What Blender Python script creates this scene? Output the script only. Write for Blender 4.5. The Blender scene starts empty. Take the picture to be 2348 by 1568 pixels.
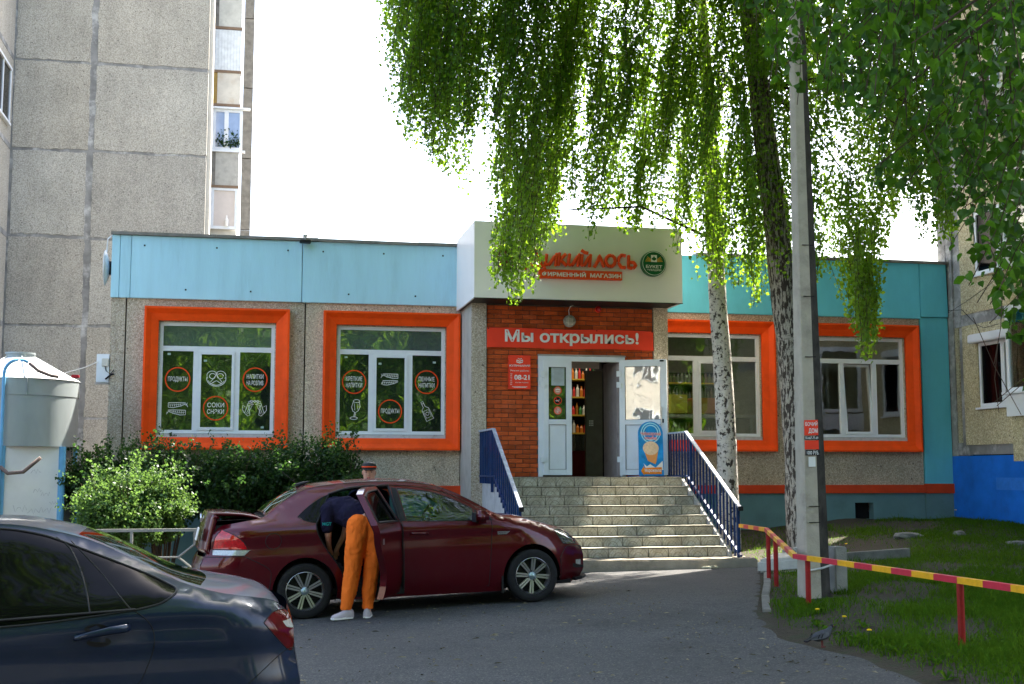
import bpy, bmesh, math, random
import numpy as np
from mathutils import Vector, Matrix
from mathutils.geometry import delaunay_2d_cdt
R = math.radians
SC = bpy.context.scene
COL = SC.collection
# ------------------------------------------------------------ camera, world, sun, exposure
YAW = R(11.56); PITCH = math.atan(296 / 2850.0)
CAM = np.array([0.0, -22.9, 1.6])
cd = bpy.data.cameras.new('camera'); cam = bpy.data.objects.new('camera', cd); COL.objects.link(cam)
cam.location = CAM; cam.rotation_euler = (R(90) + PITCH, 0, -YAW)
cd.sensor_width = 36; cd.lens = 36 * 2850 / 2347.0; cd.clip_end = 3000; cd.clip_start = .05
SC.camera = cam
SUN = Vector((.60, .50, 1.0)).normalized()            # direction towards the sun
w = bpy.data.worlds.new('World'); SC.world = w; w.use_nodes = True
nt = w.node_tree; bg = nt.nodes['Background']
sky = nt.nodes.new('ShaderNodeTexSky'); sky.sky_type = 'NISHITA'; sky.sun_disc = False
sky.sun_elevation = math.asin(SUN.z); sky.sun_rotation = math.atan2(SUN.x, SUN.y)
sky.air_density = 1.0; sky.dust_density = 4.0; sky.ozone_density = .5; sky.altitude = 100
nt.links.new(sky.outputs[0], bg.inputs[0]); bg.inputs[1].default_value = .15
ld = bpy.data.lights.new('sun', 'SUN'); ld.energy = 4.6; ld.angle = R(.53); ld.color = (1, .93, .82)
lo = bpy.data.objects.new('sun', ld); COL.objects.link(lo); lo.rotation_euler = SUN.to_track_quat('Z', 'Y').to_euler()
SC.view_settings.view_transform = 'Standard'; SC.view_settings.look = 'None'
SC.view_settings.exposure = 2.5; SC.view_settings.gamma = 1; SC.view_settings.use_curve_mapping = False
rng = np.random.default_rng(7); random.seed(7)
# ------------------------------------------------------------ pixel helper (photo pixels at 2347 wide -> real point on plane y = Y)
FW = np.array([math.sin(YAW) * math.cos(PITCH), math.cos(YAW) * math.cos(PITCH), math.sin(PITCH)])
RT = np.array([math.cos(YAW), -math.sin(YAW), 0.]); UPV = np.cross(RT, FW)
def at(x, y, Y):
    d = FW + RT * (x - 1173.5) / 2850 - UPV * (y - 784) / 2850
    return CAM + d * (Y - CAM[1]) / d[1]
# ------------------------------------------------------------ materials
MATS = {}
def newmat(name):
    m = bpy.data.materials.new(name); m.use_nodes = True; MATS[name] = m
    return m, m.node_tree, m.node_tree.nodes['Principled BSDF']
def L(t, a, b): t.links.new(a, b)
def N(t, typ, **kw):
    n = t.nodes.new(typ)
    for k, v in kw.items():
        if k in n.inputs: n.inputs[k].default_value = v
        else: setattr(n, k, v)
    return n
def coords(t, scale=(1, 1, 1), obj=False):
    if obj: c = N(t, 'ShaderNodeTexCoord').outputs['Object']
    else: c = N(t, 'ShaderNodeNewGeometry').outputs['Position']
    mp = N(t, 'ShaderNodeMapping'); mp.inputs['Scale'].default_value = scale
    L(t, c, mp.inputs['Vector']); return mp.outputs[0]
def ramp(t, fac, stops):
    r = N(t, 'ShaderNodeValToRGB'); L(t, fac, r.inputs[0]); e = r.color_ramp.elements
    while len(e) < len(stops): e.new(.5)
    for i, (p, c) in enumerate(stops):
        e[i].position = p; e[i].color = (c, c, c, 1) if isinstance(c, (int, float)) else (*c, 1)
    return r.outputs[0]
def mix(t, fac, a, b, mode='MIX'):
    m = N(t, 'ShaderNodeMix'); m.data_type = 'RGBA'; m.blend_type = mode
    for s, v in ((0, fac), (6, a), (7, b)):
        if isinstance(v, (int, float)): m.inputs[s].default_value = v
        elif isinstance(v, tuple): m.inputs[s].default_value = (*v, 1)
        else: L(t, v, m.inputs[s])
    return m.outputs[2]
def noise(t, vec, sc, det=4, rough=.6): 
    n = N(t, 'ShaderNodeTexNoise', Scale=sc, Detail=det, Roughness=rough); L(t, vec, n.inputs['Vector']); return n.outputs[0]
def bump(t, b, h, s, dist=.01):
    n = N(t, 'ShaderNodeBump', Strength=s, Distance=dist); L(t, h, n.inputs['Height']); L(t, n.outputs[0], b.inputs['Normal'])
def mat(name, c, r=.7, m=0., var=.12, vs=6., bs=60., bu=0., coat=0., spec=.18, dirt=0., dirtc=(.05, .045, .035), rand=0., scale=(1, 1, 1)):
    if name in MATS: return MATS[name]
    M_, t, b = newmat(name)
    b.inputs['Roughness'].default_value = r; b.inputs['Metallic'].default_value = m
    b.inputs['Coat Weight'].default_value = coat; b.inputs['Coat Roughness'].default_value = .03
    b.inputs['Specular IOR Level'].default_value = spec
    v = coords(t, scale); n1 = noise(t, v, vs)
    lo = tuple(x * (1 - var) for x in c); hi = tuple(min(1, x * (1 + var)) for x in c)
    col = mix(t, ramp(t, n1, [(.3, 0), (.7, 1)]), lo, hi)
    if rand:
        oi = N(t, 'ShaderNodeObjectInfo').outputs['Random']
        k = ramp(t, oi, [(0, 1 - rand), (1, 1 + rand * .3)])
        col = mix(t, 1., col, k, 'MULTIPLY')
    if dirt:
        n2 = noise(t, v, vs * .6, 8, .75)
        col = mix(t, ramp(t, n2, [(.52, 0), (.75, dirt)]), col, dirtc)
    L(t, col, b.inputs['Base Color'])
    if bu: bump(t, b, noise(t, v, bs, 3), bu)
    return M_
def aggregate(name, cols, sc=75., stain=.35, bu=.8, vstreak=False):
    M_, t, b = newmat(name); b.inputs['Roughness'].default_value = .92; b.inputs['Specular IOR Level'].default_value = .2
    v = coords(t)
    vo = N(t, 'ShaderNodeTexVoronoi', Scale=sc); L(t, v, vo.inputs['Vector'])
    sep = N(t, 'ShaderNodeSeparateColor'); L(t, vo.outputs['Color'], sep.inputs[0])
    n = len(cols); col = ramp(t, sep.outputs[0], [(i / n, c) for i, c in enumerate(cols)])
    gap = ramp(t, vo.outputs['Distance'], [(.35, 1), (.80, .68)])
    col = mix(t, 1., col, gap, 'MULTIPLY')
    big = noise(t, v, .8, 8, .7)
    oi = N(t, 'ShaderNodeObjectInfo').outputs['Random']; col = mix(t, 1., col, ramp(t, oi, [(0, (.80, .82, .85)), (.5, (1., .97, .92)), (1, (1.04, 1.05, 1.05))]), 'MULTIPLY')
    col = mix(t, 1., col, ramp(t, big, [(.35, 1 - stain), (.62, 1.05)]), 'MULTIPLY')
    s2 = noise(t, coords(t, (2.2, 2.2, .35)), 1.3, 6, .7)
    col = mix(t, 1., col, ramp(t, s2, [(.40, 1 - stain * .8), (.6, 1.)]), 'MULTIPLY')
    fine = noise(t, v, 22, 3)
    col = mix(t, 1., col, ramp(t, fine, [(.35, .88), (.6, 1.06)]), 'MULTIPLY')
    vo2 = N(t, 'ShaderNodeTexVoronoi', Scale=5.5); L(t, v, vo2.inputs['Vector'])
    col = mix(t, ramp(t, vo2.outputs['Distance'], [(.07, .75), (.12, 0)]), col, (.06, .05, .04))
    L(t, col, b.inputs['Base Color']); inv = ramp(t, vo.outputs['Distance'], [(.1, 1), (.6, 0)]); bump(t, b, inv, bu, .006)
    return M_
def glassmat(name, tint=(.75, .82, .8), refl=.12, dark=None, rough=.02, wavy=.0):
    M_ = bpy.data.materials.new(name); M_.use_nodes = True; MATS[name] = M_; t = M_.node_tree
    for x in list(t.nodes): t.nodes.remove(x)
    o = N(t, 'ShaderNodeOutputMaterial'); tr = N(t, 'ShaderNodeBsdfTransparent'); tr.inputs[0].default_value = (*tint, 1)
    g = N(t, 'ShaderNodeBsdfGlossy'); g.inputs['Roughness'].default_value = rough; g.inputs[0].default_value = (.95, 1, .98, 1)
    fr = N(t, 'ShaderNodeFresnel', IOR=1.5); ad = N(t, 'ShaderNodeMath', operation='MULTIPLY_ADD'); L(t, fr.outputs[0], ad.inputs[0])
    ad.inputs[1].default_value = 1.6; ad.inputs[2].default_value = refl; ad.use_clamp = True
    base = tr.outputs[0]
    if dark:
        d = N(t, 'ShaderNodeBsdfDiffuse'); d.inputs[0].default_value = (*dark[0], 1); mx0 = N(t, 'ShaderNodeMixShader'); mx0.inputs[0].default_value = dark[1]
        L(t, tr.outputs[0], mx0.inputs[1]); L(t, d.outputs[0], mx0.inputs[2]); base = mx0.outputs[0]
    mx = N(t, 'ShaderNodeMixShader'); L(t, ad.outputs[0], mx.inputs[0]); L(t, base, mx.inputs[1]); L(t, g.outputs[0], mx.inputs[2])
    if wavy:
        bp = N(t, 'ShaderNodeBump', Strength=wavy, Distance=.02); L(t, noise(t, coords(t), 1.6, 2), bp.inputs['Height']); L(t, bp.outputs[0], g.inputs['Normal'])
    L(t, mx.outputs[0], o.inputs[0]); return M_
def leafmat(name, c, tc, rough=.45, spec=.35):
    M_ = bpy.data.materials.new(name); M_.use_nodes = True; MATS[name] = M_; t = M_.node_tree
    b = t.nodes['Principled BSDF']; o = t.nodes['Material Output']
    b.inputs['Roughness'].default_value = rough; b.inputs['Specular IOR Level'].default_value = spec
    v = coords(t); wn = N(t, 'ShaderNodeTexVoronoi', Scale=24.); L(t, v, wn.inputs['Vector'])
    sep = N(t, 'ShaderNodeSeparateColor'); L(t, wn.outputs['Color'], sep.inputs[0])
    k = ramp(t, sep.outputs[0], [(0, tuple(x * .40 for x in c)), (.35, tuple(x * .8 for x in c)), (.7, tuple(x * 1.25 for x in c)), (.9, tuple(x * 1.9 for x in c)), (1, (c[0] * 3.6, c[1] * 2.4, c[2] * 3))])
    L(t, k, b.inputs['Base Color'])
    tl = N(t, 'ShaderNodeBsdfTranslucent'); tl.inputs[0].default_value = (*tc, 1)
    mx = N(t, 'ShaderNodeMixShader'); mx.inputs[0].default_value = .50
    L(t, b.outputs[0], mx.inputs[1]); L(t, tl.outputs[0], mx.inputs[2]); L(t, mx.outputs[0], o.inputs[0]); return M_
M = {}
M['white'] = mat('white_pvc', (.74, .77, .80), .35, var=.04, vs=3, dirt=.18, dirtc=(.3, .3, .28))
M['orange'] = mat('orange_paint', (.92, .080, .004), .55, var=.10, vs=3, bu=.25, bs=25, dirt=.28, dirtc=(.25, .03, .01))
M['bluefascia'] = mat('sky_blue_render', (.41, .68, .80), .8, var=.06, vs=2.5, bu=.25, bs=40, dirt=.30, dirtc=(.2, .34, .40), scale=(1.6, 1.6, .22))
M['turq'] = mat('turquoise_render', (.14, .56, .68), .8, var=.07, vs=2.5, bu=.25, bs=40, dirt=.14, dirtc=(.06, .2, .22), scale=(1, 1, .35))
M['teal'] = mat('dull_teal_plinth', (.13, .24, .26), .85, var=.1, vs=2, bu=.3, bs=40, dirt=.3, dirtc=(.05, .08, .08))
M['redstripe'] = mat('red_stripe_paint', (.62, .06, .015), .6, var=.1, dirt=.25, dirtc=(.2, .05, .03))
M['blueplinth'] = mat('bright_blue_plinth', (.010, .15, .62), .75, var=.15, vs=2, bu=.3, dirt=.4, dirtc=(.02, .07, .22))
M['signwhite'] = mat('composite_panel', (.84, .80, .76), .38, var=.03, vs=1.5, spec=.4)
M['letter'] = mat('letter_orange', (.80, .07, .012), .4, var=.05)
M['signred'] = mat('sign_red', (.90, .06, .025), .5, var=.06, vs=3)
M['printwhite'] = mat('print_white', (.78, .76, .72), .5, var=.02)
M['printgrey'] = mat('print_grey', (.3, .3, .3), .6, var=.02)
M['black'] = mat('matt_black', (.008, .008, .009), .6, var=.1)
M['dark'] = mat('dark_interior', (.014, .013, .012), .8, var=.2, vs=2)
M['brick'] = mat('brick_orange', (.56, .10, .025), .85, var=.22, vs=5, bu=.5, bs=120, rand=.34, dirt=.15, dirtc=(.35, .25, .2))
M['mortar'] = mat('brick_mortar', (.10, .075, .06), .95, var=.2, vs=20)
M['aggL'] = aggregate('aggregate_concrete', [(.45, .37, .27), (.80, .69, .53), (.60, .50, .37), (.92, .82, .66), (.50, .39, .28), (.72, .62, .48)], 60, .16)
M['aggG'] = aggregate('gable_aggregate', [(.45, .43, .375), (.52, .495, .435), (.40, .38, .335), (.56, .535, .47), (.48, .46, .405)], 34, .12, .3)
M['aggY'] = aggregate('yellow_aggregate', [(.52, .45, .26), (.68, .61, .40), (.42, .35, .20), (.76, .70, .48), (.58, .51, .31)], 45, .16)
M['joint'] = mat('grey_joint_mortar', (.23, .23, .222), .95, var=.35, vs=2, bu=.4, bs=30, dirt=.9, dirtc=(.72, .72, .70))
M['conc'] = mat('grey_concrete', (.36, .34, .31), .9, var=.18, vs=3, bu=.6, bs=50, dirt=.35, dirtc=(.12, .11, .09))
M['concd'] = mat('old_dark_concrete', (.20, .19, .17), .93, var=.3, vs=4, bu=.8, bs=40, dirt=.4, dirtc=(.06, .06, .05))
M['metal'] = mat('galvanised_sheet', (.30, .34, .35), .55, .6, var=.12, vs=2.2, dirt=.15, dirtc=(.25, .27, .27), scale=(1, 1, .3))
M['greymetal'] = mat('grey_metal', (.33, .33, .32), .5, .5, var=.1)
M['bluerail'] = mat('navy_rail_paint', (.008, .030, .105), .35, var=.35, vs=8, dirt=.35, dirtc=(.012, .012, .03))
M['railtop'] = mat('worn_pale_rail', (.33, .36, .42), .35, var=.3, vs=10, dirt=.4, dirtc=(.05, .08, .25))
M['kioskblue'] = mat('kiosk_blue_post', (.12, .33, .55), .5, var=.1, dirt=.15, dirtc=(.05, .15, .3))
M['kioskwhite'] = mat('kiosk_white_panel', (.66, .68, .70), .45, var=.06, vs=2, dirt=.15, dirtc=(.4, .4, .42))
M['postred'] = mat('post_red_paint', (.30, .018, .016), .4, var=.2, vs=8, dirt=.25, dirtc=(.14, .02, .01))
M['barred'] = mat('bar_crimson_paint', (.55, .035, .06), .4, var=.12, vs=14, dirt=.22, dirtc=(.3, .18, .08))
M['baryel'] = mat('bar_yellow_paint', (.80, .40, .02), .4, var=.12, vs=14, dirt=.25, dirtc=(.35, .2, .06))
M['asph'] = None
M['skin'] = mat('skin', (.50, .26, .18), .5, var=.06, spec=.3)
M['woodbark'] = mat('twig_brown', (.055, .035, .022), .85, var=.3)
M['slab'] = mat('brownish_worn_slab', (.30, .26, .20), .9, var=.25, vs=3, bu=.7, bs=40, dirt=.6, dirtc=(.09, .07, .05))
M['soil'] = mat('soil', (.07, .052, .036), .95, var=.4, vs=6, bu=1., bs=40)
M['green'] = mat('sign_green', (.01, .11, .035), .35, var=.05)
M['gold'] = mat('emblem_gold', (.7, .36, .06), .4, var=.05)
M['rubber'] = mat('tyre_rubber', (.017, .017, .018), .75, var=.25, vs=20, bu=.3)
M['silver'] = mat('alloy_silver', (.55, .55, .56), .28, .9, var=.05)
M['gunmetal'] = mat('alloy_dark', (.03, .03, .032), .4, .6)
M['cream'] = mat('cream_wall', (.55, .53, .47), .8, var=.06, dirt=.2, dirtc=(.35, .3, .2))
M['glass'] = glassmat('clear_glass', (.84, .86, .84), .14, wavy=.12)
M['glassfilm'] = glassmat('filmed_glass', (.55, .6, .56), .12, ((.02, .026, .022), .70), wavy=.2)
M['glassfrost'] = glassmat('milky_glass', (.6, .66, .62), .10, ((.10, .135, .12), .8), wavy=.2)
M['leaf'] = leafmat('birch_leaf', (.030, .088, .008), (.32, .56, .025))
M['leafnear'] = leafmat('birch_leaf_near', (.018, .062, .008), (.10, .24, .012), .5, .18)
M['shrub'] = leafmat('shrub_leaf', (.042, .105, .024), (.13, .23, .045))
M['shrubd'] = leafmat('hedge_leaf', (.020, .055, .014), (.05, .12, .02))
M['grass'] = leafmat('grass_blade', (.034, .092, .006), (.13, .25, .015), .7, .05)
# asphalt
_, t, b = newmat('worn_asphalt'); v = coords(t)
vo = N(t, 'ShaderNodeTexVoronoi', Scale=90.); L(t, v, vo.inputs['Vector']); sp = N(t, 'ShaderNodeSeparateColor'); L(t, vo.outputs['Color'], sp.inputs[0])
c = ramp(t, sp.outputs[0], [(0, (.044, .044, .046)), (.5, (.066, .066, .068)), (.85, (.082, .082, .080)), (.96, (.15, .14, .125))])
c = mix(t, 1., c, ramp(t, noise(t, v, .7, 8, .65), [(.32, .72), (.5, 1.), (.68, 1.22)]), 'MULTIPLY')
ck = noise(t, v, .9, 4, .7); c = mix(t, ramp(t, ck, [(.494, 0), (.5, .55), (.506, 0)]), c, (.02, .02, .02))
c = mix(t, ramp(t, noise(t, v, 1.7, 9, .8), [(.56, 0), (.78, .45)]), c, (.17, .155, .13))
L(t, c, b.inputs['Base Color']); c2 = mix(t, ramp(t, noise(t, v, .35, 5, .6), [(.5, 0), (.62, .35)]), c, (.045, .043, .042)); L(t, c2, b.inputs['Base Color']); b.inputs['Roughness'].default_value = .88; b.inputs['Specular IOR Level'].default_value = .25; bump(t, b, vo.outputs['Distance'], .5, .004); M['asph'] = MATS['worn_asphalt']
# embossed step tile: fan-shaped joints drawn by the print of the tile
_, t, b = newmat('fan_paving_tile'); v = coords(t, (1, 1, 1), True)
wv = N(t, 'ShaderNodeTexWave', Scale=4.2, Distortion=1.2); wv.wave_type = 'RINGS'; wv.rings_direction = 'SPHERICAL'; L(t, v, wv.inputs['Vector'])
vo = N(t, 'ShaderNodeTexVoronoi', Scale=10.); vo.feature = 'DISTANCE_TO_EDGE'; L(t, v, vo.inputs['Vector'])
vg = coords(t); n1 = noise(t, vg, 3.5, 8, .7)
c = ramp(t, n1, [(.25, (.20, .17, .12)), (.45, (.33, .30, .22)), (.62, (.46, .43, .34))])
c = mix(t, ramp(t, vo.outputs[0], [(.015, .55), (.045, 0)]), c, (.17, .14, .09))
c = mix(t, ramp(t, wv.outputs[1], [(.02, .6), (.10, 0)]), c, (.15, .12, .08))
c = mix(t, ramp(t, noise(t, vg, 9, 8, .8), [(.56, 0), (.8, .7)]), c, (.12, .08, .04))
L(t, c, b.inputs['Base Color']); b.inputs['Roughness'].default_value = .55; bump(t, b, ramp(t, vo.outputs[0], [(0, 0), (.06, 1)]), .4, .003); M['tile'] = MATS['fan_paving_tile']
# birch bark
def bark(name, sc, lo, hi, th):
    _, t, b = newmat(name); v = coords(t, sc); n = noise(t, v, 1., 5, .62); vb = coords(t)
    n2 = noise(t, coords(t, (9, 9, 60)), 1., 3, .6)
    c = ramp(t, n, [(th - .03, lo), (th + .02, hi)])
    c = mix(t, ramp(t, n2, [(.62, 0), (.66, .85)]), c, (.05, .04, .035))
    c = mix(t, 1., c, ramp(t, noise(t, vb, 14, 4), [(.3, .75), (.6, 1.)]), 'MULTIPLY')
    L(t, c, b.inputs['Base Color']); b.inputs['Roughness'].default_value = .85; bump(t, b, n, 1., .05); return MATS[name]
M['barkA'] = bark('furrowed_birch_bark', (26, 26, 6.5), (.050, .036, .026), (.46, .41, .34), .50)
M['barkB'] = bark('white_birch_bark', (14, 14, 11), (.05, .042, .035), (.62, .59, .53), .44)
def paint(name, c, coatr=.03, rough=.35, met=.3):
    _, t, b = newmat(name); b.inputs['Base Color'].default_value = (*c, 1); b.inputs['Roughness'].default_value = rough; b.inputs['Metallic'].default_value = met
    b.inputs['Coat Weight'].default_value = .85 if c[0] > .05 else .55; b.inputs['Coat Roughness'].default_value = coatr; b.inputs['Specular IOR Level'].default_value = .1
    v = coords(t); L(t, mix(t, ramp(t, noise(t, v, 5, 8, .7), [(.45, 0), (.8, .07)]), c, (.10, .08, .07)), b.inputs['Base Color'])
    L(t, ramp(t, noise(t, v, 9, 6, .7), [(.4, coatr), (.75, coatr + .09)]), b.inputs['Coat Roughness']); return MATS[name]
M['maroon'] = paint('maroon_car_paint', (.085, .001, .005))
M['darkblue'] = paint('dark_blue_car_paint', (.009, .017, .038), .05, .4, .2)
M['carglass'] = glassmat('tinted_car_glass', (.42, .60, .62), .0)
M['blackglass'] = mat('black_tinted_glass', (.002, .002, .003), .05, spec=.12, var=0)
M['redlens'] = mat('red_lens', (.52, .010, .012), .08, coat=1., var=.35, vs=30)
M['dredlens'] = mat('dark_red_lens', (.085, .004, .006), .12, coat=.3, var=.2, vs=30)
M['clearlens'] = mat('clear_lens', (.50, .50, .46), .1, .3, coat=1., var=.2, vs=60)
M['headlens'] = mat('head_lamp_lens', (.14, .145, .15), .08, .6, coat=1., var=.6, vs=18)
M['plastic'] = mat('black_trim_plastic', (.018, .018, .019), .45, var=.15)
M['seat'] = mat('charcoal_seat_cloth', (.035, .034, .036), .9, var=.2, vs=10)
# ------------------------------------------------------------ object helpers
def tag(o, label=None, cat=None, group=None, kind=None):
    if label: o['label'] = label
    if cat: o['category'] = cat
    if group: o['group'] = group
    if kind: o['kind'] = kind
    return o
class MB:
    def __init__(s): s.v = []; s.f = []; s.n = None
    def add(s, vs, fs):
        o = len(s.v); s.v += [tuple(map(float, p)) for p in vs]; s.f += [tuple(i + o for i in f) for f in fs]; return s
    def box(s, x0, x1, y0, y1, z0, z1):
        return s.add([(x, y, z) for x in (x0, x1) for y in (y0, y1) for z in (z0, z1)],
                     [(0, 1, 3, 2), (4, 6, 7, 5), (0, 4, 5, 1), (2, 3, 7, 6), (0, 2, 6, 4), (1, 5, 7, 3)])
    def quad(s, a, b, c, d): return s.add([a, b, c, d], [(0, 1, 2, 3)])
    def prism(s, pts, vec):
        n = len(pts); vec = np.array(vec, float); top = [tuple(np.array(p, float) + vec) for p in pts]
        return s.add(list(pts) + top, [tuple(range(n))[::-1], tuple(range(n, 2 * n))] + [(i, (i + 1) % n, n + (i + 1) % n, n + i) for i in range(n)])
    def tube(s, pts, r, n=8, caps=True):
        pts = [np.array(p, float) for p in pts]; k = len(pts)
        rs = r if hasattr(r, '__len__') else [r] * k; vs = []; ref = None
        for i, p in enumerate(pts):
            d = pts[min(i + 1, k - 1)] - pts[max(i - 1, 0)]; d /= np.linalg.norm(d) + 1e-9
            if ref is None: ref = np.array([0, 0, 1.]) if abs(d[2]) < .9 else np.array([1., 0, 0])
            a = np.cross(d, ref); a /= np.linalg.norm(a) + 1e-9; b_ = np.cross(d, a); ref = -np.cross(a, d) if False else ref
            vs += [p + rs[i] * (a * math.cos(2 * math.pi * j / n) + b_ * math.sin(2 * math.pi * j / n)) for j in range(n)]
        fs = [(i * n + j, i * n + (j + 1) % n, (i + 1) * n + (j + 1) % n, (i + 1) * n + j) for i in range(k - 1) for j in range(n)]
        if caps: fs += [tuple(range(n))[::-1], tuple((k - 1) * n + j for j in range(n))]
        return s.add(vs, fs)
    def lathe(s, prof, c=(0, 0, 0), axis='z', n=32):
        vs = []
        for (r_, h) in prof:
            for j in range(n):
                a = 2 * math.pi * j / n; x, y = r_ * math.cos(a), r_ * math.sin(a)
                vs.append((c[0] + x, c[1] + y, c[2] + h) if axis == 'z' else (c[0] + x, c[1] + h, c[2] + y) if axis == 'y' else (c[0] + h, c[1] + x, c[2] + y))
        k = len(prof)
        return s.add(vs, [(i * n + j, i * n + (j + 1) % n, (i + 1) * n + (j + 1) % n, (i + 1) * n + j) for i in range(k - 1) for j in range(n)])
    def mesh(s, name, bevel=0, smooth=False):
        me = bpy.data.meshes.new(name); me.from_pydata(s.v, [], s.f)
        bm = bmesh.new(); bm.from_mesh(me)
        if not smooth: bmesh.ops.recalc_face_normals(bm, faces=bm.faces)
        if bevel: bmesh.ops.bevel(bm, geom=bm.edges[:], offset=bevel, segments=2, affect='EDGES', clamp_overlap=True)
        if smooth: bmesh.ops.recalc_face_normals(bm, faces=bm.faces)
        bm.to_mesh(me); bm.free()
        if smooth: me.polygons.foreach_set('use_smooth', [True] * len(me.polygons))
        return me
def link(name, me, m, parent=None, loc=None, **tags):
    o = bpy.data.objects.new(name, me); COL.objects.link(o)
    if m is not None and not me.materials: me.materials.append(m)
    if parent is not None:
        o.parent = parent
        if parent.type == 'EMPTY' and 'built_world' in parent: o.matrix_parent_inverse = Matrix.Translation(-Vector(parent.location))
    if loc is not None: o.location = loc
    tag(o, **tags); return o
SPLIT = {'bolt', 'sill', 'cuff', 'face_feature', 'plinth', 'red_band', 'entrance_pier', 'side_panel', 'side_wall', 'lobby_wall', 'arch_inner_wall', 'side_trim', 'wall_piece', 'banner_nail', 'emblem_ears', 'film_tag', 'eye', 'eyebrow', 'seam_cuff', 'wheel_bolt', 'hinge', 'ceiling_lamp', 'brick_backing', 'pane', 'heater_line', 'pipe_end', 'filler'}
def pieces(mb):
    par = list(range(len(mb.v)))
    def fd(i):
        while par[i] != i: par[i] = par[par[i]]; i = par[i]
        return i
    for f in mb.f:
        for k in f[1:]: par[fd(k)] = fd(f[0])
    gr = {}
    for f in mb.f: gr.setdefault(fd(f[0]), []).append(f)
    out = []
    for fs in gr.values():
        ids = sorted({i for f in fs for i in f}); mp = {i: k for k, i in enumerate(ids)}; q = MB(); q.v = [mb.v[i] for i in ids]; q.f = [tuple(mp[i] for i in f) for f in fs]; out.append(q)
    return out
def obj(name, mb, m, parent=None, bevel=0, smooth=False, **tags):
    if name in SPLIT:
        ps = pieces(mb)
        if 1 < len(ps) <= 60: return [obj1(name, p, m, parent, bevel, smooth, **tags) for p in ps][0]
    return obj1(name, mb, m, parent, bevel, smooth, **tags)
def obj1(name, mb, m, parent=None, bevel=0, smooth=False, **tags):
    me = mb.mesh(name, bevel, smooth); me.materials.append(m); return link(name, me, m, parent, **tags)
def thing(name, label, cat, loc=(0, 0, 0), group=None, rot=None, local=False):
    o = bpy.data.objects.new(name, None); COL.objects.link(o); o.location = loc; o.empty_display_size = .1
    if rot is not None: o.rotation_euler = rot
    if not local: o['built_world'] = 1
    return tag(o, label, cat, group)
def plane_map(origin, right, up):
    o, r_, u = (np.array(a, float) for a in (origin, right, up)); nrm = np.cross(r_, u); nrm /= np.linalg.norm(nrm)
    return lambda x, y, h=0.: tuple(o + r_ * x + u * y + nrm * h)
def text(name, s, P, x0, x1, y0, y1, m, parent=None, h=.002, ext=0., bold=0., fit=True, **tags):
    cu = bpy.data.curves.new(name, 'FONT'); cu.body = s; cu.size = 1; cu.resolution_u = 3; cu.offset = bold; cu.extrude = 0; cu.space_line = .95; cu.align_x = 'CENTER'
    to = bpy.data.objects.new(name, cu); me = bpy.data.meshes.new_from_object(to); bpy.data.objects.remove(to); bpy.data.curves.remove(cu)
    n = len(me.vertices); a = np.empty(n * 3); me.vertices.foreach_get('co', a); a = a.reshape(-1, 3)
    mn, mx = a.min(0), a.max(0); a[:, 0] = x0 + (a[:, 0] - mn[0]) / (mx[0] - mn[0]) * (x1 - x0); a[:, 1] = y0 + (a[:, 1] - mn[1]) / (mx[1] - mn[1]) * (y1 - y0)
    fs = [tuple(p.vertices) for p in me.polygons]; bpy.data.meshes.remove(me)
    q = MB()
    if not ext: q.add([P(x, y, h) for x, y, _ in a], fs)
    else:
        q.add([P(x, y, h + ext) for x, y, _ in a], fs)
        cnt = {}
        for f in fs:
            for i in range(len(f)):
                e = (f[i], f[(i + 1) % len(f)]); cnt[e] = 1
        bd = [e for e in cnt if (e[1], e[0]) not in cnt]; k = len(q.v)
        q.v += [tuple(map(float, P(x, y, h))) for x, y, _ in a]; q.f += [(e[1], e[0], k + e[0], k + e[1]) for e in bd]
    me = bpy.data.meshes.new(name); me.from_pydata(q.v, [], q.f); return link(name, me, m, parent, **tags)
def ribbon(q, pts, wd, P, h):
    pts = [np.array(p, float) for p in pts]; n = len(pts); vs = []
    for i, p in enumerate(pts):
        d = pts[min(i + 1, n - 1)] - pts[max(i - 1, 0)]; d /= np.linalg.norm(d) + 1e-9; nn = np.array([-d[1], d[0]]) * wd / 2
        vs += [P(*(p + nn), h), P(*(p - nn), h)]
    q.add(vs, [(2 * i, 2 * i + 1, 2 * i + 3, 2 * i + 2) for i in range(n - 1)])
def ring(q, cx_, cy_, r_, wd, P, h, n=40):
    vs = []
    for j in range(n):
        a = 2 * math.pi * j / n; vs += [P(cx_ + (r_ - wd / 2) * math.cos(a), cy_ + (r_ - wd / 2) * math.sin(a), h), P(cx_ + (r_ + wd / 2) * math.cos(a), cy_ + (r_ + wd / 2) * math.sin(a), h)]
    q.add(vs, [(2 * j, 2 * j + 1, (2 * j + 3) % (2 * n), (2 * j + 2) % (2 * n)) for j in range(n)])
def disc(q, cx_, cy_, r_, P, h, n=32, ry=None):
    q.add([P(cx_ + r_ * math.cos(2 * math.pi * j / n), cy_ + (ry or r_) * math.sin(2 * math.pi * j / n), h) for j in range(n)], [tuple(range(n))])
def arc(cx_, cy_, rx, ry, a0, a1, n=14, rot=0.):
    out = []
    for i in range(n + 1):
        a = R(a0 + (a1 - a0) * i / n); x, y = rx * math.cos(a), ry * math.sin(a); out.append((cx_ + x * math.cos(rot) - y * math.sin(rot), cy_ + x * math.sin(rot) + y * math.cos(rot)))
    return out
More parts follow.
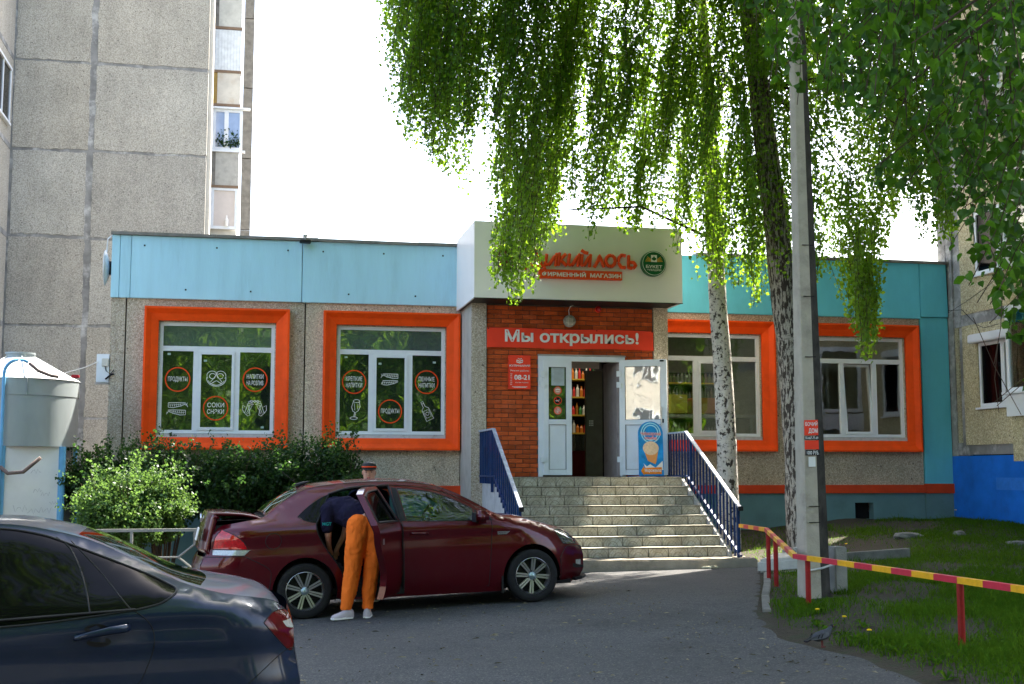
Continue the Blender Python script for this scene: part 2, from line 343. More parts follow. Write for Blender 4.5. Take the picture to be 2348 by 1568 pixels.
def cloud(name, cen, axis, size, m, parent=None, fold=.35, shape='kite', jit=.8, **tags):
    """leaf-sized faces: cen (n,3) positions, axis (n,3) tip directions"""
    n = len(cen); ax = axis + rng.normal(0, jit, (n, 3)) * .5; ax /= np.linalg.norm(ax, axis=1)[:, None]
    rn = rng.normal(0, 1, (n, 3)); sd = np.cross(ax, rn); sd /= np.linalg.norm(sd, axis=1)[:, None] + 1e-9; nr = np.cross(ax, sd)
    s_ = (size * rng.uniform(.55, 1.35, n))[:, None]
    if shape == 'kite':
        tpl = [(0, 0, 0), (.34, .45, 1), (1, 0, 0), (.34, -.45, 1)]; tris = [(0, 1, 2), (0, 2, 3)]
    else:
        tpl = [(0, 0, 0), (.10, .34, 1), (.36, .46, 1), (.68, .24, .7), (1.02, .02, 0), (.68, -.24, .7), (.36, -.46, 1), (.10, -.34, 1)]; tris = [(0, 1, 2), (0, 2, 3), (0, 3, 4), (0, 4, 5), (0, 5, 6), (0, 6, 7)]
    k = len(tpl); V = np.empty((n, k, 3))
    for i, (a, b_, c_) in enumerate(tpl): V[:, i] = cen + s_ * (ax * a + sd * b_ + nr * (c_ * fold * abs(b_)))
    F = (np.arange(n)[:, None, None] * k + np.array(tris)[None]).reshape(-1)
    me = bpy.data.meshes.new(name); me.vertices.add(n * k); me.vertices.foreach_set('co', V.reshape(-1))
    nf = n * len(tris); me.loops.add(nf * 3); me.loops.foreach_set('vertex_index', F.astype(np.int32))
    me.polygons.add(nf); me.polygons.foreach_set('loop_start', np.arange(nf, dtype=np.int32) * 3); me.update(calc_edges=True)
    return link(name, me, m, parent, **tags)
def pchip(xs, ys):
    xs = np.array(xs, float); ys = np.array(ys, float); h = np.diff(xs); d = np.diff(ys) / h; m_ = np.zeros(len(xs))
    for i in range(1, len(xs) - 1):
        if d[i - 1] * d[i] > 0:
            w1 = 2 * h[i] + h[i - 1]; w2 = h[i] + 2 * h[i - 1]; m_[i] = (w1 + w2) / (w1 / d[i - 1] + w2 / d[i])
    m_[0] = d[0]; m_[-1] = d[-1]
    def f(x):
        x = min(max(x, xs[0]), xs[-1]); i = min(max(int(np.searchsorted(xs, x)) - 1, 0), len(h) - 1); t_ = (x - xs[i]) / h[i]
        return (2 * t_**3 - 3 * t_**2 + 1) * ys[i] + (t_**3 - 2 * t_**2 + t_) * h[i] * m_[i] + (3 * t_**2 - 2 * t_**3) * ys[i + 1] + (t_**3 - t_**2) * h[i] * m_[i + 1]
    return f
def sstep(a, b_, x):
    t_ = min(max((x - a) / (b_ - a), 0), 1); return t_ * t_ * (3 - 2 * t_)
def inpoly(px, py, poly):
    r_ = np.zeros(len(px), bool); n = len(poly)
    for i in range(n):
        x1, y1 = poly[i]; x2, y2 = poly[(i + 1) % n]
        c_ = ((y1 > py) != (y2 > py))
        with np.errstate(divide='ignore', invalid='ignore'): r_ ^= c_ & (px < (x2 - x1) * (py - y1) / ((y2 - y1) if y2 != y1 else 1e-12) + x1)
    return r_
# ------------------------------------------------------------ ground
def GA(x, y):                                    # asphalt level
    a = .04 * (x - .56) if x < 3.5 else .1176 + (x - 3.5) * .014
    return max(a, -.2)
EDGE = [(7.42, -5.12), (6.15, -8.2), (5.08, -10.63), (4.62, -12.0), (4.60, -12.81), (4.64, -13.3), (4.63, -14.14), (4.62, -15), (4.6, -16), (4.7, -20), (5.4, -30)]
def edge_x(y):
    for (x1, y1), (x2, y2) in zip(EDGE, EDGE[1:]):
        if y <= y1 and y >= y2: return x1 + (x2 - x1) * (y1 - y) / (y1 - y2)
    return EDGE[0][0] + .1 if y > EDGE[0][1] else EDGE[-1][0]
def GL(x, y):                                    # ground / lawn level
    z = GA(x, y) - .012
    if y > -33:
        d = x - edge_x(y)
        if d > 0: z += .02 + .05 * sstep(0, 1.2, d) + .22 * sstep(8., 11.5, x) * sstep(-7.5, -1.5, y) + .018 * math.sin(x * 2.3 + y * 1.1) * sstep(0, 1, d) + .14 * sstep(-5.5, -1, y) * sstep(0, 1.5, d) + .012 * math.sin(x * 5.1 - y * 3.7) * sstep(0, .6, d)
    return z
def grid(name, xs, ys, fz, m, keep=None, **tags):
    q = MB(); nx, ny = len(xs), len(ys); q.v = [(x, y, fz(x, y)) for y in ys for x in xs]
    q.f = [(j * nx + i, j * nx + i + 1, (j + 1) * nx + i + 1, (j + 1) * nx + i) for j in range(ny - 1) for i in range(nx - 1) if keep is None or keep((xs[i] + xs[i + 1]) / 2, (ys[j] + ys[j + 1]) / 2)]
    return obj(name, q, m, smooth=True, **tags)
_, t, b = newmat('lawn_soil'); v = coords(t)
c = ramp(t, noise(t, v, 5, 8, .75), [(.3, (.022, .014, .007)), (.48, (.036, .025, .013)), (.6, (.022, .030, .007))])
c = mix(t, ramp(t, noise(t, v, 40, 5, .8), [(.55, 0), (.7, .7)]), c, (.085, .065, .038)); L(t, c, b.inputs['Base Color']); b.inputs['Roughness'].default_value = .95; bump(t, b, noise(t, v, 30, 5), 1., .03)
xs = list(np.unique(np.round(np.concatenate([[-400, -200, -100, -60, -40], np.arange(-30, 4, 2.), np.arange(4, 15, .2), [16, 20, 30, 60, 100, 200, 400]]), 2)))
ys = list(np.unique(np.round(np.concatenate([[-400, -200, -100, -70, -50, -40], np.arange(-34, -17, 1.), np.arange(-17, .6, .2), [1, 3, 6, 12, 20, 40, 80, 200, 500]]), 2)))
grid('ground', xs, ys, lambda x, y: GL(x, y) - (.05 if x < edge_x(y) - .3 and y < -5 else 0), MATS['lawn_soil'], kind='structure')
# asphalt sheet following its own edge
q = MB(); rows = [y for y in np.concatenate([np.arange(-5.12, -18, -.25), np.arange(-18, -60, -2.)])]
xf = np.linspace(0, 1, 40)
for y in rows:
    e = edge_x(y) if y > -30 else 5.4
    jit = .05 * math.sin(y * 3.1) + .03 * math.sin(y * 7.7) if y < -11 else 0
    for k in xf: x = -30 + (e + jit + 30) * (k ** .6); q.v.append((x, y, GA(x, y)))
n = len(xf); q.f = [(j * n + i, j * n + i + 1, (j + 1) * n + i + 1, (j + 1) * n + i) for j in range(len(rows) - 1) for i in range(n - 1)]
obj('asphalt_road', q, M['asph'], smooth=True, kind='structure')
q = MB().box(-30, 3.75, -6.2, -5.05, -.3, .0)
q = MB()
for x in np.arange(3.8, -12, -.5): q.quad((x - .5, -6.3, GA(x - .5, 0) + .004), (x, -6.3, GA(x, 0) + .004), (x, -5.0, GA(x, 0) + .004), (x - .5, -5.0, GA(x - .5, 0) + .004))
obj('path', q, M['asph'], kind='structure')
# long curb stones along the asphalt's right edge
cb = thing('path_curb', 'worn grey concrete curb along the right edge of the asphalt', 'curb', (7.4, -5.2, .1))
pts = [(7.46, -5.2), (6.9, -6.52), (6.33, -7.87), (5.74, -9.2), (5.16, -10.6)]
for (x1, y1), (x2, y2) in zip(pts, pts[1:]):
    d = np.array([x2 - x1, y2 - y1]); l_ = np.linalg.norm(d); d /= l_; n_ = np.array([-d[1], d[0]]); a = np.array([x1, y1]) + d * .006; e = np.array([x2, y2]) - d * .006
    z1, z2 = GA(x1, 0), GA(x2, 0)
    P_ = [(*a, z1 - .1), (*e, z2 - .1), (*(e + n_ * .09), z2 - .1), (*(a + n_ * .09), z1 - .1)]
    obj('curb_stone', MB().prism(P_, (0, 0, .135)), M['concd'], cb, bevel=.008)
# concrete apron against the wall on the right
q = MB().box(9.0, 14.2, -1.15, -.02, .2, .47); q2 = MB()
for i in range(9):
    x = 9 + i * .6; zt = .40 + .02 * math.sin(i * 2.1) + .018 * i; q2.prism([(x + .006, -1.15 + .05 * math.sin(i * 3.), .1), (x + .594, -1.15 + .04 * math.sin(i * 1.7), .1), (x + .594, -.03, .1), (x + .006, -.03, .1)], (0, 0, zt - .1))
ap = thing('wall_apron', 'cracked concrete apron slabs at the foot of the teal plinth', 'paving', (11, -.6, .2)); 
for i in range(9):
    x = 9 + i * .6; zt = .40 + .02 * math.sin(i * 2.1) + .018 * i
    obj('apron_slab', MB().prism([(x + .006, -1.15 + .07 * math.sin(i * 3.), .1), (x + .594, -1.15 + .06 * math.sin(i * 1.7), .1), (x + .594, -.03, .1), (x + .006, -.03, .1)], (0, 0, zt - .1)), M['concd'], ap, bevel=.012)
# ------------------------------------------------------------ apartment block on the left
GY = 16.0
bl = thing('apartment_block', 'tall grey pebble-dash apartment block with blank gable, behind shop at left', 'building', (-6, 22, -.2))
obj('wall', MB().box(-30, -1.74, GY + .015, GY + 30, -.5, 30), M['joint'], bl)
xsplit = [(-7.44, -5.20), (-5.10, -1.72)]; zs = [-2.1, .46, 3.18, 5.94, 8.62, 11.30, 14.05, 16.8, 19.5, 22.3, 25]
mp_ = MB()
for k, (z0, z1) in enumerate(zip(zs, zs[1:])):
    for (x0, x1) in xsplit:
        g_ = .045 + .02 * math.sin(k * 2.3 + x0)
        a0, a1, b0, b1 = x0 + g_, x1 - (0 if x1 > -2 else g_), (max(z0 + g_, .8) if z0 < .5 else z0 + g_), z1 - g_; out = []
        for (p_, q_) in (((a0, b0), (a1, b0)), ((a1, b0), (a1, b1)), ((a1, b1), (a0, b1)), ((a0, b1), (a0, b0))):
            for i in range(14): f_ = i / 14; e_ = 0 if (p_[0] == q_[0] == a1 and x1 > -2) else 1; out.append((p_[0] + (q_[0] - p_[0]) * f_ + e_ * rng.normal(0, .012), GY, p_[1] + (q_[1] - p_[1]) * f_ + rng.normal(0, .012)))
        obj('wall_panel', MB().prism(out, (0, .2, 0)), M['aggG'], bl)
obj('plinth', MB().box(-9, -1.70, GY - .02, GY + .2, -.5, .78), M['blueplinth'], bl)
obj('corner_pier', MB().box(-1.74, -1.60, GY + .3, GY + 1.0, -.5, 30), M['cream'], bl)
# balcony ends
bx0, bx1 = at(486, 300, 19.3)[0], at(549, 300, 19.3)[0]
def bz(py): return at(515, py, 19.2)[2]
lv = [(525, 430, 'glaze', (.62, .58, .55)), (427, 348, 'grey', 0), (344, 250, 'double', 0), (240, 167, 'cream', 0), (163, 68, 'white', 0), (63, -15, 'cream2', 0), (-20, -110, 'white', 0), (-114, -190, 'cream', 0), (-194, -290, 'white', 0)]
obj('balcony_stack', MB().box(bx0 - .6, bx1 - .04, 19.34, 21.6, 0, 22), M['cream'], bl)
for i, (pb, pt, kd, _) in enumerate(lv):
    z0, z1 = bz(pb), bz(pt)
    if kd in ('glaze', 'double'):
        e = .10 if kd == 'double' else 0
        wf = obj('balcony_window', MB().box(bx0, bx1 + e, 19.2, 19.26, z0, z0 + .1).box(bx0, bx1 + e, 19.2, 19.26, z1 - .1, z1).box(bx0, bx0 + .12, 19.2, 19.26, z0 + .1, z1 - .1).box(bx1 + e - .1, bx1 + e, 19.2, 19.26, z0 + .1, z1 - .1), M['white'], bl)
        if kd == 'double': obj('mullion', MB().box((bx0 + bx1) / 2 - .05, (bx0 + bx1) / 2 + .09, 19.2, 19.26, z0 + .1, z1 - .1), M['white'], wf); obj('sill', MB().box(bx0 - .08, bx1 + .35, 19.12, 19.3, z1, z1 + .06).box(bx0 - .02, bx1 + .2, 19.15, 19.3, z0 - .07, z0), M['white'], wf)
        obj('pane', MB().box(bx0 + .12, bx1 + e - .1, 19.24, 19.25, z0 + .1, z1 - .1), mat('balcony_glass_blue', (.25, .33, .5), .1, spec=.8, var=.15, vs=2) if kd == 'double' else mat('curtained_glass', (.62, .55, .50), .25, var=.04), wf)
        if kd == 'double':
            cen = np.column_stack([rng.uniform(bx0 + .15, bx1, 260), rng.uniform(19.15, 19.22, 260), z0 + .12 + np.abs(rng.normal(0, .22, 260))]); cloud('window_plant', cen, rng.normal(0, 1, (260, 3)), .07, M['shrubd'], bl, label='plants behind balcony glass')
        else: obj('bottle', MB().lathe([(.0, z0 + .1), (.06, z0 + .1), (.065, z0 + .3), (.03, z0 + .38), (.02, z0 + .46), (0, z0 + .46)], (bx0 + .55, 19.17, 0), n=10), M['printwhite'], bl)
    else:
        mm = {'grey': mat('balcony_grey_sheet', (.42, .41, .37), .7, dirt=.3), 'cream': mat('rusty_cream_sheet', (.62, .58, .50), .7, dirt=.5, dirtc=(.45, .28, .12), vs=3), 'cream2': mat('grimy_cream_sheet', (.55, .54, .48), .7, dirt=.5, dirtc=(.2, .2, .18), vs=3), 'white': mat('white_cladding', (.72, .75, .76), .5, dirt=.1)}[kd]
        x_ = bx0 + (.14 if kd in ('cream', 'grey', 'cream2') else 0)
        pn = obj('balcony_panel', MB().box(x_, bx1, 19.2, 19.26, z0 + .03, z1), mm, bl)
        if kd != 'white': obj('edge_board', MB().box(bx0, x_, 19.22, 19.27, z0 + .03, z1), mat('ochre_board', (.40, .26, .08), .8, dirt=.3) if kd == 'cream' else M['concd'], bl)
        else:
            q = MB()
            for k in range(9): xx = bx0 + .05 + k * (bx1 - bx0 - .1) / 8; q.box(xx - .006, xx + .006, 19.19, 19.2, z0 + .03, z1)
            obj('seam', q, mat('cladding_seam', (.55, .58, .6), .5), pn)
        obj('balcony_slab', MB().box(bx0 - .02, bx1 + .02, 19.18, 19.5, z0 - .06, z0 + .03), mat('rusty_slab', (.22, .15, .10), .8), bl)
for z in np.arange(-.3, 22, 2.72): obj('partition_slab', MB().box(at(555, 300, 24)[0], at(578, 300, 24)[0], 24, 24.2, z + .02, z + 2.7), M['concd'], bl)
q = MB()
for i in range(5):
    z0 = 5.6 + i * 2.2; q.tube([(bx1 + .1 + .05 * (i % 2), 19.4, z0), (bx1 + .2 - .06 * (i % 2), 20.2, z0 + 1.9)], .03, 6)

# wing of the block that comes forward at the far left, with a window
wg = thing('apartment_wing', 'grey apartment wing with a window at the far left edge', 'building', (-8.5, 13, -.2))
obj('wall', MB().box(-12, -7.46, 6, GY + .05, -.5, 30), M['aggG'], wg)
for z in (3.18, 5.94, 8.62, 11.3, 14.05): obj('joint_band', MB().box(-7.46, -7.45, 6, GY - .03, z - .08, z + .08), M['joint'], wg)
zw0, zw1 = at(8, 265, 14.6)[2], at(8, 135, 14.6)[2]
wf = obj('window', MB().box(-7.46, -7.36, 13.0, 15.5, zw0 - .07, zw0).box(-7.46, -7.38, 13.0, 15.5, zw1 - .08, zw1).box(-7.46, -7.40, 15.4, 15.5, zw0, zw1 - .08).box(-7.46, -7.40, 14.3, 14.38, zw0, zw1 - .08), M['white'], wg)
obj('pane', MB().box(-7.455, -7.43, 13, 15.4, zw0, zw1 - .08), M['blackglass'], wf)
# ------------------------------------------------------------ apartment block on the right
XR = 13.75
br = thing('yellow_block', 'yellow pebble-dash apartment wall with bright blue plinth at right edge', 'building', (XR + 3, -5, .3))
obj('wall', MB().box(XR + .12, XR + 9, -14, .0, -.2, 24), M['dark'], br); obj('joint_mortar', MB().box(XR + .05, XR + .2, -.56, -.18, 1.9, 24), M['joint'], br)
for z in (2.0, 4.55, 7.33, 10.1, 12.9): obj('joint_band', MB().box(XR + .02, XR + .13, -14, -.18, z - .08, z + .16), M['joint'], br)
obj('plinth', MB().box(XR, XR + .3, -14, .02, .1, 1.90), M['blueplinth'], br); obj('corner_mortar', MB().box(XR + .01, XR + .25, -.20, .3, 1.9, 24), M['joint'], br)
obj('patch', MB().box(XR - .003, XR + .1, -2.9, -1.5, 1.25, 1.48), mat('lighter_blue_patch', (.03, .19, .66), .7), br)
zj = [2.03, 4.62, 7.4, 10.2, 13.0, 15.8]
obj('narrow_panel', MB().box(XR + .03, XR + .3, -.34, -.20, 2.12, 4.55), M['aggY'], br, bevel=.01)
win = (-2.62, -1.04)
for i, (z0, z1) in enumerate(zip(zj, zj[1:])):
    a0, a1 = z0 + .08, z1 - .15; w0, w1 = z0 + .80, z0 + 2.06
    # four panel pieces leave the window opening free
    obj('wall_panel', MB().box(XR, XR + .3, -13.9, -.52, a0, w0), M['aggY'], br); obj('wall_panel', MB().box(XR, XR + .3, -13.9, -.52, w1, a1), M['aggY'], br)
    obj('wall_panel', MB().box(XR, XR + .3, win[1], -.52, w0, w1), M['aggY'], br); obj('wall_panel', MB().box(XR, XR + .3, -13.9, win[0], w0, w1), M['aggY'], br)
    f_ = .07
    wf = obj('window', MB().box(XR + .02, XR + .1, win[0], win[1], w0, w0 + f_).box(XR + .02, XR + .1, win[0], win[1], w1 - f_, w1).box(XR + .02, XR + .1, win[1] - f_, win[1], w0 + f_, w1 - f_).box(XR + .02, XR + .1, win[0], win[0] + f_, w0 + f_, w1 - f_).box(XR + .0, XR + .1, -1.92, -1.80, w0 + f_, w1 - f_), M['white'], br)
    obj('pane', MB().box(XR + .05, XR + .06, win[0] + f_, win[1] - f_, w0 + f_, w1 - f_), M['blackglass'], wf)
    obj('sill', MB().box(XR - .06, XR + .1, win[0], win[1] + .05, w0 - .04, w0 - .002), M['white'], wf)
    if i == 0: obj('roller_box', MB().box(XR - .16, XR + .02, win[0] + .3, win[1] + .10, w1 - .01, w1 + .16), M['white'], br, bevel=.02)
    obj('curtain', MB().box(XR + .064, XR + .07, -1.5, -1.15, w0 + .08, w1 - .08), M['printgrey'] if i == 0 else M['printwhite'], br)
    zb0 = z0 + .0
    obj('balcony_parapet', MB().box(XR - 1.0, XR + .1, -7.2, -3.60, zb0 - .26, zb0 + .51), M['aggY'], br)
    obj('balcony_apron', MB().box(XR - 1.06, XR - 1.0, -7.2, -3.54, zb0 + .51, zb0 + .89).box(XR - 1.0, XR, -3.60, -3.54, zb0 + .51, zb0 + .89), M['white'], br)
    Y1, zc_ = -3.56, zb0 + .93
    bw = obj('balcony_window', MB().box(XR - 1.04, XR - .98, -7.2, Y1, zc_, zc_ + .07).box(XR - 1.04, XR - .98, Y1 - .08, Y1, zc_ + .07, zc_ + 1.4).box(XR - 1.04, XR - .98, -7.2, Y1, zc_ + 1.4, zc_ + 1.5).box(XR - .98, XR, Y1 - .06, Y1, zc_, zc_ + .07).box(XR - .98, XR, Y1 - .06, Y1, zc_ + 1.4, zc_ + 1.5).box(XR - .1, XR, Y1 - .06, Y1, zc_ + .07, zc_ + 1.4).box(XR - 1.04, XR - .98, -5.0, -4.92, zc_ + .07, zc_ + 1.4), M['white'], br)
    obj('pane', MB().box(XR - .98, XR - .1, Y1 - .04, Y1 - .03, zc_ + .07, zc_ + 1.4).box(XR - 1.02, XR - 1.01, -7.2, Y1 - .08, zc_ + .07, zc_ + 1.4), M['glass'], bw)
    obj('balcony_sill', MB().box(XR - 1.12, XR - .95, -7.2, Y1 + .06, zc_ - .04, zc_ - .002), M['white'], bw)
def wire(name, label, pts, r_=.006, m=None):
    q = MB().tube(pts, r_, 5); o = obj(name, q, m or M['black']); return tag(o, label, 'cable')
P1, P2, P3 = at(2178, 695, -1.0), at(2225, 700, -1.6), at(2320, 748, -2.0)
wire('hanging_cable', 'thin black cable sagging across the yellow wall above the window', [(XR - .03, -.1, 4.85), (XR - .03, -.6, 4.8), (XR - .05, -1.1, 4.45), (XR - .2, -1.6, 4.32), (XR - .2, -2.1, 4.34)])
wire('upper_cable', 'black cable running up to the right from the shop corner', [(XR - .03, -.05, 6.2), (XR - .03, -.1, 4.8), (XR - .04, -.8, 4.95), (XR - .05, -1.6, 5.15), (XR - .06, -2.4, 5.5)])
# ------------------------------------------------------------ the shop
sh = thing('shop_building', 'single-storey shop with sky-blue fascia, orange window frames and brick entrance', 'building', (5.6, 3, .2))
WZ0, WZ1 = 1.98, 4.52
WINS = [(-2.0, .54), (1.15, 3.67), (7.40, 9.93), (10.46, 13.02)]
def wallbits(x0, x1, z0, z1, holes, y0, y1):
    """boxes that fill the wall round the openings"""
    out = []; cur = x0
    for (a, b_, c_, d) in holes:
        out.append((cur, a, z0, z1)); out.append((a, b_, z0, c_)); out.append((a, b_, d, z1)); cur = b_
    out.append((cur, x1, z0, z1)); return out
# precast wall panels, one per bay, with recessed vertical joints
def bay(x0, x1, z0, z1, holes):
    q = MB()
    for (a, b_, c_, d) in wallbits(x0 + .012, x1 - .012, z0, z1, holes, 0, .3): q.box(a, b_, 0, .25, c_, d)
    return obj('wall_panel', q, M['aggL'], sh)
m_ = .24
bay(-2.60, -2.33, 1.33, 4.67, []); bay(-2.33, .82, 1.33, 4.67, [(-2.0 + m_, .54 - m_, WZ0 + m_ - .02, WZ1 - m_)])
bay(.82, 3.70, 1.33, 4.67, [(1.15 + m_, 3.67 - m_, WZ0 + m_ - .02, WZ1 - m_)])
bay(7.3, 10.15, 1.33, 4.67, [(7.40 + m_, 9.93 - m_, WZ0 + m_ - .02, WZ1 - m_)]); bay(10.15, 13.12, 1.33, 4.67, [(10.46 + m_, 13.02 - m_, WZ0 + m_ - .02, WZ1 - m_)])
obj('corner_pilaster', MB().box(13.13, 13.74, -.02, .25, 1.35, 4.70), M['turq'], sh)
obj('side_wall', MB().box(-2.60, -2.35, .25, 12, .1, 5.8).box(13.5, 13.72, .25, 12, .1, 5.8), M['aggL'], sh)
obj('roof_slab', MB().box(-2.6, 13.7, .02, 12, 5.6, 5.78), M['concd'], sh)
for (x0, x1, mm) in [(-2.60, -2.46, 'bluefascia'), (-2.455, -2.27, 'bluefascia'), (-2.265, .745, 'bluefascia'), (.755, 3.70, 'bluefascia'), (7.3, 10.1, 'turq'), (10.11, 13.12, 'turq'), (13.13, 13.74, 'turq')]:
    fp = obj('fascia_panel', MB().box(x0, x1, -.06, .2, 4.67 if x1 < 13.5 else 4.71, 5.80), M[mm], sh, bevel=.008)
    if x1 - x0 > 1:
        q = MB()
        for k in range(5):
            xx = x0 + .3 + (x1 - x0 - .6) * k / 4 + .1 * math.sin(k * 9.1 + x0); zz = 4.84 if k % 2 else 5.62
            q.box(xx - .014, xx + .014, -.066, -.055, zz - .014, zz + .014)
        if mm == 'bluefascia': obj('bolt', q, M['black'], fp)
for k in range(9):
    x0 = -2.62 + k * 1.83; q = MB().prism([(x0, -.11, 5.80), (x0 + 1.825, -.11, 5.80 + .01 * math.sin(k * 2.)), (x0 + 1.825, .2, 5.82), (x0, .2, 5.82)], (0, 0, .055))
    if not (3.4 < x0 < 6.8): obj('roof_cap', q, M['concd'], sh)
# plinth with red band and vent hole
obj('red_band', MB().box(-2.6, 3.92, -.055, .2, 1.16, 1.33).box(7.22, 13.12, -.055, .2, 1.17, 1.33).box(13.13, 13.76, -.045, .2, 1.16, 1.35), M['redstripe'], sh)
obj('plinth', MB().box(-2.6, 3.92, .0, .2, -.3, 1.16).box(7.22, 11.6, .0, .2, 0, 1.17).box(12.0, 13.12, .0, .2, 0, 1.17).box(11.6, 12.0, 0, .2, 0, .66).box(11.6, 12.0, 0, .2, .98, 1.17).box(13.13, 13.74, -.02, .2, 0, 1.16), M['teal'], sh)
obj('vent_recess', MB().box(11.62, 11.98, .18, .3, .66, .98), M['black'], sh)
# windows
PIC = {}
def stroke_set(q, P, kind, cx_, cy_, s):
    S_ = lambda pts, wd=.010: ribbon(q, [(cx_ + x * s, cy_ + y * s) for x, y in pts], wd, P, .0014 + .0004 * (len(q.f) % 7))
    if kind == 'pretzel':
        S_(arc(0, 0, .5, .42, -200, 20)); S_(arc(-.22, .14, .27, .25, 20, 215)); S_(arc(.22, .14, .27, .25, -35, 160)); S_(arc(-.2, .12, .16, .14, 0, 330)); S_(arc(.2, .12, .16, .14, 0, 330))
        S_([(-.05, .28), (.1, .05), (.3, -.2)]); S_([(.05, .28), (-.1, .05), (-.3, -.2)]); S_([(-.3, -.3), (0, -.12), (.3, -.3)]); S_(arc(0, 0, .44, .36, -160, -20))
    elif kind in ('fish', 'fish2'):
        f_ = -1 if kind == 'fish2' else 1
        for dy, g_ in ((.22, 1), (-.22, -1)):
            g_ *= f_
            S_([(-.5 * g_, dy + .12), (-.5 * g_, dy - .14), (-.2 * g_, dy - .16), (.2 * g_, dy - .06), (.5 * g_, dy + .06), (.5 * g_, dy + .13), (.1 * g_, dy + .14), (-.5 * g_, dy + .13)])
            for k in range(6): x = (-.42 + k * .12) * g_; S_([(x, dy + .1), (x + .06 * g_, dy - .1)], .006)
            S_([(-.46 * g_, dy - .01), (0, dy + .01), (.45 * g_, dy + .09)], .006)
        S_([(.5 * f_, .2), (.62 * f_, .36), (.56 * f_, .24), (.62 * f_, .10)]); S_([(-.5, -.2), (-.6, -.34), (-.55, -.2)])
    elif kind == 'mugs':
        for g_ in (-1, 1):
            S_([(.06 * g_, .28), (.38 * g_, .2), (.28 * g_, -.42), (0.42 * g_, -.48), (.62 * g_, -.30), (.40 * g_, .34), (.1 * g_, .36)]); S_([(.58 * g_, .1), (.74 * g_, .22), (.76 * g_, -.1), (.62 * g_, -.3)]); S_([(.15 * g_, .2), (.42 * g_, -.36)], .006); S_([(.28 * g_, .2), (.5 * g_, -.32)], .006)
        for k in range(7): S_(arc(-.3 + k * .1, .40 + .05 * (k % 2), .08, .07, 0, 200, 8))
    elif kind == 'glass':
        S_([(-.02, .5), (-.12, .16), (-.04, -.06), (.10, -.12), (.24, -.02), (.34, .2), (.30, .46)]); S_(arc(.14, .5, .17, .08, 0, 360)); S_([(.05, -.1), (.0, -.34)]); S_([(.11, -.1), (.06, -.34)]); S_(arc(.0, -.42, .2, .07, 0, 360)); S_([(.02, .4), (.06, .0)], .007); S_([(.22, .36), (.2, .05)], .007)
    elif kind == 'bottle':
        rt_ = lambda pts: [(x * .87 + y * -.42, x * .42 + y * .87) for x, y in pts]; S_(rt_([(-.06, .62), (.06, .62), (.06, .3), (.2, .16), (.22, -.5), (-.22, -.5), (-.2, .16), (-.06, .3), (-.06, .62)])); S_(rt_([(-.15, .08), (.15, .08), (.15, -.34), (-.15, -.34), (-.15, .08)]), .007); S_(rt_(arc(0, -.12, .09, .09, 0, 360)), .007); S_(rt_([(-.08, .5), (.08, .5)]))
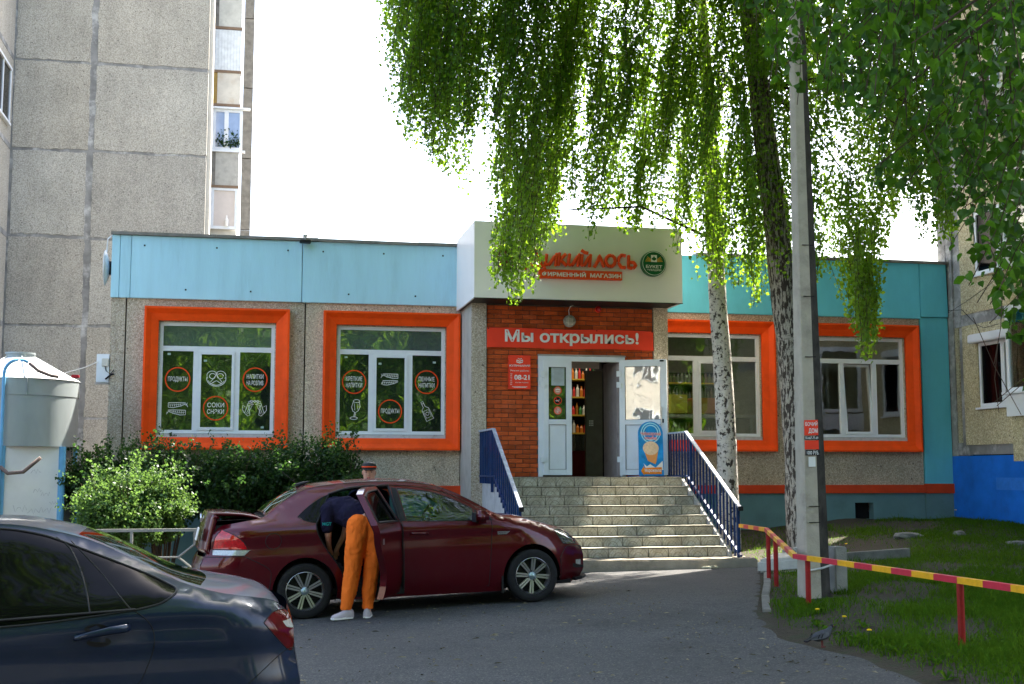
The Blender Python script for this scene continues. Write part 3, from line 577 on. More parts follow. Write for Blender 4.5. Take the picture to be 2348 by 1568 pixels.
def window(x0, x1, idx):
    q = MB(); yf, yb = -.17, -.02; zs0, zs1 = WZ0, WZ1; i0, i1, j0, j1 = x0 + m_, x1 - m_, zs0 + m_ - .02, zs1 - m_
    o = [(x0, zs0), (x1, zs0), (x1, zs1), (x0, zs1)]; e_ = .07; r1 = [(x0 + .035, zs0 + .035), (x1 - .035, zs0 + .035), (x1 - .035, zs1 - .035), (x0 + .035, zs1 - .035)]
    r2 = [(x0 + .115, zs0 + .115), (x1 - .115, zs0 + .115), (x1 - .115, zs1 - .115), (x0 + .115, zs1 - .115)]; r3 = [(i0, j0), (i1, j0), (i1, j1), (i0, j1)]
    layers = [(o, .0), (o, yf), (r1, yf), (r2, yf + .07), (r2, yf + .075), (r3, yf + .12), (r3, .10)]
    for li, (pts, y) in enumerate(layers): q.v += [(px, y, pz) for px, pz in pts]
    for li in range(len(layers) - 1):
        for k in range(4): a = li * 4 + k; b_ = li * 4 + (k + 1) % 4; q.f.append((a, b_, b_ + 4, a + 4))
    obj('window_surround', q, M['orange'], sh, bevel=0)
    # frame
    a0, a1, c0, c1 = i0 + .02, i1 - .02, j0 + .07, j1 - .02; yp = .06; w_ = .06
    zt = j1 - .49; w1 = a0 + (a1 - a0) * .315; w2 = a0 + (a1 - a0) * .675
    if idx >= 2: w1, w2 = a0 + (a1 - a0) * .345, a0 + (a1 - a0) * .69
    q = MB().box(a0, a1, yp, yp + .07, c0, c0 + w_).box(a0, a1, yp, yp + .07, c1 - w_, c1).box(a0, a0 + w_, yp, yp + .07, c0 + w_, c1 - w_).box(a1 - w_, a1, yp, yp + .07, c0 + w_, c1 - w_)
    q.box(a0 + w_, a1 - w_, yp, yp + .07, zt - .045, zt + .045)
    for wx in (w1, w2): q.box(wx - .045, wx + .045, yp, yp + .07, c0 + w_, zt - .045)
    wd_ = obj('window_frame', q, M['white'], sh)
    obj('sill', MB().box(i0 + .01, i1 - .01, -.01, .14, j0 - .005, j0 + .062), mat('grimy_sill', (.50, .52, .53), .5, dirt=.6, vs=9), wd_)
    obj('filler', MB().box(i1 - .02, i1 + .0, .02, .2, j0 + .06, j1 - .01).box(i0, i0 + .02, .02, .2, j0 + .06, j1 - .01).box(i0 + .02, i1 - .02, .03, .2, j1 - .02, j1), M['aggL'], wd_)
    # middle sash
    s0, s1, t0, t1 = w1 + .047, w2 - .047, c0 + w_ + .002, zt - .047
    q = MB()
    fr = [(s0, s1, t0, t0 + .05), (s0, s1, t1 - .05, t1), (s0, s0 + .05, t0 + .05, t1 - .05), (s1 - .05, s1, t0 + .05, t1 - .05)]
    for (a, b_, c_, d) in fr: q.box(a, b_, yp - .02, yp + .045, c_, d)
    sa = obj('sash', q, M['white'], wd_)
    gm = ['glassfilm', 'glassfilm', 'glass', 'glass'][idx]
    def pane(a, b_, c_, d, mm, par): 
        return obj('pane', MB().quad((a, yp + .03, c_), (b_, yp + .03, c_), (b_, yp + .03, d), (a, yp + .03, d)), M[mm], par)
    pane(a0 + w_, a1 - w_, zt + .045, c1 - w_, 'glassfrost' if idx < 2 else 'glass', wd_)
    pane(a0 + w_, w1 - .045, c0 + w_, zt - .045, gm, wd_); pane(w2 + .045, a1 - w_, c0 + w_, zt - .045, gm, wd_); pane(s0 + .05, s1 - .05, t0 + .05, t1 - .05, gm, wd_)
    if idx == 3:                      # tilted sash leans into the room
        for o_ in (sa,): o_.data.transform(Matrix.Translation((0, yp, t0)) @ Matrix.Rotation(R(-5.5), 4, 'X') @ Matrix.Translation((0, -yp, -t0)))
    if idx < 2:
        P = plane_map((0, yp + .026, 0), (1, 0, 0), (0, 0, 1)); g3 = [(a0 + w_ + w1 - .045) / 2, (s0 + s1) / 2, (w2 + .045 + a1 - w_) / 2]
        zc = c0 + w_
        H_ = zt - .045 - zc
        if idx == 0: spec_ = [(0, .64, 'ПРОДУКТЫ'), (2, .65, 'НАПИТКИ\nНА РОЗЛИВ'), (1, .28, 'СОКИ\nСНЭКИ')]; pics = [('pretzel', 1, .66, .34), ('fish', 0, .27, .30), ('mugs', 2, .28, .28)]
        else: spec_ = [(0, .64, 'КРЕПКИЕ\nНАПИТКИ'), (2, .65, 'ПЕННЫЕ\nНАПИТКИ'), (1, .26, 'ПРОДУКТЫ')]; pics = [('fish2', 1, .68, .28), ('glass', 0, .27, .34), ('bottle', 2, .26, .34)]
        for (gi, fz, s) in spec_:
            q = MB(); ring(q, g3[gi], zc + H_ * fz, .212, .022, P, .0015); st = obj('sticker_ring', q, M['letter'], wd_)
            two = '\n' in s; hw = .148 if two else .168; hh = .105 if two else .055
            ls = s.split('\n')
            for li, l1 in enumerate(ls):
                zc1 = zc + H_ * fz + (.058 if two and li == 0 else -.058 if two else 0); h1 = .042 if two else .052
                text('lettering', l1, P, g3[gi] - hw, g3[gi] + hw, zc1 - h1, zc1 + h1, M['printwhite'], wd_, h=.0015, bold=.006)
        for kd, gi, fz, s in pics: q = MB(); stroke_set(q, P, kd, g3[gi], zc + H_ * fz, s); obj('sticker_picture', q, M['printwhite'], wd_)
        q = MB(); P2_ = lambda x, z: (q.box(x, x + .055, yp + .02, yp + .026, z, z + .035))
        P2_(s0 + .09, t1 - .18); P2_(a0 + w_ + .08, t1 - .07) ; P2_(a1 - w_ - .16, c0 + w_ + .04 if idx == 0 else t1 - .14)
        obj('film_tag', q, mat('pale_tag', (.4, .52, .45), .5), wd_)
    return wd_
for i, (x0, x1) in enumerate(WINS): window(x0, x1, i)
PYF = -1.2
# rooms behind the windows
q = MB(); q.quad((-2.3, 5.5, .9), (13.5, 5.5, .9), (13.5, 5.5, 5.5), (-2.3, 5.5, 5.5)); q.quad((-2.3, .26, .9), (-2.3, 5.5, .9), (-2.3, 5.5, 5.5), (-2.3, .26, 5.5)); q.quad((13.5, .26, .9), (13.5, 5.5, .9), (13.5, 5.5, 5.5), (13.5, .26, 5.5))
q.quad((-2.3, .26, 5.4), (13.5, .26, 5.4), (13.5, 5.5, 5.4), (-2.3, 5.5, 5.4))
obj('inner_wall', q, mat('shop_inner_wall', (.34, .31, .27), .8, var=.1), sh)
obj('inner_floor', MB().box(-2.3, 13.5, .26, 5.5, 1.42, 1.5), mat('shop_floor', (.16, .13, .11), .5), sh); obj('lobby_floor', MB().box(3.97, 7.08, PYF + .01, .25, 1.42, 1.497), mat('shop_floor', (.16, .13, .11), .5), sh)
obj('blind_wall', MB().box(-2.3, 3.7, .9, .95, 1.5, 5.4), M['dark'], sh)
# the shop's own ceiling lamps are on
for (lx_, ly_) in ((6.4, 1.6), (9.4, 2.2)):
    al_ = bpy.data.lights.new('shop_lamp', 'AREA'); al_.energy = 9 if lx_ < 7 else 4; al_.size = 1.0; al_.color = (1, .9, .75); a_o = bpy.data.objects.new('shop_lamp', al_); COL.objects.link(a_o); a_o.location = (lx_, ly_, 4.85)
_, t, b = newmat('lit_lamp_panel'); b.inputs['Emission Color'].default_value = (1, .95, .85, 1); b.inputs['Emission Strength'].default_value = .8; M['litlamp'] = MATS['lit_lamp_panel']
# shelves with goods, seen through the door and the right-hand windows
def shelf(x0, x1, y, label, cols, z0=1.5, n=6):
    t_ = thing('goods_shelf', label, 'shelf', ((x0 + x1) / 2, y, z0))
    obj('side_panel', MB().box(x0 - .03, x0, y, y + .45, z0, z0 + 2.3).box(x1, x1 + .03, y, y + .45, z0, z0 + 2.3), M['greymetal'], t_); obj('back_panel', MB().box(x0, x1, y + .42, y + .44, z0, z0 + 2.3), M['dark'], t_)
    for k in range(n):
        zz = z0 + .12 + k * .38; s_ = obj('shelf_board', MB().box(x0, x1, y, y + .41, zz, zz + .03), mat('yellow_price_rail', (.38, .26, .03), .5), t_)
        x = x0 + .04; qs = [MB() for _ in cols]
        while x < x1 - .08:
            h_ = random.uniform(.16, .27); r_ = random.uniform(.028, .04); j = random.randrange(len(cols))
            qs[j].lathe([(0, 0), (r_, .0), (r_, h_ * .62), (r_ * .4, h_ * .85), (r_ * .4, h_), (0, h_)], (x + r_, y + .08, zz + .031), n=8); x += 2 * r_ + .012
        for q_, c_ in zip(qs, cols):
            if q_.v: obj('goods', q_, c_, t_, kind='stuff')
gc = [mat('orange_drink', (.45, .14, .02), .25), mat('amber_bottle', (.30, .12, .02), .2), mat('pale_bottle', (.5, .5, .4), .2), mat('red_packet', (.5, .04, .03), .4), mat('green_bottle', (.05, .2, .05), .2)]
shelf(5.2, 7.9, 2.6, 'shelf of bottles straight behind the open shop door', gc)
shelf(8.2, 10.2, 3.2, 'dim shelf of packets behind the window right of the entrance', [mat('dim_brown_packet', (.10, .06, .04), .6), mat('dim_grey_packet', (.12, .12, .11), .6), mat('dim_olive_packet', (.09, .09, .05), .6)], 1.5)
obj('ceiling_lamp', MB().box(9.6, 10.2, 1.9, 2.1, 5.0, 5.05).box(8.1, 8.7, 3.0, 3.2, 5.2, 5.24), M['litlamp'], sh)
ct = thing('shop_counter', 'dark red counter with glass front inside the doorway', 'counter', (6.6, 1.2, 1.5)); obj('counter_body', MB().box(6.0, 6.9, 1.0, 1.5, 1.5, 2.0), mat('dark_red_counter', (.12, .008, .01), .4), ct, bevel=.01); obj('counter_top', MB().box(5.95, 6.95, .95, 1.5, 2.0, 2.32), M['glassfrost'], ct)
for i, (bx, bw, bc) in enumerate([(8.05, .35, (.55, .50, .06)), (8.5, .5, (.35, .12, .05)), (9.1, .4, (.4, .38, .3))]):
    tag(obj('goods_box', MB().box(bx, bx + bw, .7, 1.0, 2.75, 3.12 - i * .06), mat('box_colour_%s' % 'abc'[i], bc, .5), bevel=.01), ['yellow box standing behind the window right of the entrance', 'brown packet pile behind the window right of the entrance', 'pale box behind the window right of the entrance, next to the birch trunk'][i], 'box')
tag(obj('display_table', MB().box(7.8, 9.8, .6, 1.1, 2.66, 2.72).box(7.85, 7.9, .65, .7, 1.5, 2.66).box(9.7, 9.75, .65, .7, 1.5, 2.66), M['greymetal']), 'grey display table inside the window right of the entrance', 'table')
# ------------------------------------------------------------ entrance portal
PY = -1.2
obj('entrance_wall', MB().box(3.70, 3.955, PY, .0, -.1, 4.60), mat('pale_cheek_render', (.42, .40, .34), .9, var=.15, vs=3, bu=.6, bs=70), sh)
obj('entrance_pier', MB().box(3.701, 3.97, PY - .012, PY, .9, 4.60).box(7.09, 7.36, PY - .012, PY + .01, .9, 4.60), M['aggL'], sh)
obj('entrance_wall', MB().box(7.09, 7.36, PY, .0, -.1, 4.60), M['aggL'], sh)
BX0, BX1, BZ0, BZ1 = 3.99, 7.07, 1.50, 4.58; DX0, DX1, DZ1 = 4.92, 6.53, 3.66
YB = PY + .03
obj('brick_backing', MB().box(3.96, DX0 + .01, YB + .008, YB + .15, BZ0 - .02, 4.6).box(DX1 - .01, 7.09, YB + .008, YB + .15, BZ0 - .02, 4.6).box(DX0 + .01, DX1 - .01, YB + .008, YB + .15, DZ1 - .01, 4.6), M['mortar'], sh)
cand = []; row = 0; z = BZ0 + .004
while z + .068 < BZ1 + .01:
    x = BX0 - (.131 if row % 2 else 0)
    while x < BX1:
        a, b_ = max(x, BX0), min(x + .251, BX1)
        inrow = z < DZ1 + .004
        segs = []
        if inrow and a < DX0 + .0 < b_: segs.append((a, DX0 - .004))
        elif inrow and a < DX1 < b_: segs.append((DX1 + .004, b_))
        elif not (inrow and a >= DX0 - .001 and b_ <= DX1 + .001): segs.append((a, b_))
        for s0, s1 in segs:
            if s1 - s0 > .03: cand.append((s0, s1, z, inrow))
        x += .2615
    z += .0806; row += 1
def hidden(c_): return (3.80 < c_[2] + .03 < 4.15) or (c_[0] > 6.5 and 1.5 < c_[2] < 3.55)
cand.sort(key=lambda c_: (hidden(c_), -(c_[1] - c_[0])))
cache = {}; q = MB()
for k, (s0, s1, z, _) in enumerate(cand):
    w_ = round(s1 - s0, 3); pr = .0025 * math.sin(k * 12.9898)
    if k < 300:
        if w_ not in cache: mb = MB().box(0, w_, 0, .02, 0, .0706); cache[w_] = mb.mesh('brick', .003); cache[w_].materials.append(M['brick'])
        link('brick', cache[w_], None, sh).location = Vector((s0, YB - .007 + pr, z))
        # parent inverse translation keeps the location in world space
    else: q.box(s0, s1, YB - .007 + pr, YB + .02, z, z + .0706)
if q.v: obj('brick', q, M['brick'], sh, kind='stuff')
# door frame and leaves
YD = PY - .0
dr = obj('door_frame', MB().box(DX0, DX0 + .075, YD - .03, YD + .07, 1.5, DZ1).box(DX1 - .075, DX1, YD - .03, YD + .07, 1.5, DZ1).box(DX0 + .075, DX1 - .075, YD - .03, YD + .07, DZ1 - .09, DZ1), M['white'], sh, bevel=.004)
obj('lintel_strip', MB().box(DX0 - .01, DX1 + .01, YD - .035, YD + .02, DZ1 + .002, DZ1 + .03), M['conc'], sh)
def leaf(P, w_, h_, name, hinge_left, paper=False):
    """door leaf in its own plane: P(x, z, out)"""
    def bx(q, x0, x1, z0, z1, d0, d1): q.add([P(x, z_, d) for x in (x0, x1) for z_ in (z0, z1) for d in (d0, d1)], [(0, 1, 3, 2), (4, 6, 7, 5), (0, 4, 5, 1), (2, 3, 7, 6), (0, 2, 6, 4), (1, 5, 7, 3)])
    q = MB(); e = .105; mid = .90
    bx(q, 0, e, 0, h_, 0, .06); bx(q, w_ - e, w_, 0, h_, 0, .06); bx(q, e, w_ - e, 0, .10, 0, .06); bx(q, e, w_ - e, h_ - .12, h_, 0, .06); bx(q, e, w_ - e, mid, mid + .09, 0, .06)
    lf = obj(name, q, M['white'], sh, bevel=.004)
    q = MB(); bx(q, e - .002, w_ - e + .002, .10, mid, .015, .04); obj('door_panel', q, M['white'], lf)
    q = MB(); 
    for (a, b_, c_, d) in [(e, w_ - e, .10, .106), (e, w_ - e, mid - .006, mid), (e, w_ - e, mid + .09, mid + .096), (e, w_ - e, h_ - .126, h_ - .12), (e, e + .006, .106, mid - .006), (w_ - e - .006, w_ - e, .106, mid - .006), (e, e + .006, mid + .096, h_ - .126), (w_ - e - .006, w_ - e, mid + .096, h_ - .126)]: bx(q, a, b_, c_, d, .03, .056)
    obj('gasket', q, M['plastic'], lf)
    q = MB(); q.quad(P(e, mid + .09, .035), P(w_ - e, mid + .09, .035), P(w_ - e, h_ - .12, .035), P(e, h_ - .12, .035)); obj('pane', q, M['glassdoor'] if name == 'open_door_leaf' else M['glassfilm'], lf)
    q = MB()
    for hz in (.28, 1.62, h_ - .25): bx(q, -.045 if hinge_left else w_, .035 if hinge_left else w_ + .03, hz - .05, hz + .05, .06, .085)
    obj('hinge', q, M['white'], lf); return lf, bx
M['glassdoor'] = glassmat('door_glass_painted_reflection', (.5, .52, .5), .20, ((.58, .54, .48), .75), wavy=.2)  # pale diffuse colour stands in for the reflected brick house
P = lambda x, z_, d: (DX0 + .075 + x, YD - .02 - d + .03, 1.53 + z_)
lf1, bx = leaf(P, .53, 2.05, 'fixed_door_leaf', True)
PS = plane_map((DX0 + .075, YD - .056, 1.53), (1, 0, 0), (0, 0, 1))
q = MB(); bx(q, .16, .40, 1.60, 1.94, .036, .038); pa = obj('notice_paper', q, mat('pale_paper', (.42, .48, .50), .6), lf1)
PN = plane_map((DX0 + .075, YD - .0295, 1.53), (1, 0, 0), (0, 0, 1))
def lines(q, x0, x1, z0, z1, n, P, h=.001, th=.006):
    for k in range(n):
        z_ = z1 - (z1 - z0) * k / max(1, n - 1); a = .12 * (x1 - x0) * abs(math.sin(k * 5.3)); q.quad(P(x0 + a, z_, h), P(x1 - a, z_, h), P(x1 - a, z_ + th, h), P(x0 + a, z_ + th, h))
q = MB(); lines(q, .19, .37, 1.66, 1.90, 12, PN); obj('print_lines', q, M['printgrey'], pa)
for k, zz in enumerate((1.51, 1.33, 1.15)):
    q = MB(); disc(q, .275, zz, .066, PN, .0004); o = obj('door_sticker', q, M['black'] if k == 1 else mat('salmon_sticker', (.62, .32, .25), .5), lf1)
    q = MB(); ring(q, .275, zz, .066, .012, PN, .001)
    if k: ribbon(q, [(.235, zz + .04), (.315, zz - .04)], .011, PN, .0013)
    obj('sticker_ring', q, M['signred'], o)
    q = MB(); 
    if k == 0: ribbon(q, [(.235, zz + .01), (.275, zz + .022), (.315, zz + .012)], .02, PN, .0016); ribbon(q, [(.24, zz - .02), (.31, zz - .02)], .012, PN, .0016)
    elif k == 1: ribbon(q, [(.235, zz - .006), (.30, zz - .006)], .010, PN, .0016); ribbon(q, [(.305, zz), (.295, zz + .016), (.31, zz + .03)], .004, PN, .0016)
    else: ribbon(q, arc(.275, zz + .005, .022, .022, 200, 500), .007, PN, .0016); ribbon(q, [(.27, zz - .04), (.28, zz + .03)], .008, PN, .0016)
    obj('sticker_mark', q, M['printwhite'], o)
hx, hy = DX1 - .11, YD - .05; dv = np.array([.905, -.425]); dn = np.array([-.425, -.905])
P = lambda x, z_, d: (hx + dv[0] * x + dn[0] * d, hy + dv[1] * x + dn[1] * d, 1.53 + z_)
lf2, bx = leaf(P, .85, 2.07, 'open_door_leaf', True)
q = MB(); bx(q, .835, .86, .0, 2.06, -.004, .064); obj('leaf_edge', q, mat('bright_door_edge', (.75, .77, .78), .3), lf2)
q = MB(); q.tube([P(.76, .78, .10), P(.76, 1.22, .10)], .014, 8); q.tube([P(.76, .80, .10), P(.76, .80, .06)], .012, 6); q.tube([P(.76, 1.2, .10), P(.76, 1.2, .06)], .012, 6); obj('door_handle', q, M['silver'], lf2)
q = MB(); bx(q, .775, .80, .93, 1.0, .06, .072); obj('lock_plate', q, M['black'], lf2)
q = MB(); bx(q, .74, .81, 2.03, 2.055, .06, .08); obj('closer_shoe', q, M['black'], lf2)
# vestibule: reveal, inner door, dark lobby
obj('door_reveal', MB().box(DX1 - .13, DX1 - .075, YD + .07, -.25, 1.5, DZ1 - .05), mat('pinkish_reveal', (.34, .29, .27), .7), sh)
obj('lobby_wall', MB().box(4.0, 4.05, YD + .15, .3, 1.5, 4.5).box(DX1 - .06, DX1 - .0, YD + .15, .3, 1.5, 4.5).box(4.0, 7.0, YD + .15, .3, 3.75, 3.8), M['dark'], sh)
iv = obj('inner_door_frame', MB().box(5.0, 5.08, -.15, -.08, 1.5, 3.5).box(5.62, 5.70, -.15, -.08, 1.5, 3.5).box(5.08, 5.62, -.15, -.08, 3.4, 3.5).box(5.08, 5.62, -.15, -.08, 1.5, 1.62).box(5.08, 5.62, -.15, -.08, 2.3, 2.38).box(6.08, 6.4, -.15, -.05, 1.5, 3.5), mat('brown_inner_door', (.13, .115, .085), .4), sh)
obj('inner_panel', MB().box(5.08, 5.62, -.12, -.10, 1.62, 2.3), mat('brown_inner_panel', (.11, .098, .075), .4), iv); obj('pane', MB().box(5.08, 5.62, -.12, -.11, 2.38, 3.4), M['glass'], iv)
q = MB()
for k in range(9): q.box(6.14 + (k % 3) * .03, 6.16 + (k % 3) * .03, -.156, -.15, 2.45 + (k // 3) * .04, 2.475 + (k // 3) * .04)
obj('bell_panel', q, M['printwhite'], iv)
# ------------------------------------------------------------ canopy box with the shop's name
CX0, CX1, CY, CZ0, CZ1 = 3.61, 7.375, -2.0, 4.575, 5.915
cn = thing('entrance_canopy', 'big white composite canopy box over the shop entrance with orange sign letters', 'sign', (5.5, -1, 4.57))
obj('front_panel', MB().box(CX0, CX1, CY, CY + .03, CZ0, CZ1), M['signwhite'], cn); obj('side_panel', MB().box(CX0, CX0 + .03, CY + .03, -.06, CZ0 + .0, CZ1 - .0).box(CX1 - .03, CX1, CY + .03, -.06, CZ0, CZ1), M['signwhite'], cn)
obj('soffit', MB().box(CX0 + .03, CX1 - .03, CY + .03, -.06, CZ0 + .01, CZ0 + .03), M['plastic'], cn); obj('top_sheet', MB().box(CX0 + .03, CX1 - .03, CY + .03, .3, CZ1 - .05, CZ1 - .02), M['greymetal'], cn)
obj('edge_trim', MB().box(CX0 - .006, CX1 + .006, CY - .006, CY + .03, CZ0 - .012, CZ0 - .001), M['plastic'], cn)
P = plane_map((0, CY, 0), (1, 0, 0), (0, 0, 1))
q = MB()
# "Дикий лось": fat rounded strokes, built as tubes flattened towards the panel
def Z(px, py): p = at(px, py, CY); return (p[0], p[2])
GL_ = [[(735, 478), (762, 400), (790, 300)], [(790, 300), (820, 390), (852, 470)], [(700, 482), (880, 486)], [(700, 482), (694, 520)], [(880, 486), (886, 522)],
 [(905, 375), (892, 466), (925, 478), (985, 390)], [(1002, 368), (990, 482)], [(1028, 362), (1020, 478)], [(1088, 372), (1036, 424), (1096, 482)],
 [(1124, 372), (1112, 468), (1146, 482), (1205, 392)], [(1218, 372), (1202, 486)], [(1246, 378), (1236, 474), (1262, 486), (1312, 398)], [(1326, 378), (1316, 492)], [(1238, 334), (1268, 356), (1302, 364)],
 [(1362, 498), (1398, 436), (1412, 386), (1432, 440), (1456, 496)], arc(1518, 437, 46, 54, 0, 360, 10),
 [(1662, 388), (1622, 382), (1596, 412), (1594, 458), (1620, 498), (1662, 502)], [(1692, 388), (1690, 504), (1738, 506), (1760, 480), (1740, 452), (1696, 450)]]
GL_ = [[((x / 3.849 + 1130) / 1.0907, (y / 3.849 + 540) / 1.0907) for x, y in s] for s in GL_]
for s in GL_:
    pts = [Z(x, y) for x, y in s]; n3 = []
    for i in range(len(pts) - 1):
        for k in range(4): f_ = k / 4; n3.append((pts[i][0] * (1 - f_) + pts[i + 1][0] * f_, CY - .05, pts[i][1] * (1 - f_) + pts[i + 1][1] * f_))
    n3.append((pts[-1][0], CY - .05, pts[-1][1]))
    n3 = [n3[0]] + n3 + [n3[-1]]; a = np.array(n3); a[0] = a[1] - (a[2] - a[1]) * .25; a[-1] = a[-2] + (a[-2] - a[-3]) * .25
    q.tube(a, [.014] + [.031] * (len(a) - 2) + [.016], 8)
obj('name_letters', q, M['letter'], cn, smooth=True, label='raised orange letters reading Дикий лось')
a, c_ = Z(1236, 621), Z(1423, 641)
bb = obj('name_bar', MB().box(a[0] - .02, c_[0], CY - .09, CY - .001, (a[1] + c_[1]) / 2 - .08, (a[1] + c_[1]) / 2 + .074), M['letter'], cn, bevel=.005)
text('lettering', 'ФИРМЕННЫЙ  МАГАЗИН', plane_map((0, CY - .09, 0), (1, 0, 0), (0, 0, 1)), a[0] + .03, c_[0] - .02, (a[1] + c_[1]) / 2 - .050, (a[1] + c_[1]) / 2 + .046, M['printwhite'], bb, h=.002, bold=.03)
def roundlogo(px, py, r_, m, name):
    x, z_ = Z(px, py); q = MB().lathe([(0, -.10), (r_, -.10), (r_ + .012, -.09), (r_ + .012, -.001)], (x, CY, z_), 'y', 40); o = obj(name, q, m, cn, smooth=False); 
    q = MB(); P_ = plane_map((x, CY - .10, z_), (1, 0, 0), (0, 0, 1)); ring(q, 0, 0, r_ - .006, .008, P_, .002, 48); obj('logo_rim', q, M['printwhite'], o); return o, P_
o, P_ = roundlogo(1495, 606, .215, M['green'], 'green_round_logo')
text('lettering', 'БУКЕТ', P_, -.15, .15, -.085, -.03, M['printwhite'], o, bold=.02); text('lettering', 'ЧУВАШИИ', P_, -.13, .13, -.135, -.10, M['printwhite'], o, bold=.005)
q = MB(); q.quad(P_(-.055, .025, .002), P_(.055, .025, .002), P_(.055, .15, .002), P_(-.055, .15, .002)); obj('emblem_shield', q, M['printwhite'], o)
q = MB(); q.add([P_(x, y, .004) for x, y in [(0, .045), (.04, .07), (.045, .095), (.02, .10), (0, .135), (-.02, .10), (-.045, .095), (-.04, .07)]], [tuple(range(8))]); obj('emblem_leaf', q, M['green'], o)
q = MB()
for g_ in (-1, 1):
    for k in range(4): ribbon(q, [(g_ * .06, .035 + k * .012), (g_ * (.16 - k * .012), .04 + k * .026)], .012, P_, .002 + k * .0003)
obj('emblem_ears', q, M['gold'], o)
o, P_ = roundlogo(1160, 588, .215, mat('logo_maroon', (.16, .01, .02), .35), 'maroon_round_logo'); text('lettering', 'ЧЕБОКСАРЫ', P_, -.17, .17, -.03, .03, M['printwhite'], o)
# banner
bn = thing('opening_banner', 'red banner with white letters reading Мы открылись above the shop door', 'banner', (5.5, PY - .03, 3.8))
q = MB(); nx = 30; 
for i in range(nx + 1):
    x = 3.975 + (7.075 - 3.975) * i / nx
    for j in range(4): z_ = 3.795 + .355 * j / 3; q.v.append((x, PY - .030 - .006 * math.sin(i * .9 + j) - .004 * math.sin(i * 2.3), z_ + .006 * math.sin(i * .35)))
q.f = [(i * 4 + j, (i + 1) * 4 + j, (i + 1) * 4 + j + 1, i * 4 + j + 1) for i in range(nx) for j in range(3)]; obj('banner_sheet', q, M['signred'], bn, smooth=True)
text('lettering', 'Мы открылись!', plane_map((0, PY - .043, 0), (1, 0, 0), (0, 0, 1)), 4.30, 6.79, 3.845, 4.12, M['printwhite'], bn, bold=.028)
q = MB()
for x in (4.0, 5.0, 6.0, 7.05): q.box(x - .008, x + .008, PY - .046, PY - .03, 4.125, 4.141)
obj('banner_nail', q, M['black'], bn)
# opening-hours board
x0, z1 = at(1166, 814, PY - .03)[0], at(1166, 814, PY - .03)[2]; x1, z0 = at(1216, 892, PY - .03)[0], at(1216, 892, PY - .03)[2]
hb = thing('opening_hours_board', 'red opening hours board reading 08-21 on the brick wall', 'sign', (x0, PY, z0)); obj('board', MB().box(x0, x1, PY - .035, PY + .02, z0, z1), M['signred'], hb)
P = plane_map((x0, PY - .035, z0), (x1 - x0, 0, 0), (0, 0, z1 - z0))
text('lettering', 'КУЛИНАРИЯ', P, .03, .97, .66, .72, M['printwhite'], hb, bold=.02); text('lettering', 'Режим работы', P, .08, .92, .505, .57, M['printwhite'], hb); text('lettering', '08-21', P, .25, .95, .27, .42, M['printwhite'], hb, bold=.03); text('lettering', 'без выходных', P, .30, .90, .17, .215, M['printwhite'], hb)
text('lettering', 'пн\nвт\nср\nчт\nпт\nсб\nвс', P, .07, .16, .12, .46, M['printwhite'], hb)
q = MB(); Pq = P
ribbon(q, [(.36, .86), (.5, .82), (.64, .86)], .03, P, .002); ribbon(q, [(.36, .80), (.5, .77), (.64, .80)], .03, P, .0022); ribbon(q, [(.36, .86), (.36, .80)], .02, P, .0024); ribbon(q, [(.64, .86), (.64, .80)], .02, P, .0026); ribbon(q, [(.42, .91), (.5, .88), (.6, .91)], .02, P, .0028); obj('emblem_pot', q, M['printwhite'], hb)
q = MB(); lines(q, .15, .85, .04, .06, 2, P, .002, .012); obj('print_lines', q, M['printwhite'], hb)
# bulkhead lamp and alarm light
lx, lz = at(1306, 736, PY - .08)[0], at(1306, 736, PY - .08)[2]
lp = thing('bulkhead_lamp', 'round caged bulkhead lamp hanging over the red banner', 'lamp', (lx, PY, lz)); obj('lamp_body', MB().lathe([(0, -.075), (.085, -.075), (.09, -.06), (.11, -.055), (.11, -.005), (0, -.005)], (lx, PY - .03, lz), 'y', 28), M['conc'], lp, smooth=False)
obj('lamp_glass', MB().lathe([(0, -.10), (.05, -.095), (.082, -.08), (.082, -.07)], (lx, PY - .03, lz), 'y', 24), mat('lamp_frosted', (.42, .40, .34), .25), lp, smooth=True)
q = MB()
for o_ in (-.035, .035): q.tube([(lx + o_, PY - .11, lz - .085), (lx + o_, PY - .14, lz), (lx + o_, PY - .11, lz + .085)], .005, 5); q.tube([(lx - .085, PY - .11, lz + o_), (lx, PY - .14, lz + o_), (lx + .085, PY - .11, lz + o_)], .005, 5)
obj('lamp_cage', q, mat('cage_paint', (.55, .52, .45), .5), lp)
tag(obj('lamp_cable', MB().tube([(lx, PY - .04, lz + .10), (lx - .01, PY - .04, lz + .2), (lx + .02, PY - .05, lz + .27), (lx + .09, PY - .06, lz + .30), (lx + .13, PY - .07, lz + .36)], .007, 6), M['printwhite']), 'white cable looping from the canopy down to the round lamp', 'cable')
ax_, az = at(1372, 709, PY - .05)[0], at(1372, 709, PY - .05)[2]
al = thing('alarm_light', 'small red dome alarm light on the bricks under the canopy', 'alarm', (ax_, PY, az)); obj('alarm_dome', MB().lathe([(0, -.09), (.035, -.08), (.05, -.045), (.05, -.01)], (ax_, PY - .02, az), 'y', 16), M['redlens'], al, smooth=True); obj('alarm_base', MB().lathe([(0, -.02), (.058, -.02), (.058, .02)], (ax_, PY - .02, az), 'y', 16), M['signred'], al)
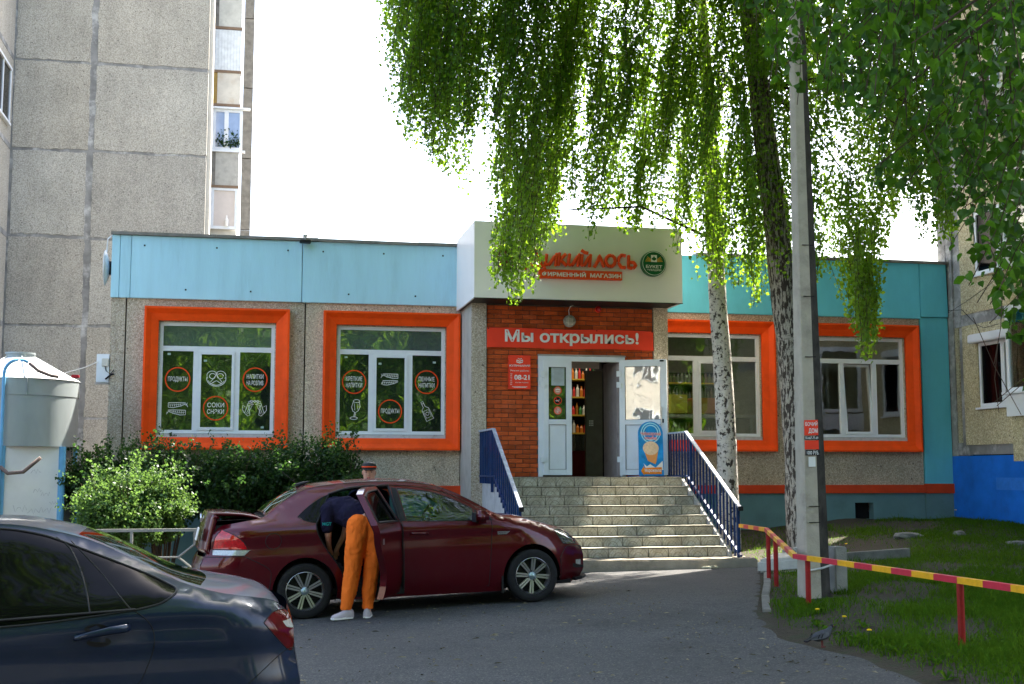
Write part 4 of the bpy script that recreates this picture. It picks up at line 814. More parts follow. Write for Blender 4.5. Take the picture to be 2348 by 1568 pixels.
# floodlight on the roof joint, satellite dish on the left edge, meter box
fx, fz = at(700, 552, -.2)[0], at(700, 552, -.2)[2]
fl = thing('facade_spotlight', 'small black spotlight clipped to the roof edge over the blue joint', 'lamp', (fx, -.1, fz)); obj('lamp_head', MB().box(fx - .1, fx + .1, -.28, -.12, fz - .04, fz + .01), M['plastic'], fl, bevel=.01); obj('bracket', MB().box(fx - .01, fx + .01, -.2, -.06, fz + .01, fz + .1).box(fx - .04, fx + .04, -.12, .0, fz + .10, fz + .13), M['greymetal'], fl)
sx, sz0, sz1 = at(250, 615, .25)[0], at(250, 655, .25)[2], at(250, 575, .25)[2]
sd = thing('satellite_dish', 'white round dish seen edge-on at the left end of the blue fascia', 'dish', (sx, .25, sz0)); rr_ = (sz1 - sz0) / 2; q = MB()
q.lathe([(0, -.0), (rr_ * .5, -.02), (rr_, -.07), (rr_ + .01, -.06), (rr_ * .5, .0), (0, .02)], (sx, .25, (sz0 + sz1) / 2), 'x', 28); obj('reflector', q, M['white'], sd, smooth=True); obj('bracket', MB().box(sx, -2.60, .2, .28, (sz0 + sz1) / 2 - .12, (sz0 + sz1) / 2 + .12), M['plastic'], sd)
m0, m1 = at(220, 876, .02), at(254, 812, .02)
bxm = thing('meter_box', 'white electrical box with dangling cut cables on the shop corner', 'electrical box', (m0[0], .1, m0[2])); obj('box_body', MB().box(m0[0], m1[0], .0, .12, m0[2], m1[2]), M['white'], bxm, bevel=.008)
obj('sensor', MB().box(m0[0] + .09, m0[0] + .21, -.03, 0, m0[2] + .28, m0[2] + .42), mat('off_white_plastic', (.6, .58, .52), .4), bxm, bevel=.008)
obj('cut_cable', MB().tube([(m0[0] + .15, -.02, m0[2] + .28), (m0[0] + .17, -.03, m0[2] + .20), (m0[0] + .24, -.03, m0[2] + .14), (m0[0] + .30, -.03, m0[2] + .22)], .009, 6).tube([(m0[0] + .16, -.03, m0[2] + .05), (m0[0] + .25, -.03, m0[2] + .13), (m0[0] + .3, -.03, m0[2] + .15)], .016, 6), M['black'], bxm)
obj('under_strip', MB().box(m0[0] - .02, m1[0], .0, .03, m0[2] - .04, m0[2] - .004), M['conc'], bxm)
obj('cable_hook', MB().tube([(-2.6, -.02, 5.8), (-2.68, -.02, 5.72), (-2.70, .05, 5.5)], .012, 6), M['white'], sh)
# ------------------------------------------------------------ stairs
st = thing('entrance_stairs', 'tiled entrance stairs with eight worn steps rising to the shop door', 'stairs', (5.5, -3.5, .17))
SX0, SX1 = 3.95, 7.10
obj('landing', MB().box(SX0, SX1, -2.6, PY - .0, 1.38, 1.496), M['conc'], st)
tl = {}; GROUT = mat('dark_tile_grout', (.07, .055, .035), .95)
def tiles(y, z0, z1, par):
    n = 10; w_ = (SX1 - SX0) / n
    for i in range(n):
        off = random.choice((0, 0, .13, -.1)); key = (round(z1 - z0, 2), i % 3)
        if key not in tl:
            me = MB().box(-w_ / 2 + .005, w_ / 2 - .005, -.012, .012, .004, z1 - z0 - .008).mesh('riser_tile', .002); me.materials.append(M['tile']); tl[key] = me
        o_ = link('riser_tile', tl[key], None, par); o_.location = (SX0 + w_ * (i + .5), y - .010 + .0015 * math.sin(i * 7.7 + z0 * 30), z0)
for k in range(8):
    zt = 1.5 - .15 * k; y = -2.6 - .29 * k
    s_ = obj('step', MB().box(SX0, SX1, y + .002, y + .295 if k else -2.3, .28, zt - .012), GROUT, st)
    for i in range(10):
        w_ = (SX1 - SX0) / 10; key = ('t', i % 3)
        if key not in tl: me = MB().box(-w_ / 2 + .002, w_ / 2 - .002, -.155, .15, -.009, .003).mesh('tread_tile', .002); me.materials.append(M['tile']); tl[key] = me
        o_ = link('tread_tile', tl[key], None, s_); o_.location = (SX0 + w_ * (i + .5), y + .135, zt - .003 + .001 * math.sin(i * 3.1 + k))
    tiles(y, zt - .15 + .002, zt - .012, s_)
sl = obj('bottom_slab', MB().box(SX0 - .1, 7.40, -5.14, -4.62, .0, .30), M['slab'], st, bevel=.02)
obj('cheek_wall', MB().prism([(3.90, -1.2, .0), (3.90, -1.2, 1.47), (3.90, -2.6, 1.47), (3.90, -4.7, .38), (3.90, -4.9, .0)], (.05, 0, 0)), mat('peeling_white_cheek', (.46, .46, .45), .85, var=.15, vs=4, bu=.5, dirt=.5, dirtc=(.16, .13, .10)), st)
obj('cheek_wall', MB().prism([(7.10, -1.2, .0), (7.10, -1.2, 1.47), (7.10, -2.6, 1.47), (7.10, -4.7, .38), (7.10, -4.9, .0)], (.05, 0, 0)), M['conc'], st)
def railing(X, lab, y0, y1, y2, zt):
    r_ = thing('stair_railing', lab, 'railing', (X, y1, 1.5)); z_e = 1.04
    def top(y): return zt if y > y1 else zt + (z_e - zt) * (y1 - y) / (y1 - y2)
    def bot(y): return 1.45 if y > -2.6 else max(1.45 - .517 * (-2.6 - y), .26)
    q = MB()
    for (a, b_) in ((y0, y1), (y1, y2)): q.prism([(X - .028, a, top(a) - .015), (X + .028, a, top(a) - .015), (X + .028, b_, top(b_) - .015), (X - .028, b_, top(b_) - .015)], (0, 0, .03))
    obj('top_rail', q, M['railtop'], r_); q = MB()
    for (a, b_) in ((y0, -2.6), (-2.6, y2)): q.prism([(X - .02, a, bot(a) + .05), (X + .02, a, bot(a) + .05), (X + .02, b_, bot(b_) + .05), (X - .02, b_, bot(b_) + .05)], (0, 0, .03))
    obj('bottom_rail', q, M['bluerail'], r_)
    n = 23; me = None
    for i in range(n):
        y = y0 + (y2 - y0) * (i + .3) / n
        big = i in (0, 8, n - 1); w_ = .022 if big else .0125
        z0 = bot(y) - (.06 if not big else .2); z0 = max(z0, .3 if y > -4.9 else .28)
        obj('post' if big else 'baluster', MB().box(X - w_, X + w_, y - w_, y + w_, z0, top(y) - .016), M['bluerail'], r_)
    obj('end_cap', MB().box(X - .035, X + .035, y2 - .03, y2 + .02, z_e - .04, z_e + .03), M['plastic'], r_, bevel=.006)
railing(3.86, 'navy blue stair railing on the left, next to the parked maroon car', -1.05, -2.5, -4.72, 2.30)
railing(7.21, 'navy blue stair railing on the right, in front of the white birch', -1.55, -2.55, -4.95, 2.27)
# ice-cream standee
ic = thing('ice_cream_standee', 'blue standee with an ice-cream cone picture leaning by the open door', 'standee', (6.76, -2.0, 1.5))
q = MB(); out = [(6.54, 1.49), (6.99, 1.49), (6.99, 2.28)] + [(6.765 + .225 * math.cos(R(a)), 2.26 + .21 * math.sin(R(a))) for a in range(10, 180, 12)] + [(6.54, 2.28)]
q.prism([(x, -2.0 + .12 * (z_ - 1.49) * .4, z_) for x, z_ in out], (0, .02, 0)); obj('board', q, mat('standee_blue', (.02, .26, .62), .3, var=.3, vs=5), ic)
PI_ = plane_map((0, -2.0 - .0715 * 0, 0), (1, 0, 0), (0, .048, 1)); PI_ = (lambda f_: (lambda x, z_, h=0: (x, -2.0 + .048 * (z_ - 1.49) - h - .001, z_)))(0)
q = MB(); 
for k, r_ in enumerate((.17, .13)): ring(q, 6.765, 2.27, r_, .02, PI_, .001)
obj('halo_ring', q, mat('pale_cyan_print', (.35, .7, .85), .3), ic)
text('lettering', 'Чебоксарский\nпломбир', PI_, 6.58, 6.95, 2.13, 2.29, M['printwhite'], ic, h=.003, bold=.035); text('lettering', 'Чебоксарский\nпломбир', PI_, 6.585, 6.945, 2.135, 2.285, M['signred'], ic, h=.004, bold=.0)
q = MB(); q.add([PI_(x, z_, .002) for x, z_ in [(6.62, 2.0), (6.90, 1.98), (6.86, 1.78), (6.84, 1.72), (6.70, 1.78)]], [(0, 1, 2, 3, 4)]); obj('cone_picture', q, mat('wafer_print', (.75, .32, .10), .4), ic)
q = MB(); disc(q, 6.76, 2.00, .145, PI_, .003, ry=.12); obj('scoop_picture', q, mat('ice_cream_print', (.80, .58, .38), .4, var=.15, vs=30), ic)
q = MB(); q.add([PI_(x, z_, .0025) for x, z_ in [(6.62, 1.74), (6.68, 1.68), (6.74, 1.72), (6.84, 1.66), (6.97, 1.78), (6.98, 1.62), (6.68, 1.60)]], [(0, 1, 2, 3, 4, 5, 6)]); obj('splash_picture', q, M['printwhite'], ic)
q = MB(); q.add([PI_(x, z_, .004) for x, z_ in [(6.57, 1.605), (6.63, 1.69), (6.63, 1.655), (6.95, 1.67), (6.95, 1.55), (6.63, 1.545), (6.63, 1.52)]], [tuple(range(7))]); ar = obj('arrow_picture', q, mat('orange_print', (.85, .25, .02), .4), ic); text('lettering', 'Мороженое', PI_, 6.64, 6.94, 1.57, 1.645, M['printwhite'], ar, h=.006, bold=.02)
obj('base', MB().box(6.35, 6.98, -2.12, -1.9, 1.495, 1.52), mat('navy_cloth', (.02, .03, .14), .8), ic, bevel=.008)
# ------------------------------------------------------------ car kit: panels cut from one smooth body surface
def smooth(pts, closed=True, n=6):
    """Catmull-Rom through the points; a doubled point is a corner"""
    segs = [[]]
    P_ = list(pts)
    out = []; m = len(P_)
    idx = range(m if closed else m - 1)
    for i in idx:
        p1, p2 = P_[i], P_[(i + 1) % m]
        if p1 == p2: continue
        p0 = P_[i - 1] if (closed or i > 0) else p1; p3 = P_[(i + 2) % m] if (closed or i + 2 < m) else p2
        if p0 == p1: p0 = p1
        for k in range(n):
            t_ = k / n; out.append(tuple(.5 * ((2 * p1[j]) + (-p0[j] + p2[j]) * t_ + (2 * p0[j] - 5 * p1[j] + 4 * p2[j] - p3[j]) * t_**2 + (-p0[j] + 3 * p1[j] - 3 * p2[j] + p3[j]) * t_**3) for j in (0, 1)))
    if not closed: out.append(tuple(P_[-1]))
    return out
def dense(poly, step, closed=True):
    out = []; n = len(poly)
    for i in range(n if closed else n - 1):
        a, b_ = poly[i], poly[(i + 1) % n]; l_ = math.hypot(b_[0] - a[0], b_[1] - a[1]); k = max(1, int(l_ / step))
        out += [(a[0] + (b_[0] - a[0]) * j / k, a[1] + (b_[1] - a[1]) * j / k) for j in range(k)]
    return out
def cut_sheet(outline, classes, step=.045, holes=()):
    """outline and inner polygons in 2-D -> dict class -> list of triangles over shared verts"""
    vs = []; es = []; seen = {}
    def addp(p):
        k = (round(p[0], 4), round(p[1], 4))
        if k not in seen: seen[k] = len(vs); vs.append(Vector(k))
        return seen[k]
    polys = [dense(outline, step)] + [dense(p, step) for _, p in classes] + [dense(p, step) for p in holes]
    for p in polys:
        ids = [addp(q_) for q_ in p]
        es += [(ids[i], ids[(i + 1) % len(ids)]) for i in range(len(ids)) if ids[i] != ids[(i + 1) % len(ids)]]
    xs_ = [p[0] for p in outline]; ys_ = [p[1] for p in outline]
    gx, gy = np.meshgrid(np.arange(min(xs_) + step / 2, max(xs_), step), np.arange(min(ys_) + step / 2, max(ys_), step)); gx = gx.ravel(); gy = gy.ravel()
    ok = inpoly(gx, gy, outline); gx, gy = gx[ok], gy[ok]; bp = np.array([tuple(v_) for v_ in vs])
    d = np.min((gx[:, None] - bp[None, :, 0]) ** 2 + (gy[:, None] - bp[None, :, 1]) ** 2, axis=1); ok = d > (step * .45) ** 2
    for x, y in zip(gx[ok], gy[ok]): addp((x, y))
    r_ = delaunay_2d_cdt(vs, es, [], 0, 1e-6); V = np.array([tuple(v_) for v_ in r_[0]]); F = np.array([f for f in r_[2] if len(f) == 3])
    c_ = V[F].mean(1); ar = np.abs((V[F[:, 1], 0] - V[F[:, 0], 0]) * (V[F[:, 2], 1] - V[F[:, 0], 1]) - (V[F[:, 2], 0] - V[F[:, 0], 0]) * (V[F[:, 1], 1] - V[F[:, 0], 1]))
    lab = np.full(len(F), -1); inside = inpoly(c_[:, 0], c_[:, 1], outline) & (ar > 1e-9); lab[inside] = 0
    for k, (_, p) in enumerate(classes): lab[inside & inpoly(c_[:, 0], c_[:, 1], p)] = k + 1
    for p in holes: lab[inpoly(c_[:, 0], c_[:, 1], p)] = -1
    out = {}
    for k, nme in enumerate(['body'] + [c0[0] for c0 in classes]):
        f = F[lab == k]
        if len(f): out.setdefault(nme, []).append(f)
    return V, {k: np.concatenate(v_) for k, v_ in out.items()}
def lifted(name, V, F, lift, m, parent, off=0., flip=False, **tags):
    ids, inv = np.unique(F.ravel(), return_inverse=True); F2 = inv.reshape(F.shape); pts = []; nr = []
    e = 2e-3
    for i in ids:
        a, b_ = V[i]; p = np.array(lift(a, b_)); pu = np.array(lift(a + e, b_)) - np.array(lift(a - e, b_)); pv = np.array(lift(a, b_ + e)) - np.array(lift(a, b_ - e))
        n_ = np.cross(pu, pv); l_ = np.linalg.norm(n_); n_ = n_ / l_ if l_ > 1e-12 else np.array([0, 0, 1.])
        if flip: n_ = -n_
        pts.append(p + n_ * off); nr.append(n_)
    me = bpy.data.meshes.new(name); P0 = np.array(pts); fa = []
    for f in F2:
        g = np.cross(P0[f[1]] - P0[f[0]], P0[f[2]] - P0[f[0]]); fa.append(tuple(f) if g @ nr[f[0]] > 0 else (f[0], f[2], f[1]))
    me.from_pydata([tuple(p) for p in pts], [], [tuple(int(i) for i in f) for f in fa]); me.polygons.foreach_set('use_smooth', [True] * len(me.polygons)); me.normals_split_custom_set_from_vertices([tuple(n_) for n_ in nr])
    return link(name, me, m, parent, **tags)
def blur(f, r_):
    ws = [(-1, .06), (-.66, .12), (-.33, .2), (0, .24), (.33, .2), (.66, .12), (1, .06)]; memo = {}
    def g(x):
        k = round(x, 4)
        if k not in memo: memo[k] = sum(w_ * f(x + o_ * r_) for o_, w_ in ws)
        return memo[k]
    return g
class Shell:
    def __init__(s, T, wT, belt, base, Xl, Xr, tl, tr):
        s.T = blur(pchip(*zip(*T)), .05); s.wT = blur(pchip(*zip(*wT)), .12); s.belt = blur(pchip(*zip(*belt)), .12); s.base = base; s.Xl = pchip(*zip(*Xl)); s.Xr = pchip(*zip(*Xr)); s.tl, s.tr = tl, tr; s.c = {}
    def W(s, x, z):
        T, wT, zb = s.T(x), s.wT(x), s.belt(x)
        k = round(x, 3)
        if k not in s.c:
            zs_ = [p[0] for p in s.base if p[0] < zb - .1]; ws_ = [p[1] for p in s.base if p[0] < zb - .1]
            wb = s.base[-1][1]; zs_ += [zb - .07, zb]; ws_ += [wb + .012, wb - .006]
            g = sstep(.03, .30, T - zb); pw_ = 1.9 - .78 * g
            for f_ in (.3, .6, .85, 1.): zs_.append(zb + (T - zb) * f_); ws_.append(wb - .012 * g - (wb - .012 * g - wT) * (f_ ** pw_) - (.02 * g if f_ == 1 else 0))
            for i in range(1, len(zs_)): zs_[i] = max(zs_[i], zs_[i - 1] + .004)
            f0 = pchip(zs_, ws_); s.c[k] = (lambda f0: lambda z: (f0(z - .02) + 2 * f0(z - .01) + 3 * f0(z) + 2 * f0(z + .01) + f0(z + .02)) / 9)(f0)
        w_ = s.c[k](z)
        for X, (ln, we, pw), sg in ((s.Xl(z), s.tl, 1), (s.Xr(z), s.tr, -1)):
            d = (x - X) * sg
            if d < ln: u = 1 - max(d, 0) / ln; w_ *= 1 - (1 - we) * u ** pw
        return w_
    def side(s, sg): return lambda x, z: (x, sg * s.W(x, z), z)
    def crown(s, x): return .035
    def top(s, T_=None):
        def f(x, v_): 
            z = s.T(x); return (x, v_ * s.W(x, z), z + s.crown(x) * (1 - abs(v_) ** 2.4))
        return f
def stroke3(q, pts, lift, r_=.004): q.tube([lift(a, b_) for a, b_ in pts], r_, 5)
def wheel(parent, c_, sg, steer=0.):
    r0 = bpy.data.objects.new('wheel', None); COL.objects.link(r0); r0.parent = parent; r0.location = c_; r0.rotation_euler = (0, random.uniform(0, 1), 0)
    # parts hang directly below the wheel empty: tyre, rim, spokes
    ty = MB().lathe([(.20, -.085), (.235, -.093), (.275, -.094), (.295, -.082), (.301, -.06), (.302, 0), (.301, .06), (.295, .082), (.275, .094), (.235, .093), (.20, .085)], axis='y', n=64)
    obj('tyre', ty, M['rubber'], r0, smooth=True)
    q = MB()
    for j in range(48):
        a = 2 * math.pi * j / 48
        for yy in (-.055, -.02, .02, .055): q.box(.0, 0, 0, 0, 0, 0) if False else None
    rim = MB().lathe([(.205, .088 * sg), (.214, .084 * sg), (.210, .070 * sg), (.196, .055 * sg), (.190, -.08 * sg)], axis='y', n=56); obj('rim_ring', rim, M['silver'], r0, smooth=True)
    obj('rim_dish', MB().lathe([(0, .0 * sg), (.195, -.02 * sg)], axis='y', n=40).lathe([(0, -.03 * sg), (.14, -.03 * sg), (.14, -.05 * sg)], axis='y', n=30), M['gunmetal'], r0, smooth=True)
    q = MB(); q2 = MB()
    for k in range(8):
        a = 2 * math.pi * k / 8; ca, sa = math.cos(a), math.sin(a)
        def pt(r_, t_, h): return (r_ * ca - t_ * sa, h * sg, r_ * sa + t_ * ca)
        for s_ in (-1, 1):
            q.add([pt(.045, s_ * .003, .060), pt(.045, s_ * .019, .060), pt(.204, s_ * .026, .072), pt(.204, s_ * .006, .072), pt(.045, s_ * .003, .03), pt(.045, s_ * .019, .03), pt(.204, s_ * .026, .04), pt(.204, s_ * .006, .04)], [(0, 1, 2, 3), (4, 7, 6, 5), (0, 4, 5, 1), (1, 5, 6, 2), (2, 6, 7, 3), (3, 7, 4, 0)])
        if k % 2: q2.lathe([(0, .066 * sg), (.009, .066 * sg), (.009, .04 * sg)], (.055 * math.cos(a + .39), 0, .055 * math.sin(a + .39)), 'y', 8)
    obj('spokes', q, M['silver'], r0, bevel=.0015); obj('wheel_bolt', q2, M['gunmetal'], r0)
    obj('hub_cap', MB().lathe([(0, .074 * sg), (.026, .072 * sg), (.032, .064 * sg), (.045, .060 * sg), (.047, .03 * sg)], axis='y', n=24), mat('hub_teal_silver', (.35, .45, .47), .3, .6), r0, smooth=True)
    return r0
def rounded_box(name, x0, x1, y0, y1, z0, z1, m, parent, r_=.04, rot=None):
    me = MB().box(x0, x1, y0, y1, z0, z1).mesh(name, r_); me.polygons.foreach_set('use_smooth', [True] * len(me.polygons)); me.materials.append(m)
    if rot: c_ = Vector(((x0 + x1) / 2, (y0 + y1) / 2, z0)); me.transform(Matrix.Translation(c_) @ Matrix.Rotation(R(rot), 4, 'Y') @ Matrix.Translation(-c_))
    return link(name, me, None, parent)
def shut(q, pts, lift, r_=.0042, inside=None):
    if inside is None: return stroke3(q, pts, lift, r_)
    ok = inpoly(np.array([p[0] for p in pts]), np.array([p[1] for p in pts]), inside); run = []
    for p, k in zip(pts, ok):
        if k: run.append(p)
        else:
            if len(run) > 1: stroke3(q, run, lift, r_)
            run = []
    if len(run) > 1: stroke3(q, run, lift, r_)
# ------------------------------------------------------------ maroon saloon, local frame: x forward from the rear axle, y to the left (far side), z up
CR = np.array([.56, -9.01, 0.]); CF = np.array([3.13, -8.78, .105]); ex = (CF - CR) / np.linalg.norm(CF - CR); ey = np.cross([0, 0, 1.], ex); ey /= np.linalg.norm(ey); ez = np.cross(ex, ey)
OR = CR + ey * .835
car = thing('saloon_car', 'maroon saloon with its boot ajar and right rear door wide open, parked before the stairs', 'car', tuple(OR), local=True)
car.rotation_euler = Matrix((tuple(ex), tuple(ey), tuple(ez))).transposed().to_euler()
T = [(-1.1, .98), (-1.0, 1.015), (-.86, 1.045), (-.6, 1.085), (-.42, 1.115), (-.25, 1.235), (-.03, 1.355), (.12, 1.405), (.3, 1.428), (.58, 1.443), (.86, 1.445), (1.19, 1.43), (1.5, 1.38), (1.72, 1.30), (2.04, 1.13), (2.30, .99), (2.57, .945), (2.84, .875), (3.05, .81), (3.17, .76), (3.26, .68), (3.36, .56)]
wT = [(-1.1, .70), (-.6, .71), (-.42, .69), (-.2, .62), (.1, .57), (.6, .56), (1.3, .565), (1.7, .60), (2.04, .66), (2.3, .71), (2.7, .70), (3.1, .66), (3.4, .62)]
belt = [(-1.1, .93), (-.8, .97), (-.4, 1.0), (0, 1.0), (1., .975), (2., .95), (2.3, .93), (2.6, .88), (3.0, .76), (3.4, .5)]
base = [(.15, .765), (.24, .80), (.40, .832), (.55, .842), (.68, .845), (.80, .842)]
Xl = [(.2, -1.02), (.45, -1.09), (.6, -1.10), (.72, -1.05), (.8, -.98), (1.05, -.96)]; Xr = [(.15, 3.22), (.25, 3.30), (.33, 3.34), (.48, 3.335), (.58, 3.32), (.68, 3.26), (.80, 3.12), (.95, 2.9)]
sh1 = Shell(T, wT, belt, base, Xl, Xr, (.45, .74, 2.4), (.85, .60, 2.6))
archR = [(.355 * math.cos(R(a)), .29 + .375 * math.sin(R(a))) for a in range(195, -20, -9)]
archF = [(2.605 + .355 * math.cos(R(a)), .29 + .375 * math.sin(R(a))) for a in range(200, -15, -9)]
bot = [(-1.02, .22), (-.7, .2), (-.42, .19)] + [p for p in archR if p[1] > .17] + [(.40, .175), (1.2, .165), (2.2, .15)] + [p for p in archF if p[1] > .16] + [(3.0, .19), (3.12, .17), (3.25, .20)]
front = [(3.30, .25), (3.34, .33), (3.335, .48), (3.30, .585)]
topl = [(x, sh1.T(x)) for x in np.arange(3.27, -.96, -.06)]
rear = [(-.965, 1.0), (-.97, .88), (-.98, .8), (-1.05, .72), (-1.10, .6), (-1.09, .45), (-1.05, .3)]
OUT = [tuple(map(float, p)) for p in bot + front + topl + rear]
qgl = smooth([(-.055, 1.105), (-.055, 1.105), (.06, 1.20), (.20, 1.285), (.30, 1.325), (.30, 1.325), (.235, 1.20), (.14, 1.03), (.14, 1.03), (.02, 1.06)])
rdoor = smooth([(.40, .22), (.40, .22), (.42, .42), (.36, .56), (.25, .72), (.155, .90), (.135, 1.01), (.135, 1.01), (.31, 1.335), (.31, 1.335), (.53, 1.385), (.80, 1.40), (1.0, 1.398), (1.0, 1.398), (1.07, 1.0), (1.09, .9), (1.09, .22), (1.09, .22)])
rwin = smooth([(.20, 1.035), (.20, 1.035), (.35, 1.31), (.35, 1.31), (.55, 1.35), (.92, 1.362), (.92, 1.362), (.985, 1.01), (.985, 1.01)])
fdoor = smooth([(1.10, .22), (1.10, .22), (1.10, .9), (1.02, 1.398), (1.02, 1.398), (1.2, 1.385), (1.45, 1.345), (1.72, 1.255), (2.0, 1.11), (2.10, 1.04), (2.10, 1.04), (2.13, .9), (2.10, .5), (2.08, .22), (2.08, .22)])
fwin = smooth([(1.15, 1.0), (1.15, 1.0), (1.09, 1.362), (1.09, 1.362), (1.25, 1.345), (1.47, 1.305), (1.70, 1.22), (1.93, 1.10), (1.93, 1.10), (1.93, .965), (1.93, .965), (1.5, .98)])
sail = smooth([(1.95, .965), (1.95, .965), (1.95, 1.09), (1.95, 1.09), (2.08, 1.02), (2.16, .955), (2.16, .955)])
bpil = [(1.055, 1.0), (1.02, 1.375), (1.08, 1.365), (1.14, 1.0)]
head = smooth([(2.93, .795), (2.93, .795), (3.03, .795), (3.14, .745), (3.21, .665), (3.225, .625), (3.225, .625), (3.05, .635), (3.0, .66)])
fog = smooth([(3.20, .435), (3.20, .435), (3.285, .43), (3.285, .43), (3.285, .37), (3.285, .37), (3.20, .375), (3.20, .375)])
grille = [(3.15, .36), (3.2, .34), (3.34, .33), (3.34, .36), (3.28, .368), (3.15, .40)]
taill = smooth([(-.962, .80), (-.962, .80), (-.93, .93), (-.86, 1.005), (-.86, 1.005), (-.74, .945), (-.65, .87), (-.60, .785), (-.60, .785)])
tails = smooth([(-.965, .74), (-.965, .74), (-.962, .79), (-.962, .79), (-.60, .778), (-.59, .77), (-.64, .725), (-.64, .725)])
tailb = [(-.74, .79), (-.76, .95), (-.62, .88), (-.58, .79)]
bump_r = smooth([(-1.05, .21), (-1.05, .21), (-1.10, .62), (-1.05, .72), (-1.05, .72), (-.64, .715), (-.64, .715), (-.40, .58), (-.36, .50), (-.36, .50), (-.40, .21), (-.40, .21)])
bump_f = smooth([(2.98, .16), (2.98, .16), (2.97, .40), (2.96, .48), (2.96, .48), (3.06, .60), (3.2, .60), (3.33, .57), (3.33, .57), (3.38, .3), (3.25, .15), (3.25, .15)])
sill = [(.40, .15), (.40, .215), (2.20, .215), (2.26, .15)]
def build_side(sg, near):
    lift = sh1.side(sg); fl_ = sg < 0
    cl = [('rear_bumper', bump_r), ('front_bumper', bump_f), ('sill', sill), ('front_door', fdoor), ('b_pillar', bpil), ('window_glass', fwin), ('mirror_sail', sail), ('quarter_glass', qgl), ('headlight', head), ('fog_lamp', fog), ('lower_grille', grille), ('tail_light', taill), ('tail_light_inner', tailb), ('tail_light_strip', tails)]
    cl = [c_ for c_ in cl if c_[0] != 'tail_light_inner']
    holes = [rdoor] if near else []
    if not near: cl += [('rear_door', rdoor), ('rear_window', rwin)]
    V, D = cut_sheet(OUT, cl, .05, holes)
    mm = dict(body='maroon', rear_bumper='maroon', front_bumper='maroon', sill='maroon', front_door='maroon', b_pillar='plastic', window_glass='carglass', mirror_sail='plastic', quarter_glass='blackglass', headlight='headlens', fog_lamp='clearlens', lower_grille='plastic', tail_light='redlens', tail_light_strip='clearlens', rear_door='maroon', rear_window='carglass')
    for k, F in D.items(): lifted({'body': 'body_side', 'tail_light_strip': 'reversing_strip'}.get(k, k), V, F, lift, M[mm[k]], car, off=(.004 if k in ('headlight', 'tail_light', 'tail_light_strip', 'fog_lamp') else .0), flip=not fl_ if sg > 0 else False) if False else lifted({'body': 'body_side', 'tail_light_strip': 'reversing_strip', 'rear_window': 'window_glass'}.get(k, k), V, F, lift, M[mm[k]], car, flip=(sg > 0))
    body = np.concatenate([D[k] for k in D if k in ('body', 'front_door', 'rear_door', 'b_pillar', 'mirror_sail')])
    lifted('inner_trim', V, body, lift, M['dark'], car, off=-.03, flip=(sg > 0))
    q = MB(); 
    for p in (fdoor, bump_r, bump_f, rdoor): 
        pp = dense(p, .03); shut(q, pp + pp[:1], lift, inside=OUT)
    for p in (fwin, qgl, head, taill): pp = dense(p, .02); shut(q, pp + pp[:1], lift, inside=OUT)
    obj('shut_lines', q, M['plastic'], car, kind='stuff')
    return V, D
build_side(-1, True); build_side(1, False)
# wheel arches
for cx_ in (0.0, 2.605):
    for sg in (-1, 1):
        q = MB(); n = 22
        for i in range(n + 1):
            a = R(198 - 216 * i / n); x, z = cx_ + .352 * math.cos(a), .29 + .372 * math.sin(a); q.v += [(x, sg * (sh1.W(x, max(z, .2)) - .004), z), (cx_ + .34 * math.cos(a), sg * .45, .29 + .36 * math.sin(a))]
        q.f = [(2 * i, 2 * i + 1, 2 * i + 3, 2 * i + 2) for i in range(n)]; obj('wheel_arch', q, M['black'], car, smooth=True)
        wheel(car, (cx_, sg * .735, .30), sg)
    obj('arch_inner_wall', MB().box(cx_ - .36, cx_ + .36, -.46, -.44, .15, .66).box(cx_ - .36, cx_ + .36, .44, .46, .15, .66), M['black'], car)
obj('mud_flap', MB().box(2.23, 2.25, -.82, -.6, .13, .40), M['plastic'], car)
obj('underbody', MB().box(-.95, 3.1, -.7, .7, .18, .22).box(-.4, 2.2, -.76, .76, .19, .21), M['black'], car)
obj('exhaust_box', MB().tube([(1.65, -.25, .17), (2.15, -.25, .17)], .06, 10), M['black'], car)
# roof, bonnet, glass
tl_ = sh1.top(); TOPO = [(3.27, -1), (3.27, 1), (-.40, 1), (-.40, -1)]
ws = smooth([(1.50, -.86), (1.50, -.86), (1.48, 0), (1.50, .86), (1.50, .86), (2.12, .91), (2.12, .91), (2.22, 0), (2.12, -.91), (2.12, -.91)]); rw = smooth([(-.03, -.84), (-.03, -.84), (.02, 0), (-.03, .84), (-.03, .84), (-.37, .84), (-.37, .84), (-.38, 0), (-.37, -.84), (-.37, -.84)])
bon = smooth([(2.17, -.96), (2.17, -.96), (2.26, 0), (2.17, .96), (2.17, .96), (3.2, .96), (3.2, .96), (3.24, 0), (3.2, -.96), (3.2, -.96)]); cowl = [(2.12, -.95), (2.16, -.95), (2.25, 0), (2.16, .95), (2.12, .95), (2.22, 0)]
V, D = cut_sheet(TOPO, [('bonnet', bon), ('windscreen', ws), ('rear_screen', rw), ('cowl', cowl)], .07)
for k, F in D.items(): lifted({'body': 'roof'}.get(k, k), V, F, tl_, M[dict(body='maroon', bonnet='maroon', windscreen='carglass', rear_screen='carglass', cowl='plastic')[k]], car, flip=False)
lifted('headliner', V, D['body'], lambda a, b_: (lambda p: (p[0], p[1] * .97, p[2] - .03))(tl_(a, b_)), M['dark'], car)
q = MB()
for k in range(9): q.tube([tl_(-.36 + k * .036, -.82), tl_(-.36 + k * .036, 0), tl_(-.36 + k * .036, .82)], .0015, 4)
obj('heater_line', q, M['plastic'], car)
q = MB(); q.tube([tl_(x, -.985) for x in np.arange(-.2, 2.1, .08)], .006, 5); obj('roof_gutter', q, M['plastic'], car)
